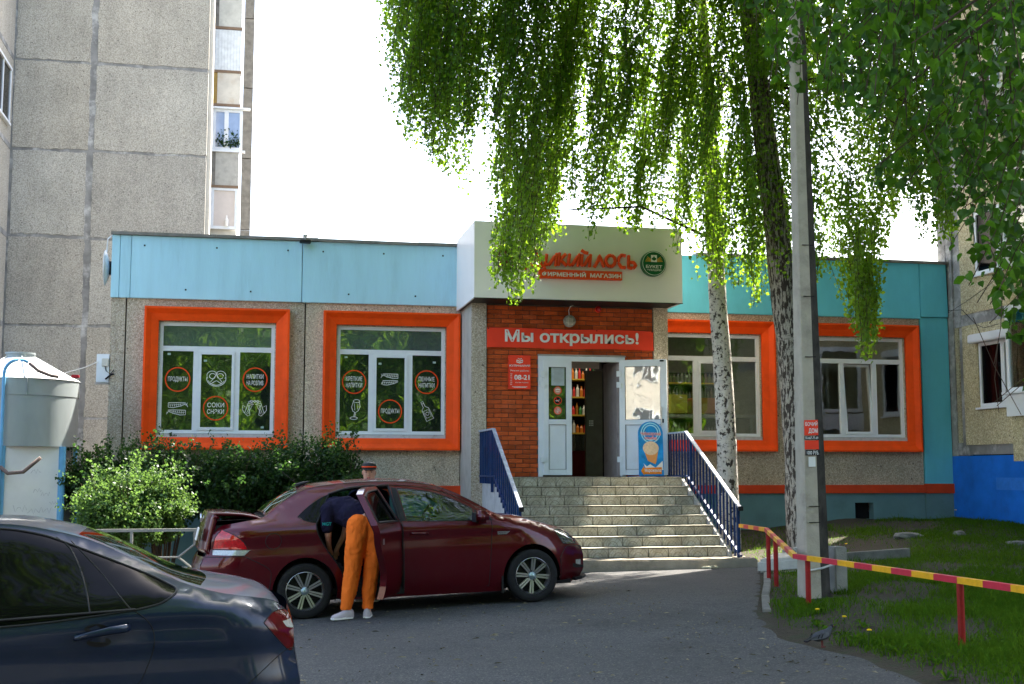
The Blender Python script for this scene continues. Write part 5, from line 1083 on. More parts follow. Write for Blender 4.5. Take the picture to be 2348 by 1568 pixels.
# nose and tail closing sheets
def nose(y_, z_): w_ = sh1.W(min(sh1.Xr(z_), 3.27), z_); X = min(sh1.Xr(z_), 3.34 if z_ < .6 else 3.27 + (sh1.Xr(z_) - 3.27) * 1.); return (X + .09 * (1 - abs(y_) ** 2), y_ * sh1.W(X, z_), z_)
V, D = cut_sheet([(-1, .2), (1, .2), (1, .66), (-1, .66)], [('grille', [(-.5, .5), (.5, .5), (.5, .62), (-.5, .62)]), ('lower_grille', [(-.6, .25), (.6, .25), (.6, .4), (-.6, .4)])], .08)
for k, F in D.items(): lifted({'body': 'front_fascia'}.get(k, k), V, F, nose, M['maroon' if k == 'body' else 'plastic'], car)
obj('front_lip', MB().prism([(3.16, -.70, .20), (3.28, -.60, .205), (3.40, -.40, .21), (3.42, 0, .21), (3.40, .4, .21), (3.28, .60, .21), (3.16, .70, .2)], (0, 0, .03)), M['plastic'], car, bevel=.006)
def tailf(y_, z_): return (sh1.Xl(z_) - .06 * (1 - abs(y_) ** 2), y_ * sh1.W(sh1.Xl(z_), z_), z_)
V, D = cut_sheet([(-1, .22), (1, .22), (1, .72), (-1, .72)], [('reflector', [(-.9, .40), (-.6, .40), (-.6, .45), (-.9, .45)])], .08)
for k, F in D.items(): lifted({'body': 'rear_fascia'}.get(k, k), V, F, tailf, M['maroon' if k == 'body' else 'redlens'], car, flip=True)
# boot opening and raised lid
obj('boot_lining', MB().box(-.96, -.40, -.62, -.58, .5, 1.05).box(-.96, -.40, .58, .62, .5, 1.05).box(-.98, -.2, -.62, .62, .48, .5).box(-.42, -.40, -.62, .62, .5, 1.07).box(-1.0, -.94, -.62, .62, .5, .70), M['dark'], car)
q = MB(); q.prism([(-.40, -.70, 1.10), (-.40, .70, 1.10), (-.37, .70, 1.125), (-.37, -.70, 1.125)], (0, 0, .01)); obj('scuttle', q, M['plastic'], car)
prof = [(-.40, 1.105), (-.50, 1.145), (-.65, 1.178), (-.82, 1.196), (-.95, 1.203), (-1.005, 1.198), (-1.03, 1.15), (-1.045, 1.09), (-1.075, .98), (-1.10, .88), (-1.115, .80), (-1.09, .765), (-1.02, .755)]
def lid(u, v_):
    i = min(int(max(u, 0)), len(prof) - 2); f_ = u - i; x = prof[i][0] * (1 - f_) + prof[i + 1][0] * f_; z = prof[i][1] * (1 - f_) + prof[i + 1][1] * f_
    k = abs(v_) ** 5; w_ = .64 if u < 6 else .64 + .02 * (u - 6) / 6; return (x + .035 * (k if u > 5 else 0) + (.05 * (abs(v_) ** 2) if u > 5 else .05 * abs(v_) ** 2 * u / 5), v_ * w_, z - .022 * k)
lidp = bpy.data.objects.new('boot_lid', None)
q = MB(); nu, nv = 49, 21
for i in range(nu):
    for j in range(nv): q.v.append(lid(i * 12 / (nu - 1), -1 + 2 * j / (nv - 1)))
q.f = [(i * nv + j, (i + 1) * nv + j, (i + 1) * nv + j + 1, i * nv + j + 1) for i in range(nu - 1) for j in range(nv - 1)]; n0 = len(q.v)
for i in range(nu):
    for j in range(nv):
        x, y, z = lid(i * 12 / (nu - 1), -1 + 2 * j / (nv - 1)); u = i * 12 / (nu - 1); q.v.append((x + (.045 if u > 5 else .01 * u), y * .965, z - (.03 if u < 6 else .0)))
q.f += [(n0 + i * nv + j, n0 + i * nv + j + 1, n0 + (i + 1) * nv + j + 1, n0 + (i + 1) * nv + j) for i in range(nu - 1) for j in range(nv - 1)]
for i in range(nu - 1):
    for j, s_ in ((0, 1), (nv - 1, -1)): a = i * nv + j; f_ = (a, n0 + a, n0 + a + nv, a + nv); q.f.append(f_ if s_ > 0 else f_[::-1])
ld_ = obj('boot_lid', q, M['maroon'], car, smooth=True)
q = MB(); pl = [(-1.062, 1.03), (-1.098, .90)]; q.quad((pl[0][0] - .014, -.36, pl[0][1]), (pl[0][0] - .014, .16, pl[0][1]), (pl[1][0] - .012, .16, pl[1][1]), (pl[1][0] - .012, -.36, pl[1][1])); 
q = MB().prism([(-1.09, -.58, 1.03), (-1.09, -.30, 1.03), (-1.125, -.30, .90), (-1.125, -.58, .90)], (-.008, 0, .0)); pq = obj('number_plate', q, M['printwhite'], ld_)
obj('badge', MB().lathe([(0, -.012), (.045, -.012), (.055, 0)], (-1.045, 0, 1.12), 'x', 20), M['silver'], ld_)
text('plate_digits', 'с 417 ме', lambda x, y, h=0: (-1.134 - (.13 - y) * .27 - h, -.55 + x, .90 + y), .04, .22, .03, .10, M['black'], pq, h=.002)
# shark-fin antenna with whip
obj('antenna', MB().tube([(.02, 0, 1.425), (.10, 0, 1.455), (.18, 0, 1.475)], [.03, .022, .004], 8).tube([(.04, 0, 1.45), (-.13, 0, 1.60)], .004, 5), M['plastic'], car)
# door mirror, handle, fuel flap, badge
rounded_box('door_mirror', 1.90, 2.05, -1.06, -.84, .935, 1.08, M['maroon'], car, .035); rounded_box('door_mirror', 1.90, 2.05, .84, 1.06, .935, 1.08, M['maroon'], car, .035)
obj('mirror_glass', MB().box(1.89, 1.90, -1.03, -.87, .955, 1.06), M['plastic'], car)
L1 = sh1.side(-1); q = MB(); q.tube([(lambda p: (p[0], p[1] - d, p[2]))(L1(x, z)) for x, z, d in [(1.18, .855, 0), (1.20, .858, .03), (1.28, .858, .038), (1.36, .855, .03), (1.38, .85, 0)]], .013, 8); obj('door_handle', q, M['maroon'], car, smooth=True)
q = MB(); fp = arc(-.33, .86, .085, .085, 0, 360, 30); shut(q, fp, L1); obj('fuel_flap_seam', q, M['plastic'], car)
q = MB(); stroke3(q, [(x, .60 + .0 * x + .022 * math.sin(max(0, min(1, (x + .9) / .5)) * 1.5)) for x in np.arange(-.98, -.42, .06)], L1, .006)
q = MB(); q.add([(lambda p: (p[0], p[1] - .006, p[2]))(L1(x, z)) for x, z in [(2.19, .828), (2.34, .824), (2.30, .792), (2.195, .794)]], [(0, 1, 2, 3)]); bg_ = obj('side_badge', q, M['silver'], car); text('badge_print', 'POLO', lambda x, y, h=0: (x, L1(x, y)[1] - .008, y), 2.205, 2.285, .802, .818, M['black'], bg_)
# open rear door: built closed, then swung round its hinge
dh = Vector((1.075, -.835, 0)); ang = R(64)
rdl = cut_sheet(rdoor, [('door_window', rwin)], .05); Md = Matrix.Translation(dh) @ Matrix.Rotation(ang, 4, 'Z') @ Matrix.Translation(-dh)
lft = sh1.side(-1)
od = lifted('open_rear_door', rdl[0], rdl[1]['body'], lft, M['maroon'], car); od.data.transform(Md)
o2 = lifted('window_glass', rdl[0], rdl[1]['door_window'], lft, M['blackglass'], od, off=-.012); o2.data.transform(Md)
o2 = lifted('door_card', rdl[0], rdl[1]['body'], lft, M['plastic'], od, off=-.07); o2.data.transform(Md)
q = MB(); pp = dense(rdoor, .03); n = len(pp)
for a, b_ in pp: p = lft(a, b_); q.v += [p, (p[0], p[1] + .07, p[2])]
q.f = [(2 * i, 2 * ((i + 1) % n), 2 * ((i + 1) % n) + 1, 2 * i + 1) for i in range(n)]; o2 = obj('door_edge', q, M['maroon'], od); o2.data.transform(Md)
q = MB(); pp = dense(rwin, .03); n = len(pp)
for a, b_ in pp: p = lft(a, b_); q.v += [p, (p[0], p[1] + .07, p[2])]
q.f = [(2 * i, 2 * ((i + 1) % n), 2 * ((i + 1) % n) + 1, 2 * i + 1) for i in range(n)]; q.tube([lft(a, b_) for a, b_ in pp], .012, 5); o2 = obj('window_seal', q, M['plastic'], od); o2.data.transform(Md)
q = MB().box(.45, .5, -.78, -.70, .88, .92).box(.28, .33, -.85, -.78, .80, .86); o2 = obj('door_latch', q, M['silver'], od); o2.data.transform(Md)
# aperture seal and cabin
q = MB(); pp = dense(rdoor, .03); q.tube([(a, lft(a, b_)[1] + .02, b_) for a, b_ in pp + pp[:1]], .018, 6); obj('aperture_seal', q, M['plastic'], car)
q = MB(); n = len(pp)
for a, b_ in pp: q.v += [(a, lft(a, b_)[1], b_), (a, lft(a, b_)[1] + .08, b_)]
q.f = [(2 * i, 2 * ((i + 1) % n), 2 * ((i + 1) % n) + 1, 2 * i + 1) for i in range(n)]; obj('door_jamb', q, M['maroon'], car)
obj('cabin_floor', MB().box(-.1, 2.2, -.74, .74, .24, .30).box(.4, 1.1, -.80, -.70, .20, .34), M['dark'], car)
rounded_box('rear_seat', -.1, .5, -.66, .66, .30, .56, M['seat'], car, .06); rounded_box('rear_seat_back', -.22, -.04, -.66, .66, .45, 1.08, M['seat'], car, .06, 14)
for yy in (-.37, .37):
    rounded_box('front_seat', 1.05, 1.55, yy - .24, yy + .24, .32, .55, M['seat'], car, .06); rounded_box('front_seat_back', .93, 1.06, yy - .23, yy + .23, .50, 1.10, M['seat'], car, .05, -16); rounded_box('head_rest', .80, .88, yy - .12, yy + .12, 1.14, 1.30, M['seat'], car, .03, -12)
rounded_box('dashboard', 1.78, 2.12, -.68, .68, .62, 1.0, mat('dashboard_grey', (.05, .055, .06), .6), car, .05)
q = MB(); sc_ = Vector((1.62, .34, .96)); mt = Matrix.Translation(sc_) @ Matrix.Rotation(R(-66), 4, 'Y')
q.tube([tuple(mt @ Vector((.18 * math.cos(a), .18 * math.sin(a), 0))) for a in np.linspace(0, 2 * math.pi, 28)], .016, 8); q.tube([tuple(mt @ Vector((-.17, 0, 0))), tuple(mt @ Vector((.17, 0, -.01)))], .02, 6); q.tube([tuple(mt @ Vector((0, -.17, 0))), tuple(mt @ Vector((0, .0, 0)))], .02, 6); q.tube([tuple(mt @ Vector((0, 0, 0))), tuple(mt @ Vector((0, 0, -.25)))], .03, 8)
obj('steering_wheel', q, M['plastic'], car, smooth=True); obj('wheel_boss', MB().lathe([(0, .0), (.05, 0), (.05, .03)], tuple(sc_), 'x', 16), M['silver'], car)
obj('inner_mirror', MB().box(1.60, 1.64, -.1, .12, 1.24, 1.30).tube([(1.62, 0, 1.3), (1.66, 0, 1.38)], .008, 5), M['plastic'], car)
obj('wiper', MB().tube([tl_(2.15, -.5), tl_(2.10, -.1), tl_(2.06, .3)], .007, 5), M['plastic'], car)
# ------------------------------------------------------------ dark blue saloon in the foreground, x towards its tail
hd = R(5.4); dx = np.array([math.cos(hd), math.sin(hd), 0.]); dy = np.cross([0, 0, 1.], dx); D0 = np.array([.12, -16.61, -.07]) + dy * .87
dc = thing('dark_saloon', 'dark blue saloon cut off by the left edge, black windows and red tail light', 'car', tuple(D0), local=True); dc.rotation_euler = (0, 0, hd)
T = [(-4.2, .6), (-4., .8), (-3.2, .98), (-2.9, 1.02), (-2.2, 1.36), (-1.75, 1.417), (-1.315, 1.414), (-.98, 1.358), (-.70, 1.247), (-.45, 1.122), (-.27, 1.072), (-.046, 1.032), (.032, 1.008), (.06, .985), (.14, .85)]
wT = [(-4.2, .6), (-3., .72), (-2.2, .60), (-1.5, .57), (-1.0, .58), (-.6, .635), (-.3, .70), (.14, .72)]; belt = [(-4.2, .7), (-3., .93), (-1.27, .975), (-.67, 1.035), (-.4, 1.045), (-.25, 1.02), (.0, .965), (.14, .86)]
base = [(.15, .79), (.3, .84), (.5, .868), (.70, .866), (.80, .862), (.86, .872), (.92, .862)]
Xl = [(.2, -4.2), (1., -4.1)]; Xr = [(.2, .12), (.62, .137), (.74, .11), (.80, .103), (.9, .098), (.98, .07), (1.06, .03)]
sh2 = Shell(T, wT, belt, base, Xl, Xr, (.6, .7, 2.4), (.34, .78, 2.3)); sh2.crown = lambda x: .022
arch2 = [(-.80 + .36 * math.cos(R(a)), .29 + .37 * math.sin(R(a))) for a in range(0, 181, 9)]; archf2 = [(-3.45 + .36 * math.cos(R(a)), .29 + .37 * math.sin(R(a))) for a in range(0, 181, 9)]
OUT2 = [(-4.15, .2)] + [(-4.15, .6)] + [(float(x), float(sh2.T(x))) for x in np.arange(-4.1, .05, .05)] + [(.06, .975), (.085, .95), (.10, .88), (.103, .80), (.11, .74), (.137, .62), (.13, .4), (.08, .2), (-.42, .2)] + arch2 + [(-1.2, .17), (-3.05, .17)] + archf2 + [(-3.85, .2)]
dlo = smooth([(-2.2, .955), (-2.2, .955), (-2.05, 1.28), (-1.8, 1.365), (-1.5, 1.392), (-1.294, 1.392), (-1.13, 1.365), (-1.0, 1.322), (-.645, 1.182), (-.523, 1.125), (-.482, 1.10), (-.50, 1.075), (-.562, 1.04), (-.67, 1.015), (-.67, 1.015), (-1.28, .955)])
tl2 = smooth([(.062, .972), (.062, .972), (.09, .945), (.102, .85), (.100, .785), (.100, .785), (.065, .785), (-.065, .93), (-.065, .93), (-.01, .975)])
rev2 = smooth([(.038, .925), (.038, .925), (.096, .928), (.096, .928), (.098, .885), (.098, .885), (.062, .895)])
drs = smooth([(-1.75, .2), (-1.75, .2), (-1.73, .9), (-1.72, .955), (-1.72, .955), (-.68, 1.014), (-.68, 1.014), (-.622, .972), (-.588, .92), (-.580, .85), (-.604, .76), (-.66, .66), (-.80, .60), (-1.10, .52), (-1.2, .3), (-1.2, .2), (-1.2, .2)])
bmp2 = smooth([(.14, .17), (.14, .17), (.14, .78), (.14, .78), (.04, .775), (-.15, .635), (-.40, .42), (-.42, .17), (-.42, .17)])
for sg in (-1, 1):
    V, D = cut_sheet(OUT2, [('rear_bumper', bmp2), ('rear_door', drs), ('window_glass', dlo), ('tail_light', tl2), ('reversing_lens', rev2)], .045)
    mm = dict(body='darkblue', rear_bumper='darkblue', rear_door='darkblue', window_glass='blackglass', tail_light='dredlens', reversing_lens='clearlens'); lf_ = sh2.side(sg)
    for k, F in D.items(): lifted({'body': 'body_side'}.get(k, k), V, F, lf_, M[mm[k]], dc, flip=(sg > 0))
    q = MB()
    for p in (drs, bmp2, tl2): pp = dense(p, .025); shut(q, pp + pp[:1], lf_, .0025, OUT2)
    obj('shut_lines', q, M['black'], dc, kind='stuff')
    wheel(dc, (-.80, sg * .77, .30), sg); wheel(dc, (-3.45, sg * .77, .30), sg)
    obj('arch_inner_wall', MB().box(-1.2, -.42, sg * .5 - .01, sg * .5 + .01, .15, .66).box(-3.85, -3.05, sg * .5 - .01, sg * .5 + .01, .15, .66), M['black'], dc)
lf_ = sh2.side(-1)
q = MB(); pp = dense(dlo, .02); i0 = [p for p in pp]; q.tube([(lambda p: (p[0], p[1] - .002, p[2]))(lf_(a, b_)) for a, b_ in pp + pp[:1]], .0055, 6); obj('window_trim', q, M['plastic'], dc)
q = MB(); stroke3(q, smooth([(-1.05, 1.348), (-.985, 1.30), (-.93, 1.20), (-.895, 1.10), (-.875, 1.01)], False), lf_, .004); obj('glass_divider', q, M['plastic'], dc)
q = MB(); stroke3(q, smooth([(-.98, 1.33), (-.85, 1.20), (-.72, 1.05), (-.69, 1.02)], False), lf_, .0035); obj('quarter_seam', q, M['plastic'], dc)
q = MB(); stroke3(q, [(x, .962 + (x + 1.72) * .054) for x in np.arange(-1.72, -.66, .05)], lambda a, b_: (lambda p: (p[0], p[1] - .006, p[2]))(lf_(a, b_)), .0065); obj('belt_moulding', q, M['plastic'], dc)
q = MB(); rl_ = [(lambda p: (p[0], p[1] + .02, p[2] + .004))(lf_(x, sh2.T(x) - .012)) for x in np.arange(-2.4, -.75, .06)]; q.tube(rl_, .011, 6); obj('roof_moulding', q, M['plastic'], dc)
q = MB(); pts = [(-.945, .893, .0), (-.935, .897, .028), (-.87, .912, .040), (-.78, .928, .042), (-.71, .936, .034), (-.69, .936, .0)]
vs = []; 
for i, (x, z, d) in enumerate(pts):
    p = lf_(x, z); h_ = [.010, .013, .015, .019, .020, .016][i]
    for j in range(8): a = 2 * math.pi * j / 8; vs.append((p[0], p[1] - d + .008 * math.cos(a), p[2] + h_ * math.sin(a)))
q.add(vs, [(i * 8 + j, i * 8 + (j + 1) % 8, (i + 1) * 8 + (j + 1) % 8, (i + 1) * 8 + j) for i in range(5) for j in range(8)] + [tuple(range(8)), tuple(range(40, 48))]); dh2 = obj('door_handle', q, M['darkblue'], dc, smooth=True)
q = MB(); 
for cxx, czz, rx, ry in ((-.845, .935, .052, .022), (-.83, .872, .055, .022)):
    q.add([(lambda p: (p[0], p[1] - .001, p[2]))(lf_(cxx + rx * math.cos(a), czz + ry * math.sin(a))) for a in np.linspace(0, 2 * math.pi, 18)[:-1]], [tuple(range(17))])
obj('handle_recess_shade', q, M['black'], dh2)  # flat black ovals paint the shade of the grip hollows
tp = sh2.top(); V, D = cut_sheet([(-4.1, -1), (-4.1, 1), (.035, 1), (.035, -1)], [('rear_screen', smooth([(-.95, -.86), (-.95, -.86), (-.93, 0), (-.95, .86), (-.95, .86), (-.36, .88), (-.36, .88), (-.30, 0), (-.36, -.88), (-.36, -.88)])), ('windscreen', [(-2.3, -.86), (-2.3, .86), (-2.95, .9), (-2.95, -.9)])], .07)
for k, F in D.items(): lifted({'body': 'roof_and_deck'}.get(k, k), V, F, tp, M['darkblue' if k == 'body' else 'blackglass'], dc, flip=False)
def tf2(y_, z_): X = sh2.Xr(z_); return (X + .05 * (1 - abs(y_) ** 2), y_ * sh2.W(X, z_), z_)
V, D = cut_sheet([(-1, .2), (1, .2), (1, .975), (-1, .975)], [('tail_light', [(-1, .79), (-.72, .79), (-.66, .95), (-1, .96)]), ('tail_light', [(1, .79), (.72, .79), (.66, .95), (1, .96)])], .09)
for k, F in D.items(): lifted({'body': 'rear_fascia'}.get(k, k), V, F, tf2, M['darkblue' if k == 'body' else 'dredlens'], dc)
obj('underbody', MB().box(-4.1, -.0, -.7, .7, .2, .24).box(-4.15, -4.1, -.6, .6, .2, .8), M['black'], dc); obj('cabin_block', MB().box(-2.9, -.6, -.5, .5, .24, 1.0), M['dark'], dc)
# ------------------------------------------------------------ skinned figures
def skin(name, chains, m, parent, sub=2, root=0, **tags):
    """chains: list of [(x,y,z,rx,ry), ...]; equal coordinates share a joint"""
    vs = []; rs = []; es = []; idx = {}
    for ch in chains:
        last = None
        for p in ch:
            k = tuple(round(c_, 4) for c_ in p[:3])
            if k not in idx: idx[k] = len(vs); vs.append(k); rs.append((p[3], p[4] if len(p) > 4 else p[3]))
            if last is not None and last != idx[k]: es.append((last, idx[k]))
            last = idx[k]
    me = bpy.data.meshes.new(name); me.from_pydata(vs, es, []); o = bpy.data.objects.new(name, me); COL.objects.link(o)
    md = o.modifiers.new('s', 'SKIN'); md.use_smooth_shade = True
    for i, sv in enumerate(me.skin_vertices[0].data): sv.radius = rs[i]; sv.use_root = i == root
    mo = o.modifiers.new('u', 'SUBSURF'); mo.levels = sub; mo.render_levels = sub
    dg = bpy.context.evaluated_depsgraph_get(); me2 = bpy.data.meshes.new_from_object(o.evaluated_get(dg)); bpy.data.objects.remove(o); me2.name = name
    me2.materials.clear(); me2.materials.append(m); me2.polygons.foreach_set('use_smooth', [True] * len(me2.polygons)); return link(name, me2, None, parent, **tags)
def blob(name, chains, m, parent, vox=.012, **tags):
    """one continuous surface: tapered limbs fused by a voxel remesh, then smoothed"""
    q = MB()
    for ch in chains:
        P_ = [np.array(p[:3], float) for p in ch]; r_ = [(p[3], p[4] if len(p) > 4 else p[3]) for p in ch]
        for i, p in enumerate(P_): a, b_ = r_[i]; ell(q, p, (a, b_, min(a, b_) if i in (0, len(P_) - 1) else (a + b_) / 2), 16, 10)
        for i in range(len(P_) - 1):
            d = P_[i + 1] - P_[i]; l_ = np.linalg.norm(d); d /= l_; ref = np.array([0, 1., 0]) if abs(d[1]) < .8 else np.array([0, 0, 1.]); a = np.cross(ref, d); a /= np.linalg.norm(a); b2 = np.cross(d, a); vs = []
            for k in (0, 1):
                for j in range(16): t_ = 2 * math.pi * j / 16; vs.append(P_[i + k] + a * r_[i + k][0] * math.cos(t_) + b2 * r_[i + k][1] * math.sin(t_))
            q.add(vs, [(j, (j + 1) % 16, 16 + (j + 1) % 16, 16 + j) for j in range(16)] + [tuple(range(16))[::-1], tuple(range(16, 32))])
    me = q.mesh(name); o = bpy.data.objects.new(name, me); COL.objects.link(o); md = o.modifiers.new('r', 'REMESH'); md.mode = 'VOXEL'; md.voxel_size = vox; ms = o.modifiers.new('s', 'SMOOTH'); ms.factor = .6; ms.iterations = 9
    me2 = bpy.data.meshes.new_from_object(o.evaluated_get(bpy.context.evaluated_depsgraph_get())); bpy.data.objects.remove(o); me2.name = name; me2.materials.clear(); me2.materials.append(m); me2.polygons.foreach_set('use_smooth', [True] * len(me2.polygons)); return link(name, me2, None, parent, **tags)
def ell(q, c_, r_, n=14, k=9):
    o = len(q.v)
    for i in range(k + 1):
        a = math.pi * i / k
        for j in range(n): b_ = 2 * math.pi * j / n; q.v.append((c_[0] + r_[0] * math.sin(a) * math.cos(b_), c_[1] + r_[1] * math.sin(a) * math.sin(b_), c_[2] + r_[2] * math.cos(a)))
    q.f += [(o + i * n + j, o + i * n + (j + 1) % n, o + (i + 1) * n + (j + 1) % n, o + (i + 1) * n + j) for i in range(k) for j in range(n)]
def cloth(name, c, sc, am):
    _, t, b = newmat(name); v = coords(t, (1, 1, .45)); n1 = noise(t, v, sc, 3, .55)
    L(t, mix(t, ramp(t, noise(t, coords(t), 3, 4), [(.3, 0), (.7, 1)]), tuple(x * .86 for x in c), c), b.inputs['Base Color']); b.inputs['Roughness'].default_value = .95; b.inputs['Specular IOR Level'].default_value = .05
    bump(t, b, n1, am, .05); return MATS[name]
CL_O = cloth('orange_jersey', (.97, .19, .026), 9, .9); CL_N = cloth('navy_jersey', (.018, .016, .035), 11, .6)
# bending woman: figure frame = car frame (x along the car, y inwards); feet on the asphalt beside the sill
fo = thing('person', 'person in orange joggers and navy t-shirt bending into the maroon car', 'person', tuple(CR + ex * .52 + ey * -.22), local=True)
fo.rotation_euler = (0, 0, math.atan2(ex[1], ex[0])); S0 = (.52, -.22)
zg = GA(*(CR + ex * .52 + ey * -.22)[:2]) - float((CR + ex * .52 + ey * -.22)[2])
def B(x, y, z, *r_): return (x - S0[0], y - S0[1], z + zg * 0 , *r_)
hipL, hipR = B(.51, -.19, .90, .118, .125), B(.70, -.18, .90, .118, .125); pel = B(.605, -.17, 1.0, .16, .13)
legs = [[pel, hipL, B(.475, -.215, .70, .098), B(.455, -.235, .50, .078), B(.42, -.245, .30, .070), B(.395, -.25, .14, .052)], [pel, hipR, B(.70, -.19, .70, .098), B(.665, -.205, .50, .078), B(.645, -.215, .30, .070), B(.635, -.215, .14, .052)]]
sp = [pel, B(.52, -.05, 1.06, .14, .12), B(.42, .08, 1.12, .145, .11), B(.34, .20, 1.14, .14, .10), B(.30, .27, 1.13, .07), B(.26, .36, 1.10, .05), B(.22, .42, 1.06, .075)]
shL, shR = B(.24, .10, 1.13, .065), B(.46, .24, 1.13, .065)
arms = [[B(.34, .20, 1.14, .14, .10), shL, B(.225, .06, 1.0, .048), B(.235, .06, .88, .040), B(.26, .14, .76, .030), B(.28, .19, .70, .030)], [B(.34, .20, 1.14, .14, .10), shR, B(.47, .25, .98, .045), B(.44, .24, .86, .038), B(.38, .26, .74, .03), B(.36, .27, .69, .03)]]
small = lambda chs, k: [[(p[0], p[1], p[2], p[3] * k, (p[4] if len(p) > 4 else p[3]) * k) for p in ch] for ch in chs]
hands = []
for c_ in (B(.28, .19, .70), B(.36, .27, .69)):
    for f_ in range(4): hands.append([(c_[0], c_[1], c_[2], .026), (c_[0] + (f_ - 1.5) * .014, c_[1] + .03, c_[2] - .05, .009), (c_[0] + (f_ - 1.5) * .016, c_[1] + .045, c_[2] - .085 + .006 * abs(f_ - 1), .008), (c_[0] + (f_ - 1.5) * .016, c_[1] + .04, c_[2] - .105 + .006 * abs(f_ - 1), .007)])
    hands.append([(c_[0], c_[1], c_[2], .026), (c_[0] + .035, c_[1] + .02, c_[2] - .02, .010), (c_[0] + .04, c_[1] + .035, c_[2] - .05, .009)])
bodyc = small([legs[0] + [B(.385, -.255, .06, .042)], legs[1] + [B(.635, -.22, .06, .042)], sp], .88) + [[(p[0], p[1], p[2], p[3] * (.88 if i == 0 else .95), (p[4] if len(p) > 4 else p[3]) * (.88 if i == 0 else .95)) for i, p in enumerate(ch)] for ch in arms]
hd2 = arms and [[(arms[0][-1][0], arms[0][-1][1], arms[0][-1][2], .03 * .95)] , []]
blob('body', bodyc + [[(h[0][0], h[0][1], h[0][2], .028)] + h[1:] for h in hands], M['skin'], fo, vox=.008)
jog = [[B(.535, -.17, .98, .135, .15), B(.52, -.20, .88, .125, .13), B(.482, -.215, .70, .108, .108), B(.462, -.235, .50, .090, .092), B(.425, -.245, .28, .083, .083), B(.400, -.25, .15, .062)],
       [B(.690, -.165, .98, .130, .15), B(.70, -.19, .88, .120, .13), B(.700, -.19, .70, .105, .105), B(.675, -.205, .50, .088, .09), B(.652, -.215, .28, .082, .082), B(.637, -.215, .15, .062)],
       [B(.53, -.16, .98, .13, .14), B(.69, -.16, .98, .13, .14)], [B(.60, -.14, 1.0, .13, .13), B(.56, -.08, 1.02, .13, .12)]]
def folds(o, amp):
    from mathutils import noise as mn
    me = o.data; me.update(); nv = [v_.normal.copy() for v_ in me.vertices]
    for v_, n_ in zip(me.vertices, nv):
        p = v_.co; k = mn.noise(Vector((p.x * 11, p.y * 11, p.z * 5))); r_ = 1 - abs(mn.noise(Vector((p.x * 7 + 3, p.y * 7, p.z * 15 + k * 1.5)))) * 4
        v_.co = p + n_ * amp * (max(-.6, r_) * .7 + k)
jg = blob('trousers', jog, CL_O, fo, vox=.009); folds(jg, .005)
q = MB(); q.tube([B(.40, -.14, .93)[:3], B(.44, -.24, .88)[:3], B(.435, -.275, .80)[:3]], .005, 5); q.lathe([(.056, 0), (.060, .012), (.060, .04), (.054, .05)], B(.394, -.25, .10)[:3], n=20); q.lathe([(.056, 0), (.060, .012), (.060, .04), (.054, .05)], B(.635, -.216, .10)[:3], n=20); obj('cuff', q, CL_O, jg, smooth=True)
sht = [[B(.60, -.12, 1.03, .15, .12), B(.50, -.03, 1.10, .165, .13), B(.40, .10, 1.15, .17, .13), B(.33, .20, 1.16, .16, .12), B(.30, .27, 1.14, .08)], [B(.34, .18, 1.17, .12, .11), B(.24, .08, 1.15, .09), B(.222, .06, 1.04, .072), B(.222, .055, .96, .070)], [B(.36, .2, 1.15, .12, .11), B(.46, .24, 1.13, .08), B(.47, .25, 1.0, .065)]]
ts = blob('t_shirt', sht, CL_N, fo, vox=.009); folds(ts, .006)
Pt = plane_map((B(.16, -.018, .985)), (1, 0, 0), (0, 0, 1)); text('sleeve_print', 'MGT', Pt, .0, .10, .0, .035, mat('teal_print', (.02, .35, .33), .5), ts, bold=.02)
q = MB(); ell(q, B(.20, .45, 1.03)[:3], (.085, .095, .11)); obj('hair', q, mat('dark_hair', (.03, .018, .01), .7), fo, smooth=True)
def shoe(c_, yaw, parent, mname, m, z0):
    q = MB(); n = 14; prof_ = [(-.10, .032, .075), (-.085, .038, .085), (-.04, .040, .082), (.02, .042, .070), (.07, .046, .052), (.12, .044, .04), (.15, .032, .028), (.163, .014, .016)]
    for (x, w_, h_) in prof_:
        for j in range(n): a = math.pi * j / (n - 1); X, Y, Z_ = x, w_ * math.cos(a), .018 + h_ * max(0., math.sin(a)) ** .7; q.v.append((c_[0] + X * math.cos(yaw) - Y * math.sin(yaw), c_[1] + X * math.sin(yaw) + Y * math.cos(yaw), z0 + Z_))
    k = len(prof_); q.f = [(i * n + j, i * n + j + 1, (i + 1) * n + j + 1, (i + 1) * n + j) for i in range(k - 1) for j in range(n - 1)] + [tuple(range(n)), tuple((k - 1) * n + j for j in range(n))]
    s_ = obj('shoe', q, m, parent, smooth=True)
    q = MB(); pts = [(-.105, .0), (-.09, .036), (-.03, .044), (.06, .050), (.12, .048), (.16, .03), (.172, 0), (.16, -.03), (.12, -.048), (.06, -.050), (-.03, -.044), (-.09, -.036)]
    q.prism([(c_[0] + X * math.cos(yaw) - Y * math.sin(yaw), c_[1] + X * math.sin(yaw) + Y * math.cos(yaw), z0) for X, Y in pts], (0, 0, .022)); obj('shoe_sole', q, M['printwhite'], s_, bevel=.005)
lil = mat('lilac_knit', (.46, .40, .42), .85, bu=.5, bs=200)
zf = GA(*(CR + ex * .5 + ey * -.3)[:2]) - (CR + ex * .52 + ey * -.22)[2]
shoe(B(.375, -.29, 0)[:2], R(205), fo, 'shoe', lil, 0.004); shoe(B(.635, -.20, 0)[:2], R(75), fo, 'shoe', lil, 0.004)
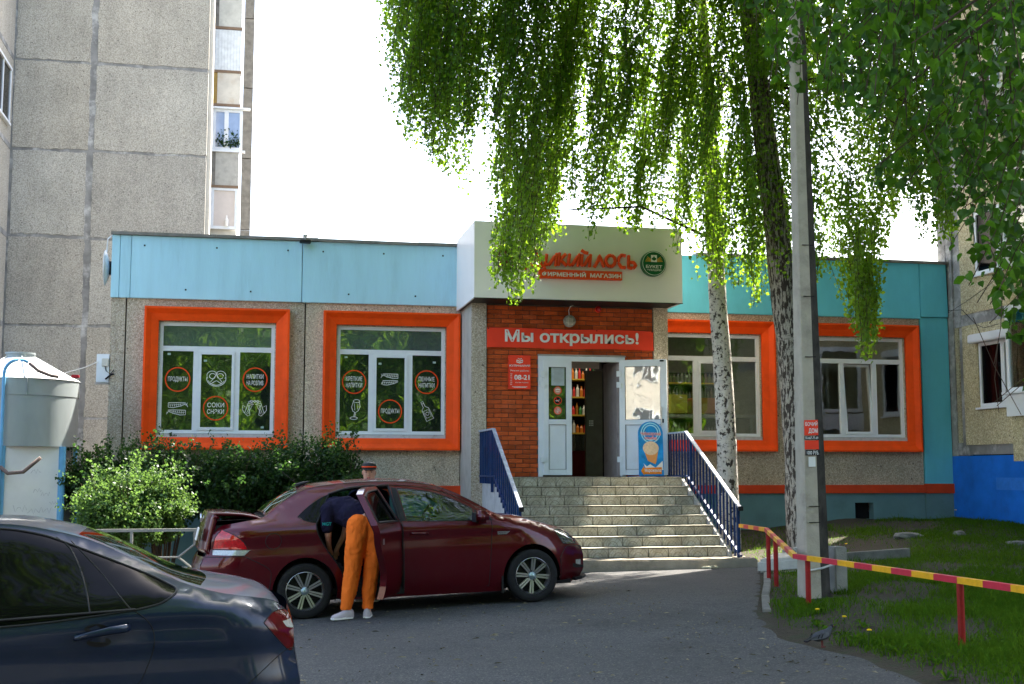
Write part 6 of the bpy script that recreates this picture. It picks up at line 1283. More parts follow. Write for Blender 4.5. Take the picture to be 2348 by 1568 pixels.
# woman behind the car, only her face and cap show over the roof
p2 = at(846, 1085, -7.45); p2g = GA(p2[0], p2[1])
fw_ = thing('person', 'person in a black cap with an orange band looking over the maroon car roof', 'person', (p2[0], p2[1], p2g), local=True); fw_.rotation_euler = (0, 0, R(-8))
hz = p2[2] - p2g - .01        # mouth-nose height
def H2(x, y, z, *r_): return (x, y, z, *r_)
bd = [[(0, 0, .92, .13, .11), (0, 0, 1.10, .12, .10), (0, 0, 1.28, .15, .10), (0, 0, hz - .14, .055), (0, -.005, hz - .02, .072, .082), (0, .0, hz + .06, .078, .09)], [(0, 0, .92, .13, .11), (-.09, 0, .80, .09), (-.10, 0, .45, .06), (-.10, 0, .08, .045)], [(0, 0, .92, .13, .11), (.09, 0, .80, .09), (.10, 0, .45, .06), (.10, 0, .08, .045)],
      [(0, 0, 1.28, .15, .10), (-.18, 0, 1.27, .055), (-.22, -.02, 1.02, .042), (-.20, -.12, .84, .032), (-.19, -.17, .80, .03)], [(0, 0, 1.28, .15, .10), (.18, 0, 1.27, .055), (.22, -.02, 1.02, .042), (.20, -.12, .84, .032), (.19, -.17, .80, .03)]]
for s_ in (-1, 1):
    for f_ in range(4): bd.append([(s_ * (.20 if s_ > 0 else .20) - s_ * .01, -.17, .80, .03), (s_ * (.165 + f_ * .016), -.22, .785, .009), (s_ * (.165 + f_ * .016), -.255, .765, .008)])
    bd.append([(s_ * .19, -.17, .80, .03), (s_ * .155, -.19, .80, .010), (s_ * .15, -.215, .79, .009)])
blob('body', bd, M['skin'], fw_, vox=.009)
blob('jacket', [[(0, 0, .86, .15, .12), (0, 0, 1.10, .14, .12), (0, 0, 1.28, .165, .115), (0, 0, hz - .13, .075)], [(0, 0, 1.28, .165, .115), (-.18, 0, 1.27, .07), (-.22, -.02, 1.02, .055), (-.20, -.12, .86, .042)], [(0, 0, 1.28, .165, .115), (.18, 0, 1.27, .07), (.22, -.02, 1.02, .055), (.20, -.12, .86, .042)]], CL_N, fw_)
blob('trousers', [[(0, 0, .92, .145, .125), (-.09, 0, .80, .105), (-.10, 0, .45, .075), (-.10, 0, .12, .06)], [(0, 0, .92, .145, .125), (.09, 0, .80, .105), (.10, 0, .45, .075), (.10, 0, .12, .06)]], CL_N, fw_)
shoe((-.10, -.04), R(-90), fw_, 'shoe', lil, 0.003); shoe((.10, -.04), R(-90), fw_, 'shoe', lil, 0.003)
q = MB(); ell(q, (0, -.09, hz - .005), (.012, .016, .022), 8, 6); ell(q, (-.079, -.0, hz + .015), (.010, .018, .028), 8, 6); ell(q, (.079, -.0, hz + .015), (.010, .018, .028), 8, 6); obj('face_feature', q, M['skin'], fw_, smooth=True)
q = MB()
for s_ in (-1, 1): ell(q, (s_ * .030, -.078, hz + .026), (.012, .006, .006), 8, 6)
obj('eye', q, M['black'], fw_, smooth=True); q = MB()
for s_ in (-1, 1): q.tube([(s_ * .015, -.083, hz + .042), (s_ * .03, -.083, hz + .048), (s_ * .046, -.076, hz + .044)], .0035, 5)
obj('eyebrow', q, MATS['dark_hair'], fw_); q = MB(); ell(q, (0, -.080, hz - .045), (.024, .007, .008), 8, 6); obj('mouth', q, mat('lip', (.35, .08, .07), .5), fw_, smooth=True)
q = MB().lathe([(.086, .055), (.090, .075), (.090, .10), (.082, .125), (.055, .145), (0, .152)], (0, 0, hz), n=24); cp = obj('cap', q, M['plastic'], fw_, smooth=True)
obj('cap_band', MB().lathe([(.0915, .082), (.0925, .088), (.0915, .097)], (0, 0, hz), n=24), M['letter'], cp); q = MB().prism([(-.075, -.05, hz + .058), (-.06, -.13, hz + .05), (0, -.155, hz + .048), (.06, -.13, hz + .05), (.075, -.05, hz + .058)], (0, 0, .008)); obj('cap_visor', q, M['plastic'], cp)
# ------------------------------------------------------------ water kiosk with conical tank
KX, KY = -3.81, -1.5
kx = thing('water_tank', 'galvanised tank with conical roof on top of the white water kiosk', 'tank', (KX, KY, 1.95))
zA, zB, zC = at(57, 1025, KY)[2], at(57, 870, KY)[2], at(57, 826, KY)[2]; zB -= .03
obj('tank_shell', MB().lathe([(.925, zA), (.928, zB - .28), (.935, zB - .27), (.935, zB)], (KX, KY, 0), n=72), M['metal'], kx, smooth=False).data.polygons.foreach_set('use_smooth', [True] * 0) if False else obj('tank_shell', MB().lathe([(.925, zA), (.928, zB - .27)], (KX, KY, 0), n=72), M['metal'], kx, smooth=True)
obj('tank_band', MB().lathe([(.937, zB - .268), (.937, zB)], (KX, KY, 0), n=72), M['metal'], kx, smooth=True)
M['roofzinc'] = mat('pale_zinc', (.62, .64, .64), .5, .35, var=.06)
obj('cone_roof', MB().lathe([(.95, zB - .01), (.95, zB), (.26, zC + .03), (.23, zC + .03)], (KX, KY, 0), n=64), M['roofzinc'], kx)
obj('hatch', MB().lathe([(.22, zC + .0), (.22, zC + .09), (.235, zC + .09), (.235, zC + .12), (0, zC + .14)], (KX, KY, 0), n=40), M['metal'], kx)
q = MB()
for a in (-20, -75, -130, 160): q.tube([(KX + .95 * math.cos(R(a)), KY + .95 * math.sin(R(a)), zB + .01), (KX + .25 * math.cos(R(a)), KY + .25 * math.sin(R(a)), zC + .045)], .012, 5)
for z in (zB - .13,): q.box(KX + .28, KX + .283, KY - .93, KY - .90, zB - .27, zB - .0)
obj('roof_seams', q, M['metal'], kx); obj('tank_floor', MB().lathe([(0, zA), (.92, zA)], (KX, KY, 0), n=40), M['dark'], kx)
kk = thing('water_kiosk', 'white hexagonal water kiosk with blue corner posts and posters, under the tank', 'kiosk', (KX, KY, -.2))
va = math.atan2(KY + 22.9, KX) ; nrm = math.atan2(-(KY + 22.9), -KX) + R(17); RK = .93
hexp = [(KX + RK * math.cos(nrm + R(30 + 60 * k)), KY + RK * math.sin(nrm + R(30 + 60 * k))) for k in range(6)]
for k in range(6):
    a, b_ = np.array(hexp[k]), np.array(hexp[(k + 1) % 6]); d = (b_ - a) / np.linalg.norm(b_ - a); n_ = np.array([d[1], -d[0]]); 
    if n_ @ (a - np.array([KX, KY])) < 0: n_ = -n_
    pnl = obj('kiosk_panel', MB().prism([(*(a + d * .03), -.2), (*(b_ - d * .03), -.2), (*(b_ - d * .03 - n_ * .04), -.2), (*(a + d * .03 - n_ * .04), -.2)], (0, 0, zA + .2)), M['kioskwhite'] if k != 0 else M['greymetal'], kk)
    obj('corner_post', MB().tube([(*a, -.2), (*a, zA + .0)], .055, 12), M['kioskblue'], kk)
    mid = (a + b_) / 2
    if k == 5 or k == 4: KP = (a, b_, d, n_, pnl) if k == 4 else None; 
    if k == 5: side_p = (a, b_, d, n_, pnl)
    if k == 4: left_p = (a, b_, d, n_, pnl)
def facemap(F_): 
    a, b_, d, n_, _ = F_
    c0 = a if (a[0] < b_[0]) else b_; dd = d if (a[0] < b_[0]) else -d
    return lambda x, z, h=0: (c0[0] + dd[0] * x + n_[0] * (.002 + h), c0[1] + dd[1] * x + n_[1] * (.002 + h), z)
# which hexagon faces look at the street
faces = []
for k in range(6):
    a, b_ = np.array(hexp[k]), np.array(hexp[(k + 1) % 6]); mid = (a + b_) / 2; n_ = mid - np.array([KX, KY]); n_ /= np.linalg.norm(n_); faces.append((math.atan2(n_[1], n_[0]), a, b_, n_))
def pickface(deg): return min(faces, key=lambda f: abs(math.atan2(math.sin(f[0] - deg), math.cos(f[0] - deg))))
fa = pickface(nrm); fb = pickface(nrm - R(60))
def fmap(f):
    _, a, b_, n_ = f; 
    if a[0] > b_[0]: a, b_ = b_, a
    d = (b_ - a) / np.linalg.norm(b_ - a); return lambda x, z, h=0: (a[0] + d[0] * x + n_[0] * (.003 + h), a[1] + d[1] * x + n_[1] * (.003 + h), z)
Pf, Pl = fmap(fa), fmap(fb)
gp = mat('faded_marker', (.36, .37, .42), .6); q = MB()
for (x0, z0, s) in [(.45, 1.60, .12), (.50, 1.30, .10), (.62, 1.24, .1), (.2, 1.02, .16), (.42, .98, .14), (.60, .99, .14), (.75, 1.1, .08)]:
    pts = [(x0 + s * (i * .22), z0 + s * .35 * math.sin(i * 2.4 + x0 * 9)) for i in range(7)]; ribbon(q, pts, .006, Pf, .001 + x0 * .0005)
obj('graffiti', q, gp, kk)
hp = mat('poster_violet', (.12, .10, .50), .5); pst = mat('poster_white', (.66, .68, .70), .5)
q = MB(); q.quad(Pl(.45, .1, .001), Pl(.895, .1, .001), Pl(.895, zA - .02, .001), Pl(.45, zA - .02, .001)); po = obj('poster', q, pst, kk)
text('poster_letters', 'ВОДА', Pl, .15, .86, 1.50, 1.72, hp, po, h=.003, bold=.02); text('poster_letters', 'ВОДА', Pl, .16, .85, 1.52, 1.70, pst, po, h=.004, bold=-.012); text('poster_letters', 'ПИТЬЕВАЯ\nСКАЯ', Pl, .45, .87, 1.36, 1.47, hp, po, h=.003)
for z0, kd in ((.85, 0), (.32, 1)):
    q = MB(); ribbon(q, [(.47, z0), (.87, z0), (.87, z0 + .44), (.47, z0 + .44), (.47, z0)], .012, Pl, .003); obj('poster_frame', q, hp, po)
    q = MB()
    if kd == 0: q.quad(Pl(.58, z0 + .22, .003), Pl(.70, z0 + .22, .003), Pl(.70, z0 + .33, .003), Pl(.58, z0 + .33, .003)); q.quad(Pl(.71, z0 + .22, .003), Pl(.80, z0 + .22, .003), Pl(.78, z0 + .30, .003), Pl(.71, z0 + .30, .003)); disc(q, .62, z0 + .20, .025, Pl, .004); disc(q, .76, z0 + .20, .025, Pl, .004)
    else: disc(q, .72, z0 + .33, .03, Pl, .003); q.quad(Pl(.67, z0 + .18, .003), Pl(.77, z0 + .18, .003), Pl(.745, z0 + .30, .003), Pl(.695, z0 + .30, .003)); q.quad(Pl(.69, z0 + .08, .003), Pl(.75, z0 + .08, .003), Pl(.745, z0 + .18, .003), Pl(.695, z0 + .18, .003))
    obj('poster_pictogram', q, hp if kd == 0 else mat('poster_cyan', (.05, .45, .7), .5), po)
    text('poster_letters', 'ВОДА НА ДОМ' if kd == 0 else 'ДЛЯ ВАС', Pl, .52, .83, z0 + .05, z0 + .08, hp, po, h=.003) if kd == 0 else None
pp_ = hexp[0]; A_ = Pl(.93, 1.0); px_, py_ = A_[0], A_[1] - .05
tp_ = thing('filling_pipe', 'blue pipe with a bent rusty end running up the kiosk corner over the tank', 'pipe', (px_, py_, 0)); dirx = .95
obj('pipe', MB().tube([(px_, py_, 0), (px_, py_ - .02, 2.2), (px_, py_ + -.02, zB + .05)] + [(px_ + .22 - .22 * math.cos(R(a)), py_ - .02, zB + .05 + .22 * math.sin(R(a)) * 1.0) for a in range(20, 130, 15)], .026, 10), M['kioskblue'], tp_, smooth=True)
obj('pipe_end', MB().tube([(px_ + .36, py_ - .02, zB + .22), (px_ + .50, py_ - .02, zB + .10), (px_ + .68, py_, zB + .03), (px_ + .8, py_, zB + .01)], .028, 10).tube([(px_ + .0, py_ - .03, zA - .32), (px_ + .12, py_ - .06, zA - .42), (px_ + .35, py_ - .10, zA - .40), (px_ + .60, py_ - .12, zA - .18)], .03, 10), mat('rusty_pipe', (.12, .09, .08), .7, var=.4), tp_, smooth=True)
tag(obj('red_cloth', MB().box(px_ + .98, px_ + 1.1, py_ + .02, py_ + .1, zB + .0, zB + .05), mat('red_rag', (.35, .02, .03), .8), bevel=.01), 'small red valve lying at the edge of the tank roof', 'valve')
tag(obj('white_rope', MB().tube([(px_ + .85, py_ + .1, zB + .03), (-3.2, -.8, zB + .2), (-2.95, -.3, zB + .34), (m0[0] + .02, .0, m0[2] + .36)], .009, 6), M['printwhite']), 'white cord stretched from the tank roof to the electrical box', 'cord')
# ------------------------------------------------------------ low white fence behind the maroon car
fe = thing('pipe_fence', 'low grey-white pipe fence with diamond shapes between bush and maroon car', 'fence', (-1, -5.4, 0)); FY = -5.4
def fz(py): return at(400, py, FY)[2]
xa, xb = at(170, 1213, FY)[0], at(900, 1213, FY)[0]; zt, zm, zb_ = fz(1215), fz(1272), fz(1320)
fm = mat('fence_paint', (.24, .24, .22), .55, dirt=.3, dirtc=(.16, .12, .09)); q = MB().box(xa, xb, FY - .02, FY + .02, zt - .02, zt + .02).box(xa, xb, FY - .018, FY + .018, zb_ - .05, zb_ - .02); obj('rail', q, fm, fe)
for px in (302, 447, 592, 737): x = at(px, 1213, FY)[0]; obj('post', MB().box(x - .018, x + .018, FY - .018, FY + .018, -.1, zt - .02) if px != 447 else MB().box(x - .018, x + .018, FY - .018, FY + .018, zm + .13, zt - .02), fm, fe)
for px in (447, 302 - 145, 737):
    x = at(px, 1213, FY)[0]; r_ = .20; q = MB(); c4 = [(x, zm + .14), (x + r_ * 1.05, zm - .03), (x, zm - .2), (x - r_ * 1.05, zm - .03)]
    for i in range(4): a, b_ = c4[i], c4[(i + 1) % 4]; q.tube([(a[0], FY, a[1]), (b_[0], FY, b_[1])], .016, 6)
    q.tube([(x + r_ * 1.05, FY, zm - .03), (x + .8, FY, zm - .03)], .014, 6).tube([(x - r_ * 1.05, FY, zm - .03), (x - .8, FY, zm - .03)], .014, 6); obj('diamond', q, fm, fe)
# ------------------------------------------------------------ red and yellow barrier rail on the lawn
PT = [(7.31, -4.85, .80), (6.76, -7.01, .84), (6.55, -7.65, .84), (5.88, -9.19, .84), (5.60, -9.95, .80), (5.14, -11.6, .76), (5.05, -14.49, .80), (5.0, -17.6, .84)]
PT = [(7.30, -4.95, at(1697, 1204, -4.95)[2]), (6.75, -7.01, at(1757, 1213, -7.01)[2]), (5.78, -9.9, at(1824, 1273, -9.9)[2]), (5.03, -14.49, at(2199, 1328, -14.49)[2])]
PT[0] = tuple(at(1697, 1205, -4.95)); PT[1] = tuple(at(1756, 1214, -7.01)); PT[2] = tuple(at(1822, 1275, -10.1)); PT[3] = tuple(at(2200, 1330, -13.6)); e_ = np.array(PT[3]) + (np.array(PT[3]) - np.array(PT[2])) * .9; PT.append(tuple(e_))
rb = thing('barrier_rail', 'low barrier with red and yellow striped square bar on red posts along the lawn', 'barrier', tuple(np.array(PT[0]) * (1, 1, 0)))
s_acc = 0; k_ = 0
for i in range(len(PT) - 1):
    a, b_ = np.array(PT[i]), np.array(PT[i + 1]); l_ = np.linalg.norm(b_ - a); d = (b_ - a) / l_; n_ = np.array([-d[1], d[0], 0]); n_ /= np.linalg.norm(n_); nseg = max(1, round(l_ / .40))
    for s in range(nseg):
        p0, p1 = a + (b_ - a) * s / nseg, a + (b_ - a) * (s + 1) / nseg; k_ += 1
        obj('bar_section', MB().prism([tuple(p0 + n_ * .026 - (0, 0, .026)), tuple(p0 - n_ * .026 - (0, 0, .026)), tuple(p0 - n_ * .026 + (0, 0, .026)), tuple(p0 + n_ * .026 + (0, 0, .026))], p1 - p0), M['baryel'] if k_ % 2 else M['barred'], rb)
for (pxt, pyt, Y) in [(1763, 1312, -7.25), (1775, 1356, -8.15), (1833, 1422, -10.45), (2199, 1532, -13.6)]:
    # the post stands below the bar
    for i in range(len(PT) - 1):
        a, b_ = np.array(PT[i]), np.array(PT[i + 1])
        if (a[1] - Y) * (b_[1] - Y) <= 0: f_ = (Y - a[1]) / (b_[1] - a[1]); c_ = a + (b_ - a) * f_; break
    obj('post', MB().tube([(c_[0], c_[1], GL(c_[0], c_[1]) - .05), (c_[0], c_[1], c_[2] - .027)], .029, 14), M['postred'], rb)
print('rail pts', PT)
# ------------------------------------------------------------ concrete lamp pole with stub and posters
PB = at(1878, 1380, -9.6); gz = GL(PB[0], -9.6)
PD = mat('dark_facet_concrete', (.062, .055, .045), .9, var=.4, vs=6, bu=.6, bs=40, dirt=.4, dirtc=(.02, .018, .016))  # darker concrete for the right-hand facets of the shaft
po_ = thing('concrete_pole', 'tall tapering concrete utility pole leaning slightly, with torn posters', 'pole', (PB[0], -9.6, gz))
def pole_pt(py, w_off): return at(0, py, -9.6)
b0l, b0r = at(1843, 1380, -9.6)[0], at(1912, 1380, -9.6)[0]; t0l, t0r = at(1817, 200, -9.6)[0], at(1856, 200, -9.6)[0]; zb1, zt1 = gz - .2, at(1840, 200, -9.6)[2]
zz0 = at(1878, 1380, -9.6)[2]
def ring_at(z):
    f_ = (z - zz0) / (zt1 - zz0); l_, r_ = b0l + (t0l - b0l) * f_, b0r + (t0r - b0r) * f_; w_ = r_ - l_; c_ = .16 * w_
    d_ = w_ * .95; y0 = -9.6 - d_ * .2
    return [(l_ + .01, y0 + d_ * .75, z), (l_ + .0, y0 + d_ * .1, z), (l_ + w_ * .05, y0, z), (l_ + w_ * .47, y0 - .02, z), (r_ - w_ * .02, y0 + d_ * .40, z), (r_, y0 + d_ * .75, z), (r_ - w_ * .25, y0 + d_, z), (l_ + w_ * .25, y0 + d_, z)]
q = MB(); zl = list(np.linspace(gz - .2, 10.5, 24))
for z in zl: q.v += ring_at(z)
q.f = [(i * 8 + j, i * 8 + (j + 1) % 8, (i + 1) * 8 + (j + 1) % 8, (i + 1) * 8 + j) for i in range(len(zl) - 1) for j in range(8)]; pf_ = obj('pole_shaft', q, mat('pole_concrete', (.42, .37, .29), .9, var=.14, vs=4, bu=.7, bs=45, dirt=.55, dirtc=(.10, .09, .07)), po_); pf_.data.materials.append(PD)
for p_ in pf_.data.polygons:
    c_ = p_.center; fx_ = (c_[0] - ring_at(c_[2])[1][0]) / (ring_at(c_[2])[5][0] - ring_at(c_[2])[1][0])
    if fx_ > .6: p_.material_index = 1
sx_ = at(1926, 1370, -9.3)[0]; obj('pole_stub', MB().box(sx_ - .075, sx_ + .075, -9.35, -9.15, gz - .2, at(1926, 1253, -9.3)[2]), mat('old_stub_concrete', (.30, .29, .26), .95, dirt=.5, bu=.8), po_, bevel=.01)
q = MB(); z = at(1870, 1305, -9.7)[2]; rr = ring_at(z); q.tube([(rr[2][0] - .01, rr[2][1] - .01, z - .02), (rr[3][0], rr[3][1] - .02, z + .01), (rr[4][0] + .02, rr[4][1], z + .03), (sx_ - .02, -9.36, z + .04)], .012, 6); obj('wire_band', q, mat('pale_wire', (.6, .58, .55), .5), po_)
for z in (1.02, 1.2, 2.9, 3.6, 4.2): rr = ring_at(z); obj('strap_mark', MB().box(rr[2][0] + .03, rr[2][0] + .16, rr[3][1] - .003, rr[3][1] + .01, z, z + .008), M['black'], po_)
def pos_poster(py0, py1, m, lines_, name, x0f=-.02, x1f=.56):
    z1, z0 = at(1850, py0, -9.7)[2], at(1850, py1, -9.7)[2]; rr = ring_at((z0 + z1) / 2); l_ = rr[2][0]; w_ = (rr[4][0] - l_); y = rr[3][1] - .004
    P = plane_map((l_ + w_ * x0f, y, z0), (w_ * (x1f - x0f), 0, 0), (0, 0, z1 - z0)); q = MB(); q.quad(P(0, 0), P(1, .02), P(.99, 1.0), P(.01, .97)); o = obj(name, q, m)
    for (s, a, b_, c_, d, mm) in lines_: text('lettering', s, P, a, b_, c_, d, mm, o, bold=.02)
    return o
tag(pos_poster(962, 998, M['signred'], [('БОЧИЙ', .08, .95, .60, .92, M['printwhite']), ('ДОМ', .30, .95, .10, .46, M['printwhite'])], 'red_poster'), 'red poster reading БОЧИЙ ДОМ, topmost on the concrete pole', 'poster')
tag(pos_poster(999, 1008, M['black'], [('55-667-77-69', .05, .97, .15, .85, M['printwhite'])], 'phone_strip'), 'black strip with a phone number under the red poster on the pole', 'poster')
tag(pos_poster(1009, 1030, M['signred'], [('объявление', .1, .9, .3, .42, M['printwhite'])] if False else [], 'torn_red_poster'), 'torn plain red poster below the phone number on the pole', 'poster')
tag(pos_poster(1031, 1044, M['black'], [('1000 РУБ.', .1, .95, .15, .85, M['printwhite'])], 'price_strip', 0, .58), 'black strip reading 1000 РУБ. on the pole', 'poster')
tag(pos_poster(1047, 1070, M['printwhite'], [], 'torn_paper', .12, .40), 'scrap of torn white paper, lowest on the pole', 'poster')
# ------------------------------------------------------------ small things on the ground
def pt_on(px, py, f=GA):
    d = FW + RT * (px - 1173.5) / 2850 - UPV * (py - 784) / 2850; t_ = 5.
    for _ in range(60):
        p = CAM + d * t_; e = p[2] - f(p[0], p[1]); t_ += e / max(.02, -d[2]) * .7
    return CAM + d * t_
pg = pt_on(1884, 1484, GL); print('pigeon', pg)
pi = thing('pigeon', 'grey pigeon with dark wing bars walking on the asphalt edge', 'bird', tuple(pg), local=True); pi.rotation_euler = (0, 0, R(14)); k = 1.0
gry = mat('pigeon_grey', (.055, .058, .068), .7, var=.2, vs=40); dgy = mat('pigeon_dark', (.014, .014, .018), .6)
skin('body', [[(-.10, 0, .075, .018, .014), (-.06, 0, .085, .034), (-.01, 0, .095, .045), (.045, 0, .108, .042), (.075, 0, .132, .026), (.092, 0, .156, .019), (.104, 0, .165, .018)]], gry, pi, root=2)
ob = MB().prism([(-.09, -.016, .075), (-.17, -.024, .052), (-.175, .0, .050), (-.17, .024, .052), (-.09, .016, .075)], (0, 0, .012)); obj('tail', ob, dgy, pi)
for s_ in (-1, 1):
    q = MB(); q.add([(.045, s_ * .040, .125), (.0, s_ * .050, .128), (-.10, s_ * .030, .092), (-.145, s_ * .016, .070), (-.09, s_ * .034, .070), (.0, s_ * .050, .082), (.04, s_ * .045, .100)], [tuple(range(7))]); wg_ = obj('wing', q, mat('wing_grey', (.10, .105, .12), .7), pi)
    q = MB(); 
    for x in (-.02, -.055): q.add([(x, s_ * .0505, .118 + x * .1), (x - .012, s_ * .0505, .118 + x * .1), (x - .03, s_ * .0505, .082), (x - .018, s_ * .0505, .082)], [(0, 1, 2, 3)])
    obj('wing_bars', q, dgy, wg_)
    obj('leg', MB().tube([(.0 + .02 * s_, s_ * .018, .06), (.005 + .02 * s_, s_ * .018, .02), (.0 + .02 * s_, s_ * .018, .004)], .0045, 6).tube([(.02 * s_, s_ * .018, .004), (.03 + .02 * s_, s_ * .024, .003)], .003, 4).tube([(.02 * s_, s_ * .018, .004), (.03 + .02 * s_, s_ * .010, .003)], .003, 4), mat('pigeon_leg', (.16, .04, .04), .5), pi)
q = MB(); ell(q, (.108, 0, .168), (.019, .016, .017), 12, 8); obj('head', q, dgy, pi, smooth=True); obj('beak', MB().tube([(.122, 0, .166), (.142, 0, .158)], [.005, .001], 6), M['black'], pi)
q = MB(); ell(q, (.115, -.014, .172), (.003, .003, .003), 6, 4); ell(q, (.115, .014, .172), (.003, .003, .003), 6, 4); obj('eye', q, mat('pigeon_eye', (.6, .2, .02), .2), pi)
lt = pt_on(1627, 1304); q = MB().prism([(lt[0] - .14, lt[1], lt[2] + .005), (lt[0], lt[1] - .05, lt[2] + .005), (lt[0] + .13, lt[1] - .01, lt[2] + .006), (lt[0] + .05, lt[1] + .06, lt[2] + .006)], (.01, 0, .035)); tag(obj('litter_wrapper', q, mat('litter', (.45, .42, .30), .5, var=.5, vs=30), bevel=.008), 'crumpled snack wrapper lying at the foot of the bottom step', 'litter')
nl = 0
for (px, py, s, lab, c) in [(1108, 1577 / 1.0907, .07, 0, 0)]: pass
debris = []
for i in range(620):
    x = rng.uniform(-1, 4.6); y = rng.uniform(-14.5, -6); debris.append((x, y))
q = MB()
for x, y in debris + [(rng.uniform(3.5, 4.6), rng.uniform(-16, -9)) for _ in range(120)]:
    z = GA(x, y); s = rng.uniform(.006, .02); a = rng.uniform(0, 6.28); st_ = rng.choice([1, 1, 2.6]); c_, s_ = math.cos(a), math.sin(a)
    q.add([(x + s * st_ * c_, y + s * st_ * s_, z + .003), (x - s * .5 * s_, y + s * .5 * c_, z + .012), (x - s * st_ * c_, y - s * st_ * s_, z + .003), (x + s * .5 * s_, y - s * .5 * c_, z + .004)], [(0, 1, 2, 3)])
obj('fallen_seeds', q, mat('dry_litter', (.20, .17, .11), .9, var=.7, vs=12), kind='stuff', label='dry leaves and seed husks scattered on the asphalt')
def stone(name, lab, cat, c_, s, m, pts=None):
    q = MB(); n = 8; 
    for i in range(5):
        a = math.pi * i / 4
        for j in range(n): b_ = 2 * math.pi * j / n; k = 1 + .18 * math.sin(j * 2.7 + i * 1.9 + c_[0] * 5); q.v.append((c_[0] + s[0] * abs(math.sin(a)) ** .6 * math.cos(b_) * k, c_[1] + s[1] * abs(math.sin(a)) ** .6 * math.sin(b_) * k, c_[2] + s[2] * math.cos(a)))
    q.f = [(i * n + j, i * n + (j + 1) % n, (i + 1) * n + (j + 1) % n, (i + 1) * n + j) for i in range(4) for j in range(n)]; return tag(obj(name, q, m), lab, cat)
c1 = at(1800, 1275, -6.0); tag(obj('white_kerb_block', MB().prism([(*at(1735, 1300, -6.2)[:2], GL(7, -6)), (*at(1880, 1312, -6.6)[:2], GL(8, -6.5)), (*at(1880, 1270, -5.4)[:2], GL(8, -5.5)), (*at(1775, 1262, -5.2)[:2], GL(7.5, -5.2))], (0, 0, .20)), mat('pale_block', (.50, .48, .43), .85, dirt=.3, bu=.4), bevel=.04), 'pale weathered concrete block lying behind the barrier near the birch', 'block')
for i in range(7): c_ = at(1800 + i * 12, 1262, -4.9 - .02 * i); stone('edge_pebble', ['first', 'second', 'third', 'fourth', 'fifth', 'sixth', 'seventh'][i] + ' whitish pebble from the left in the row behind the pale block', 'stone', (c_[0], c_[1], GL(c_[0], c_[1]) + .22 - .05), (.05, .04, .06), M['conc'])
for i, (px, py, Y, s, lab) in enumerate([(2080, 1235, -3.5, (.28, .12, .07), 'broken flat stone slab by the lawn edge right of the pole'), (2200, 1228, -3.4, (.12, .09, .07), 'grey rock on the grass below the turquoise corner'), (2330, 1240, -4.5, (.2, .15, .05), 'low grey stone slab at the right edge of the lawn')]):
    c_ = at(px, py, Y); stone('rubble_stone', lab, 'stone', (c_[0], Y, GL(c_[0], Y) + s[2] * .4), s, M['concd'])
c_ = at(2010, 1265, -5.6); tag(obj('fallen_beam', MB().prism([(c_[0] - .55, -5.7, GL(c_[0], -5.6) - .02), (c_[0] + .6, -5.5, GL(c_[0], -5.6) + .02), (c_[0] + .6, -5.38, GL(c_[0], -5.6) + .02), (c_[0] - .55, -5.58, GL(c_[0], -5.6) - .02)], (0, 0, .15)), M['concd'], bevel=.01), 'old dark concrete beam half sunk in the grass behind the pole', 'beam')
c_ = at(1795, 840, -1.4)
# ------------------------------------------------------------ vegetation
def px_depth(px, Y): return at(px, 784, Y)
def sun_cut(c_, keep=.30):
    """thin the crown where its shadow would fall on the sunlit slab, steps, shrub and tank"""
    s = np.array([SUN.x, SUN.y, SUN.z]) / SUN.z; k = np.ones(len(c_), bool)
    for (x0, x1, y0, y1, zg_, kp) in [(3.9, 7.35, -5.35, -3.9, .4, .12), (3.4, 5.7, -7.2, -5.0, .15, .05), (-3.2, -.3, -5.2, -3.0, 1.1, .12), (-5, -2.8, -2.6, -.5, 3.2, .1), (-2.5, 3.4, -8.2, -6.9, .05, .35)]:
        h_ = c_[:, 2] - zg_; x = c_[:, 0] - s[0] * h_; y = c_[:, 1] - s[1] * h_; hit = (x > x0) & (x < x1) & (y > y0) & (y < y1) & (h_ > 0); k &= ~(hit & (rng.random(len(c_)) > np.where(c_[:, 2] < 6.8, max(kp, .55), kp)))
    return k
def trunk(name, pts, rs, m, parent, wob=.02, n=18):
    q = MB(); P_ = [np.array(p, float) for p in pts]; out = []; ro = []
    for i in range(len(P_) - 1):
        for k in range(6): f_ = k / 6; out.append(P_[i] * (1 - f_) + P_[i + 1] * f_); ro.append(rs[i] * (1 - f_) + rs[i + 1] * f_)
    out.append(P_[-1]); ro.append(rs[-1]); q.tube(out, ro, n)
    v = np.array(q.v); kk_ = len(out)
    for i in range(kk_):
        for j in range(n):
            a = 2 * math.pi * j / n; d = 1 + wob * (math.sin(3 * a + i * .9) + .6 * math.sin(5 * a - i * 1.7)); v[i * n + j] = out[i] + (v[i * n + j] - out[i]) * d
    q.v = [tuple(p) for p in v]; return obj(name, q, m, parent, smooth=True)
BOT = pchip([880, 900, 925, 960, 1000, 1035, 1055, 1075, 1090, 1105, 1125, 1150, 1175, 1200, 1230, 1255, 1290, 1330, 1380, 1440, 1500, 1560, 1590, 1640, 1690, 1730, 1760, 1800, 1830, 1880, 1905, 1930, 1945, 1965, 1995, 2010, 2050, 2090, 2130, 2160, 2200, 2260],
            [150, 225, 310, 350, 390, 435, 440, 415, 260, 250, 540, 640, 690, 720, 640, 560, 545, 560, 548, 530, 525, 600, 640, 660, 655, 705, 700, 640, 600, 650, 640, 520, 640, 800, 830, 780, 500, 450, 560, 560, 520, 480])
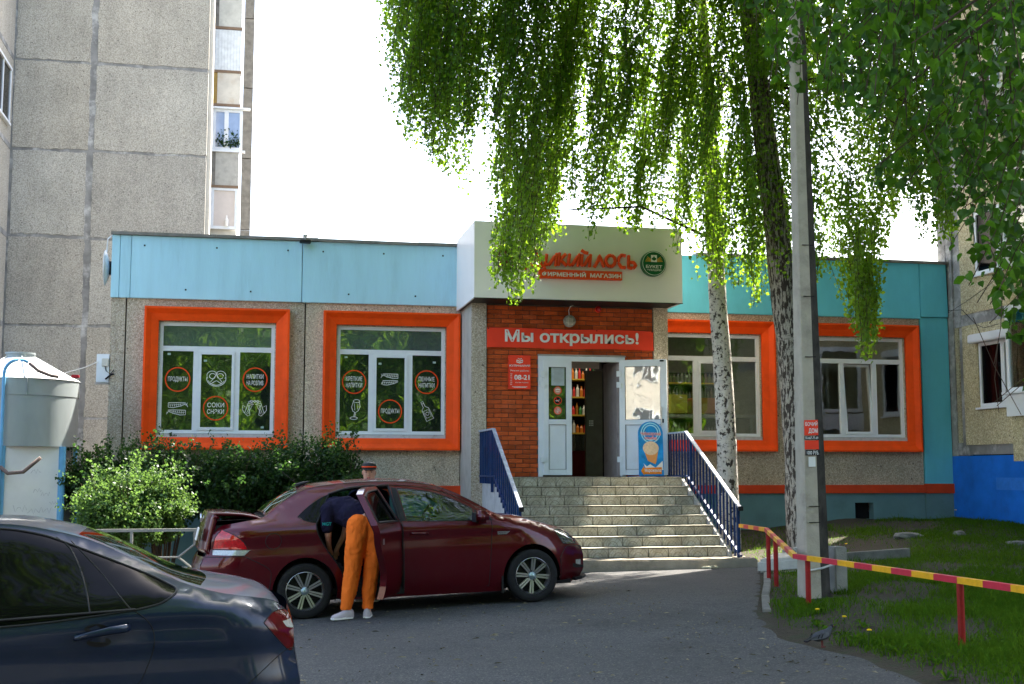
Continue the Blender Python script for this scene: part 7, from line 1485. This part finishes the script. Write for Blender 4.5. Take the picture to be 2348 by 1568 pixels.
def strand(px, pe, Y, length, spread=.05, dens=48):
    e = at(px, pe, Y); n = max(6, int(length * dens)); u = np.linspace(0, 1, n); sw = rng.normal(0, .17, 2); ph = rng.uniform(0, 6)
    c_ = np.empty((n, 3)); c_[:, 2] = e[2] + (1 - u) * length; c_[:, 0] = e[0] + sw[0] * (1 - u) + .05 * np.sin(u * 4 + ph) + np.clip(8.0 - e[0], -1.5, 1.5) * .10 * (1 - u) ** 1.6 * length; c_[:, 1] = e[1] + sw[1] * (1 - u) + .03 * np.cos(u * 4 + ph)
    return c_
def curtain(n_cl, xr, Yr, reach, name, parent, size, m, bot=BOT, lenr=(1.0, 2.4), gap=None, per=(5, 9), dens=48, up=60):
    cs = []; tw = MB(); heads = []
    for _ in range(n_cl):
        px = rng.uniform(*xr); 
        if gap and gap[0] < px < gap[1] and rng.random() < .85: continue
        Y = rng.uniform(*Yr); b_ = bot(px); pe = b_ - abs(rng.random()) ** 1.15 * (b_ + reach)
        w_ = rng.uniform(5, 17)
        for k in range(rng.integers(*per)):
            x2 = px + rng.normal(0, w_); pe2 = min(pe + rng.normal(0, 28), bot(x2) - rng.random() * 12); ln = rng.uniform(*lenr)
            s_ = strand(x2, pe2, Y + rng.normal(0, .18), ln, dens=dens); cs.append(s_)
            tw.tube([s_[0], s_[len(s_) // 2], s_[-1]], .0042, 3, caps=False)
        heads.append(s_[0])
    c_ = np.concatenate(cs); c_ = c_ + rng.normal(0, 1, c_.shape) * (.045, .045, .02); c_ = c_[c_[:, 2] < 12.5]; c_ = c_[sun_cut(c_)]
    cc = c_ - CAM; dp = cc @ FW; u_ = 1173.5 + 2850 * (cc @ RT) / dp; v_ = 784 - 2850 * (cc @ UPV) / dp; tx = np.interp(v_, [0, 200, 450, 700, 900], [1712, 1738, 1768, 1798, 1812]); c_ = c_[~((np.abs(u_ - tx) < 30) & (v_ > 170) & (c_[:, 1] < -3.9) & (rng.random(len(c_)) < .8))]
    ax = np.tile([0, 0, -1.], (len(c_), 1)) + rng.normal(0, .55, (len(c_), 3))
    print(name, 'leaves', len(c_)); cloud('foliage', c_, ax, size, m, parent, kind='stuff'); obj('twigs', tw, M['woodbark'], parent, kind='stuff'); return heads
def boughs(parent, base, heads, n, r_=.03):
    q = MB(); hs = [heads[i] for i in rng.choice(len(heads), min(n, len(heads)), replace=False)]
    for h_ in hs:
        h_ = np.array(h_); f_ = rng.uniform(0, 1); b_ = np.array(base(max(.0, min(1, (h_[2] - 3.5) / 9 * .8)))); mid = (b_ + h_) / 2 + np.array([0, 0, .35]); q.tube([b_, mid, h_ + (0, 0, .05), h_ - (0, 0, .3)], [r_, r_ * .6, r_ * .3, r_ * .15], 5)
    obj('bough', q, M['woodbark'], parent, kind='stuff')
# birch with the furrowed trunk, by the pole
TA = [(8.66, -4.0, GL(8.66, -4) - .15), (8.60, -4.0, 1.2), (8.56, -4.0, 2.87), (8.44, -4.0, 4.30), (8.26, -4.0, 6.11), (8.05, -4.0, 7.95), (7.88, -4., 9.44), (7.8, -4., 12.5), (7.7, -4., 16)]
ta = thing('birch_tree', 'weeping birch with thick dark furrowed trunk standing just left of the concrete pole', 'tree', (8.66, -4, GL(8.66, -4)), group='birches by the shop')
trunk('trunk', TA, [.27, .215, .215, .215, .20, .17, .15, .11, .05], M['barkA'], ta, .05)
def baseA(f_): i = min(int(4 + f_ * 5), 8); return TA[i]
hA = curtain(160, (1690, 2190), (-6.0, -2.6), 260, 'A', ta, .063, M['leaf'], per=(4, 7))
boughs(ta, baseA, hA, 30, .030)
# birch with the white trunk, right behind the stair railing
TB = [(7.99, -2.5, GL(8, -2.5) - .1), (7.97, -2.5, 1.6), (7.94, -2.5, 2.96), (7.86, -2.5, 4.3), (7.80, -2.5, 5.64), (7.7, -2.6, 8.), (7.5, -2.7, 11), (7.4, -2.8, 14)]
tb = thing('birch_tree', 'weeping birch with slim white trunk right behind the blue stair railing', 'tree', (7.99, -2.5, GL(8, -2.5)), group='birches by the shop')
trunk('trunk', TB, [.20, .175, .165, .155, .145, .12, .08, .03], M['barkB'], tb, .03)
def baseB(f_): i = min(int(4 + f_ * 4), 7); return TB[i]
hB = curtain(215, (1220, 1740), (-5.2, -2.3), 260, 'B', tb, .063, M['leaf'], per=(4, 7)); hB += curtain(165, (893, 1270), (-5.6, -3.4), 230, 'B left', tb, .060, M['leaf'], per=(4, 7), gap=(1088, 1122))
boughs(tb, baseB, hB, 40, .030)
# long strands that hang before the sign and before the last window
for (px0, px1, p0, p1, Y, nn, par, nm) in [(1128, 1228, 560, 700, -3.2, 62, tb, 'long_strand'), (1950, 2006, 620, 830, -4.6, 34, ta, 'long_strand'), (1715, 1760, 560, 700, -3.6, 16, ta, 'long_strand'), (1608, 1668, 470, 655, -3.1, 30, tb, 'long_strand')]:
    cs = []; tw = MB()
    for _ in range(nn):
        px = rng.uniform(px0, px1); pe = p0 + (p1 - p0) * rng.random() ** .6 * (1 - .35 * abs((px - (px0 + px1) / 2) / (px1 - px0) * 2) ** 2); s_ = strand(px, pe, Y + rng.normal(0, .22), rng.uniform(1.1, 2.2), dens=30); cs.append(s_); tw.tube([s_[0], s_[len(s_) // 2], s_[-1]], .004, 3, caps=False)
    c_ = np.concatenate(cs); c_ = c_ + rng.normal(0, 1, c_.shape) * (.05, .05, .02); cloud(nm, c_, np.tile([0, 0, -1.], (len(c_), 1)) + rng.normal(0, .55, (len(c_), 3)), .066, M['leaf'], par, kind='stuff'); obj('twigs', tw, M['woodbark'], par, kind='stuff')
# upper crowns above the picture, they throw the shade on the street
def crown(parent, c_, r_, n, size, name='upper_foliage', zmin=None, keepcut=True):
    u = rng.normal(0, 1, (n, 3)); u /= np.linalg.norm(u, axis=1)[:, None]; rad = rng.random(n) ** .45; p = np.array(c_) + u * rad[:, None] * np.array(r_)
    p += np.array([np.sin(p[:, 1] * 2.1), np.cos(p[:, 0] * 1.9), np.sin(p[:, 0] * 2.3 + p[:, 1])]).T * .3
    dd = np.linalg.inv(np.column_stack([RT, FW, UPV])) @ (p - CAM).T; inview = (dd[1] > 0) & (np.abs(dd[0] / dd[1]) < .46) & (dd[2] / dd[1] < .285) & (dd[2] / dd[1] > -.3)
    p = p[~inview]; p = p[sun_cut(p, .25)]; ax = np.tile([0, 0, -1.], (len(p), 1)) + rng.normal(0, .7, (len(p), 3)); cloud(name, p, ax, size, M['leaf'], parent, kind='stuff')
crown(ta, (6.6, -7.0, 12.0), (5.2, 5.0, 4.0), 40000, .13); crown(tb, (2.8, -7.2, 12.4), (4.6, 4.4, 3.2), 26000, .13)
# near birch on the right, outside the frame, its leafy ends hang into the picture
NB = (7.6, -16.2)
tc = thing('birch_tree', 'near birch whose big leaves hang into the upper right corner of the picture', 'tree', (*NB, GL(*NB)), group='birches near the camera')
TC = [(NB[0], NB[1], 0), (NB[0] - .1, NB[1] + .1, 3), (NB[0] - .3, NB[1] + .2, 6), (NB[0] - .4, NB[1], 9), (NB[0] - .3, NB[1] - .2, 12)]; trunk('trunk', TC, [.22, .18, .14, .09, .03], M['barkB'], tc, .04)
NBOT = pchip([1500, 1560, 1650, 1740, 1800, 1850, 1900, 1960, 2020, 2080, 2120, 2160, 2200, 2240, 2290, 2347, 2420], [-30, 20, 60, 120, 190, 200, 190, 350, 440, 430, 500, 470, 640, 640, 720, 900, 980])
cs = []; tw = MB(); tips = []
for _ in range(125):
    px = 1540 + 900 * rng.random() ** .62; dep = rng.uniform(5.6, 9.8); b_ = NBOT(min(px, 2420)); pe = b_ - rng.random() ** 1.1 * (b_ + 260)
    d = FW + RT * (px - 1173.5) / 2850 - UPV * (pe - 784) / 2850; e = CAM + d * dep
    for k in range(rng.integers(3, 6)):
        ln = rng.uniform(.4, 1.0); n = int(ln * 26); u = np.linspace(0, 1, n); dr = rng.normal(0, .28, 2); s_ = np.empty((n, 3)); e2 = e + rng.normal(0, .12, 3); s_[:, 0] = e2[0] + (1 - u) * ln * (dr[0] + .30); s_[:, 1] = e2[1] + (1 - u) * ln * dr[1]; s_[:, 2] = e2[2] + (1 - u) * ln * .75 * (1 - .3 * u); s_ += rng.normal(0, .028, s_.shape); cs.append(s_)
        tw.tube([s_[0], s_[n // 2], s_[-1]], .003, 3, caps=False)
    tips.append(s_[0])
c_ = np.concatenate(cs)
cc = c_ - CAM; dep = cc @ FW; u_ = 1173.5 + 2850 * (cc @ RT) / dep; v_ = 784 - 2850 * (cc @ UPV) / dep; lim = np.array([NBOT(min(max(x, 1500), 2420)) for x in u_]); c_ = c_[(v_ < lim + 8) & ~((u_ > 1800) & (u_ < 1880) & (v_ > 215))]
cc = c_ - CAM; dep = cc @ FW; o_ = np.argsort(dep); c_ = c_[o_]; dep = dep[o_]; cc = cc[o_]; vis = (np.abs(cc @ RT / dep) < .412) & (np.abs(cc @ UPV / dep) < .28); order = np.concatenate([np.where(vis)[0], np.where(~vis)[0]]); c_ = c_[order]
print('near leaves', len(c_))
lm = []
for k in range(4):
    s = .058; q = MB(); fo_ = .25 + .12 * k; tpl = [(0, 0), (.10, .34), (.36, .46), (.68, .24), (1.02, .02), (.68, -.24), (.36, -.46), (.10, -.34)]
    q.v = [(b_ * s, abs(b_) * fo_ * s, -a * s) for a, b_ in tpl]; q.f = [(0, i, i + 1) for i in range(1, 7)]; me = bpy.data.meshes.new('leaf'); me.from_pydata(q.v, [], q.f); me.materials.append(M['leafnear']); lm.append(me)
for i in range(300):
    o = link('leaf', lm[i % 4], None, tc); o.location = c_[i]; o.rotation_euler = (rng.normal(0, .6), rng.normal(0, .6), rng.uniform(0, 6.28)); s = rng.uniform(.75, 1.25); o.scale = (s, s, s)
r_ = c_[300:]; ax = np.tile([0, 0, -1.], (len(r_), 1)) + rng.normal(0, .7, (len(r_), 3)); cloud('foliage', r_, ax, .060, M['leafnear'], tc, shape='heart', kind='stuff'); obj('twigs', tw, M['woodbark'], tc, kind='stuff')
boughs(tc, lambda f_: TC[2 if f_ < .3 else 3], tips, 34, .022)
crown(tc, (5.6, -14.2, 9.6), (4.6, 4.8, 3.6), 20000, .12)
td = thing('birch_tree', 'unseen birch added behind the camera on the left to darken reflections in the dark car', 'tree', (-5.5, -31.5, 0), group='birches near the camera'); trunk('trunk', [(-5.5, -31.5, -.2), (-5.4, -31.3, 4), (-5, -31, 9), (-4.6, -30.6, 15)], [.26, .2, .14, .04], M['barkB'], td)  # birch and overhead leaves added unseen so the dark car's glass reflects foliage
k = 26000; u = rng.normal(0, 1, (k, 3)); u /= np.linalg.norm(u, axis=1)[:, None]; p = np.array([-4.5, -29.5, 10.5]) + u * (rng.random(k) ** .4)[:, None] * (7.0, 4.2, 6.5) * (1 + .2 * np.sin(u[:, :1] * 6) * np.cos(u[:, 2:] * 7)); cloud('crown', p, np.tile([0, 0, -1.], (len(p), 1)) + rng.normal(0, .6, (len(p), 3)), .24, M['leaf'], td, kind='stuff')
k = 15000; u = rng.normal(0, 1, (k, 3)); u /= np.linalg.norm(u, axis=1)[:, None]; p = np.array([-3.0, -22.5, 10.2]) + u * (rng.random(k) ** .5)[:, None] * (5.5, 4.2, 2.6); cloud('added_overhead_leaves', p, np.tile([0, 0, -1.], (len(p), 1)) + rng.normal(0, .6, (len(p), 3)), .17, M['leaf'], td, kind='stuff')
# shrubs in front of the left wall
def shrub(label, c_, r_, n, size, m, zb=None, group='shrubs under the left windows', ax=.8, stems=16):
    t_ = thing('shrub', label, 'shrub', (c_[0], c_[1], 0), group=group); nl = 11; ps = []
    for k in range(nl):
        d = rng.normal(0, 1, 3); d /= np.linalg.norm(d); d[2] = d[2] * .8 + .1; lc = np.array(c_) + d * np.array(r_) * rng.uniform(.45, .72); lr = np.array(r_) * rng.uniform(.28, .50); m__ = n // nl
        u = rng.normal(0, 1, (m__, 3)); u /= np.linalg.norm(u, axis=1)[:, None]; ps.append(lc + u * (rng.random(m__) ** .5)[:, None] * lr * (1 + .3 * np.sin(u[:, :1] * 7 + k)))
    u = rng.normal(0, 1, (n // 3, 3)); u /= np.linalg.norm(u, axis=1)[:, None]; ps.append(np.array(c_) + u * (rng.random(n // 3) ** .4)[:, None] * np.array(r_) * .72); p = np.concatenate(ps)
    k = 40; spr = rng.normal(0, 1, (k, 3)); spr[:, 2] = np.abs(spr[:, 2]); spr /= np.linalg.norm(spr, axis=1)[:, None]; ex_ = []
    for s_ in spr: L_ = rng.uniform(.95, 1.35); f_ = rng.uniform(.75, L_, 40); ex_.append(np.array(c_) + s_ * f_[:, None] * np.array(r_) + rng.normal(0, .03, (40, 3)))
    p = np.concatenate([p] + ex_); p = p[p[:, 2] > .1]; nrm_ = rng.normal(0, 1, p.shape); cloud('foliage', p, nrm_, size, m, t_, kind='stuff', jit=ax)
    q = MB()
    for k in range(stems): a = rng.uniform(0, 6.28); q.tube([(c_[0] + .08 * math.cos(a), c_[1] + .08 * math.sin(a), -.15), (c_[0] + r_[0] * .4 * math.cos(a), c_[1] + r_[1] * .4 * math.sin(a), c_[2]), (c_[0] + r_[0] * .8 * math.cos(a), c_[1] + r_[1] * .7 * math.sin(a), c_[2] + r_[2] * rng.uniform(.2, .8))], [.012, .008, .003], 4)
    obj('stems', q, M['woodbark'], t_, kind='stuff')
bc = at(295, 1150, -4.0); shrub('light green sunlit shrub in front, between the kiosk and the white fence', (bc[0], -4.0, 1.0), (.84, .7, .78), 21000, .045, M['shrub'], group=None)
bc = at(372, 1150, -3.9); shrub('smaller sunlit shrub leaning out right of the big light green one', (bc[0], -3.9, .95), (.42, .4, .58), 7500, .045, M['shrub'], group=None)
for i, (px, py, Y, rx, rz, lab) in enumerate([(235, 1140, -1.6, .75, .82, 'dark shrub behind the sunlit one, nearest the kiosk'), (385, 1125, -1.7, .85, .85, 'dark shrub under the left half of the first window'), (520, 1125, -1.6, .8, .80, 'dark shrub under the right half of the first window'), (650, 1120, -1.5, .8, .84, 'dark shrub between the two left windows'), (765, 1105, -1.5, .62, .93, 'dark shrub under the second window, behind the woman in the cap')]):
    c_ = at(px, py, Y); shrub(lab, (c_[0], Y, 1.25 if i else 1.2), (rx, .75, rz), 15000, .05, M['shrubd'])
for i, (px, py, Y) in enumerate([(740, 1000, -1.5), (640, 1010, -1.4), (330, 1005, -1.6)]): c_ = at(px, py, Y); cen = np.array([c_[0], Y, c_[2] - .15]) + rng.normal(0, 1, (420, 3)) * (.22, .15, .12); tt = thing('shrub_shoot', ['tuft of pale young shoots rising between the two left windows', 'leafy shoot under the right corner of the first window', 'leafy shoot at the left foot of the first window'][i], 'plant', (c_[0], Y, c_[2] - .4)); cloud('foliage', cen, rng.normal(0, 1, (420, 3)), .045, M['shrub'] if i == 0 else M['shrubd'], tt, kind='stuff'); obj('stems', MB().tube([(c_[0], Y, .2), (c_[0] + .05, Y, c_[2] - .1)], .008, 4), M['woodbark'], tt)
# grass: blades over the lawn, thinner on the worn verge
def patch(px, py):
    v_ = math.sin(px * 1.7 + 2 * math.sin(py * .9)) + math.cos(py * 2.1 + px * .6) + .7 * math.sin(px * 4.1 - py * 3.3); return v_
n = 210000; gx = rng.uniform(4.5, 13.7, n * 2); gy = np.concatenate([rng.uniform(-8.5, -.9, n // 2), rng.uniform(-17, -8.5, n * 2 - n // 2)]); ex__ = np.array([edge_x(y) for y in gy]); dd = gx - ex__; ok = (dd > .12)
dens = np.clip((dd - .12) / .7, .03, 1) * np.clip(.68 + .44 * np.array([patch(a, b_) for a, b_ in zip(gx, gy)]), .06, 1.0)
dens[(gy > -4.5) & (gx < 10)] *= .25; dens[((gx - 6.6) ** 2 + (gy + 10.6) ** 2 < .8)] *= .25; ok &= rng.random(len(gx)) < dens; ok &= ~((np.abs(gx - PB[0]) < .3) & (np.abs(gy + 9.6) < .3)); ok &= gx < XR - .05
gx, gy = gx[ok], gy[ok]; gz_ = np.array([GL(a, b_) for a, b_ in zip(gx, gy)]); m = len(gx); print('blades', m)
h_ = rng.uniform(.03, .085, m) * (1 + .9 * (rng.random(m) < .06)) * np.clip(.8 + .2 * np.sin(gx * 3 + gy * 2), .5, 1.2); a = rng.uniform(0, 6.28, m); ln = rng.uniform(.2, .9, m) * h_; b2 = rng.uniform(0, 6.28, m); w_ = rng.uniform(.003, .006, m)
V = np.empty((m, 5, 3)); bx_ = np.stack([gx, gy, gz_], 1); sd = np.stack([np.cos(a), np.sin(a), 0 * a], 1) * w_[:, None]; le = np.stack([np.cos(b2), np.sin(b2), 0 * a], 1) * ln[:, None]; up_ = np.stack([0 * a, 0 * a, h_], 1)
V[:, 0] = bx_ - sd; V[:, 1] = bx_ + sd; V[:, 2] = bx_ + sd * .8 + up_ * .6 + le * .35; V[:, 3] = bx_ - sd * .8 + up_ * .6 + le * .35; V[:, 4] = bx_ + up_ + le
F = (np.arange(m)[:, None, None] * 5 + np.array([(0, 1, 2), (0, 2, 3), (3, 2, 4)])[None]).reshape(-1); me = bpy.data.meshes.new('grass'); me.vertices.add(m * 5); me.vertices.foreach_set('co', V.reshape(-1)); me.loops.add(m * 9); me.loops.foreach_set('vertex_index', F.astype(np.int32)); me.polygons.add(m * 3); me.polygons.foreach_set('loop_start', np.arange(m * 3, dtype=np.int32) * 3); me.update(calc_edges=True)
link('grass', me, M['grass'], kind='stuff', label='patchy green lawn grass right of the asphalt')
def rosette(px, py, kind, lab):
    c_ = pt_on(px, py, GL); t_ = thing('dandelion' if kind else 'weed_clump', lab, 'plant', tuple(c_)); q = MB()
    for k in range(14):
        a = rng.uniform(0, 6.28); l_ = rng.uniform(.07, .17); u = rng.uniform(.3, 1.1); d = np.array([math.cos(a), math.sin(a), 0]); s_ = np.array([-d[1], d[0], 0]); up3 = np.array([0, 0, 1.]); p0 = c_; p1 = c_ + d * l_ * .5 + up3 * l_ * .5 * u; p2 = c_ + d * l_ + up3 * l_ * .35 * u; wv = l_ * .11
        q.add([tuple(p0), tuple(p1 + s_ * wv), tuple(p2), tuple(p1 - s_ * wv)], [(0, 1, 2, 3)])
    obj('leaves', q, M['shrub'] if False else MATS['grass_blade'], t_)
    if kind: hh = .10 + .1 * rng.random(); obj('stalk', MB().tube([tuple(c_), (c_[0] + .01, c_[1], c_[2] + hh)], .003, 5), M['shrubd'], t_); obj('flower_head', MB().lathe([(0, .0), (.018, .003), (.022, .010), (.012, .016), (0, .017)], (c_[0] + .01, c_[1], c_[2] + hh), n=10), mat('dandelion_yellow', (.85, .55, .01), .7), t_)
for (x, y, l_) in [(1872, 1430, 'yellow dandelion right of the second near red post'), (1934, 1455, 'larger yellow dandelion on the verge above the pigeon'), (1991, 1480, 'yellow dandelion on the verge right of the pigeon'), (1938, 1262, 'tall yellow dandelion beside the concrete stub'), (2190, 1185, 'yellow dandelion at the foot of the blue plinth')]: rosette(x, y + 6, 1, l_)
for i, (x, y) in enumerate([(1900, 1450), (1960, 1470), (2060, 1500), (2110, 1490), (2150, 1525), (1870, 1408), (2080, 1395), (2280, 1330), (2030, 1250), (2300, 1480), (2170, 1560), (1980, 1440)]): rosette(x, y, 0, ['broad-leaved weed clump at the verge just above the pigeon', 'weed clump right of the larger dandelion', 'weed clump at the asphalt edge right of the pigeon', 'weed clump left of the nearest red post', 'weed clump at the foot of the nearest red post', 'weed clump right of the second near red post', 'weed clump on the lawn behind the barrier middle', 'weed clump at the right edge under the bar', 'weed clump by the broken slab', 'weed clump right of the nearest red post', 'weed clump at the bottom edge by the asphalt', 'weed clump midway between pigeon and nearest post'][i])
# trees and a brick house across the street, they show in the window panes
for i, (x, y) in enumerate([(-34, -41), (-27, -34), (-6, -42), (-2.5, -38.5), (1.0, -41), (4.5, -39), (8.5, -42.5), (13, -39), (18, -43), (24, -40)]):
    t_ = thing('birch_tree', ['first', 'second', 'third', 'fourth', 'fifth', 'sixth', 'seventh', 'eighth', 'ninth', 'tenth', 'eleventh', 'twelfth'][i] + ' birch from the west in the row across the street, reflected in the panes', 'tree', (x, y, -.2), group='birches across the street'); trunk('trunk', [(x, y, -.3), (x + .1, y, 4), (x + .3, y + .2, 9), (x + .2, y, 13)], [.2, .17, .11, .03], M['barkB'], t_, n=10)
    k = 15000; u = rng.normal(0, 1, (k, 3)); u /= np.linalg.norm(u, axis=1)[:, None]; p = np.array([x, y, 9.0]) + u * (rng.random(k) ** .4)[:, None] * (3.6, 2.6, 8.6) * (1 + .25 * np.sin(u[:, :1] * 6 + i) * np.cos(u[:, 2:] * 7)); cloud('crown', p, np.tile([0, 0, -1.], (len(p), 1)) + rng.normal(0, .6, (len(p), 3)), .36, M['leaf'], t_, kind='stuff')
hb_ = thing('brick_house', 'pale brick apartment house across the street behind the camera', 'building', (-25, -52, 0)); obj('wall', MB().box(-46, -12, -62, -50, -.5, 15), mat('pale_silicate_brick', (.62, .56, .48), .85, var=.1), hb_)
q = MB(); z = 0
while z < 15: q.box(-46, -12, -50.0, -49.985, z, z + .03); z += .28
obj('brick_courses', q, mat('course_line', (.38, .33, .28), .9), hb_, kind='stuff')  # thin darker lines mark the brick courses
for zz in (1.5, 4.3, 7.1, 9.9):
    for xx in np.arange(-44, -13, 3.2): w_ = obj('window', MB().box(xx, xx + 1.5, -50, -49.9, zz, zz + 1.5), M['white'], hb_); obj('pane', MB().box(xx + .1, xx + .7, -49.9, -49.89, zz + .1, zz + 1.4).box(xx + .8, xx + 1.4, -49.9, -49.89, zz + .1, zz + 1.4), M['blackglass'], w_)
print('objects', len(bpy.data.objects))
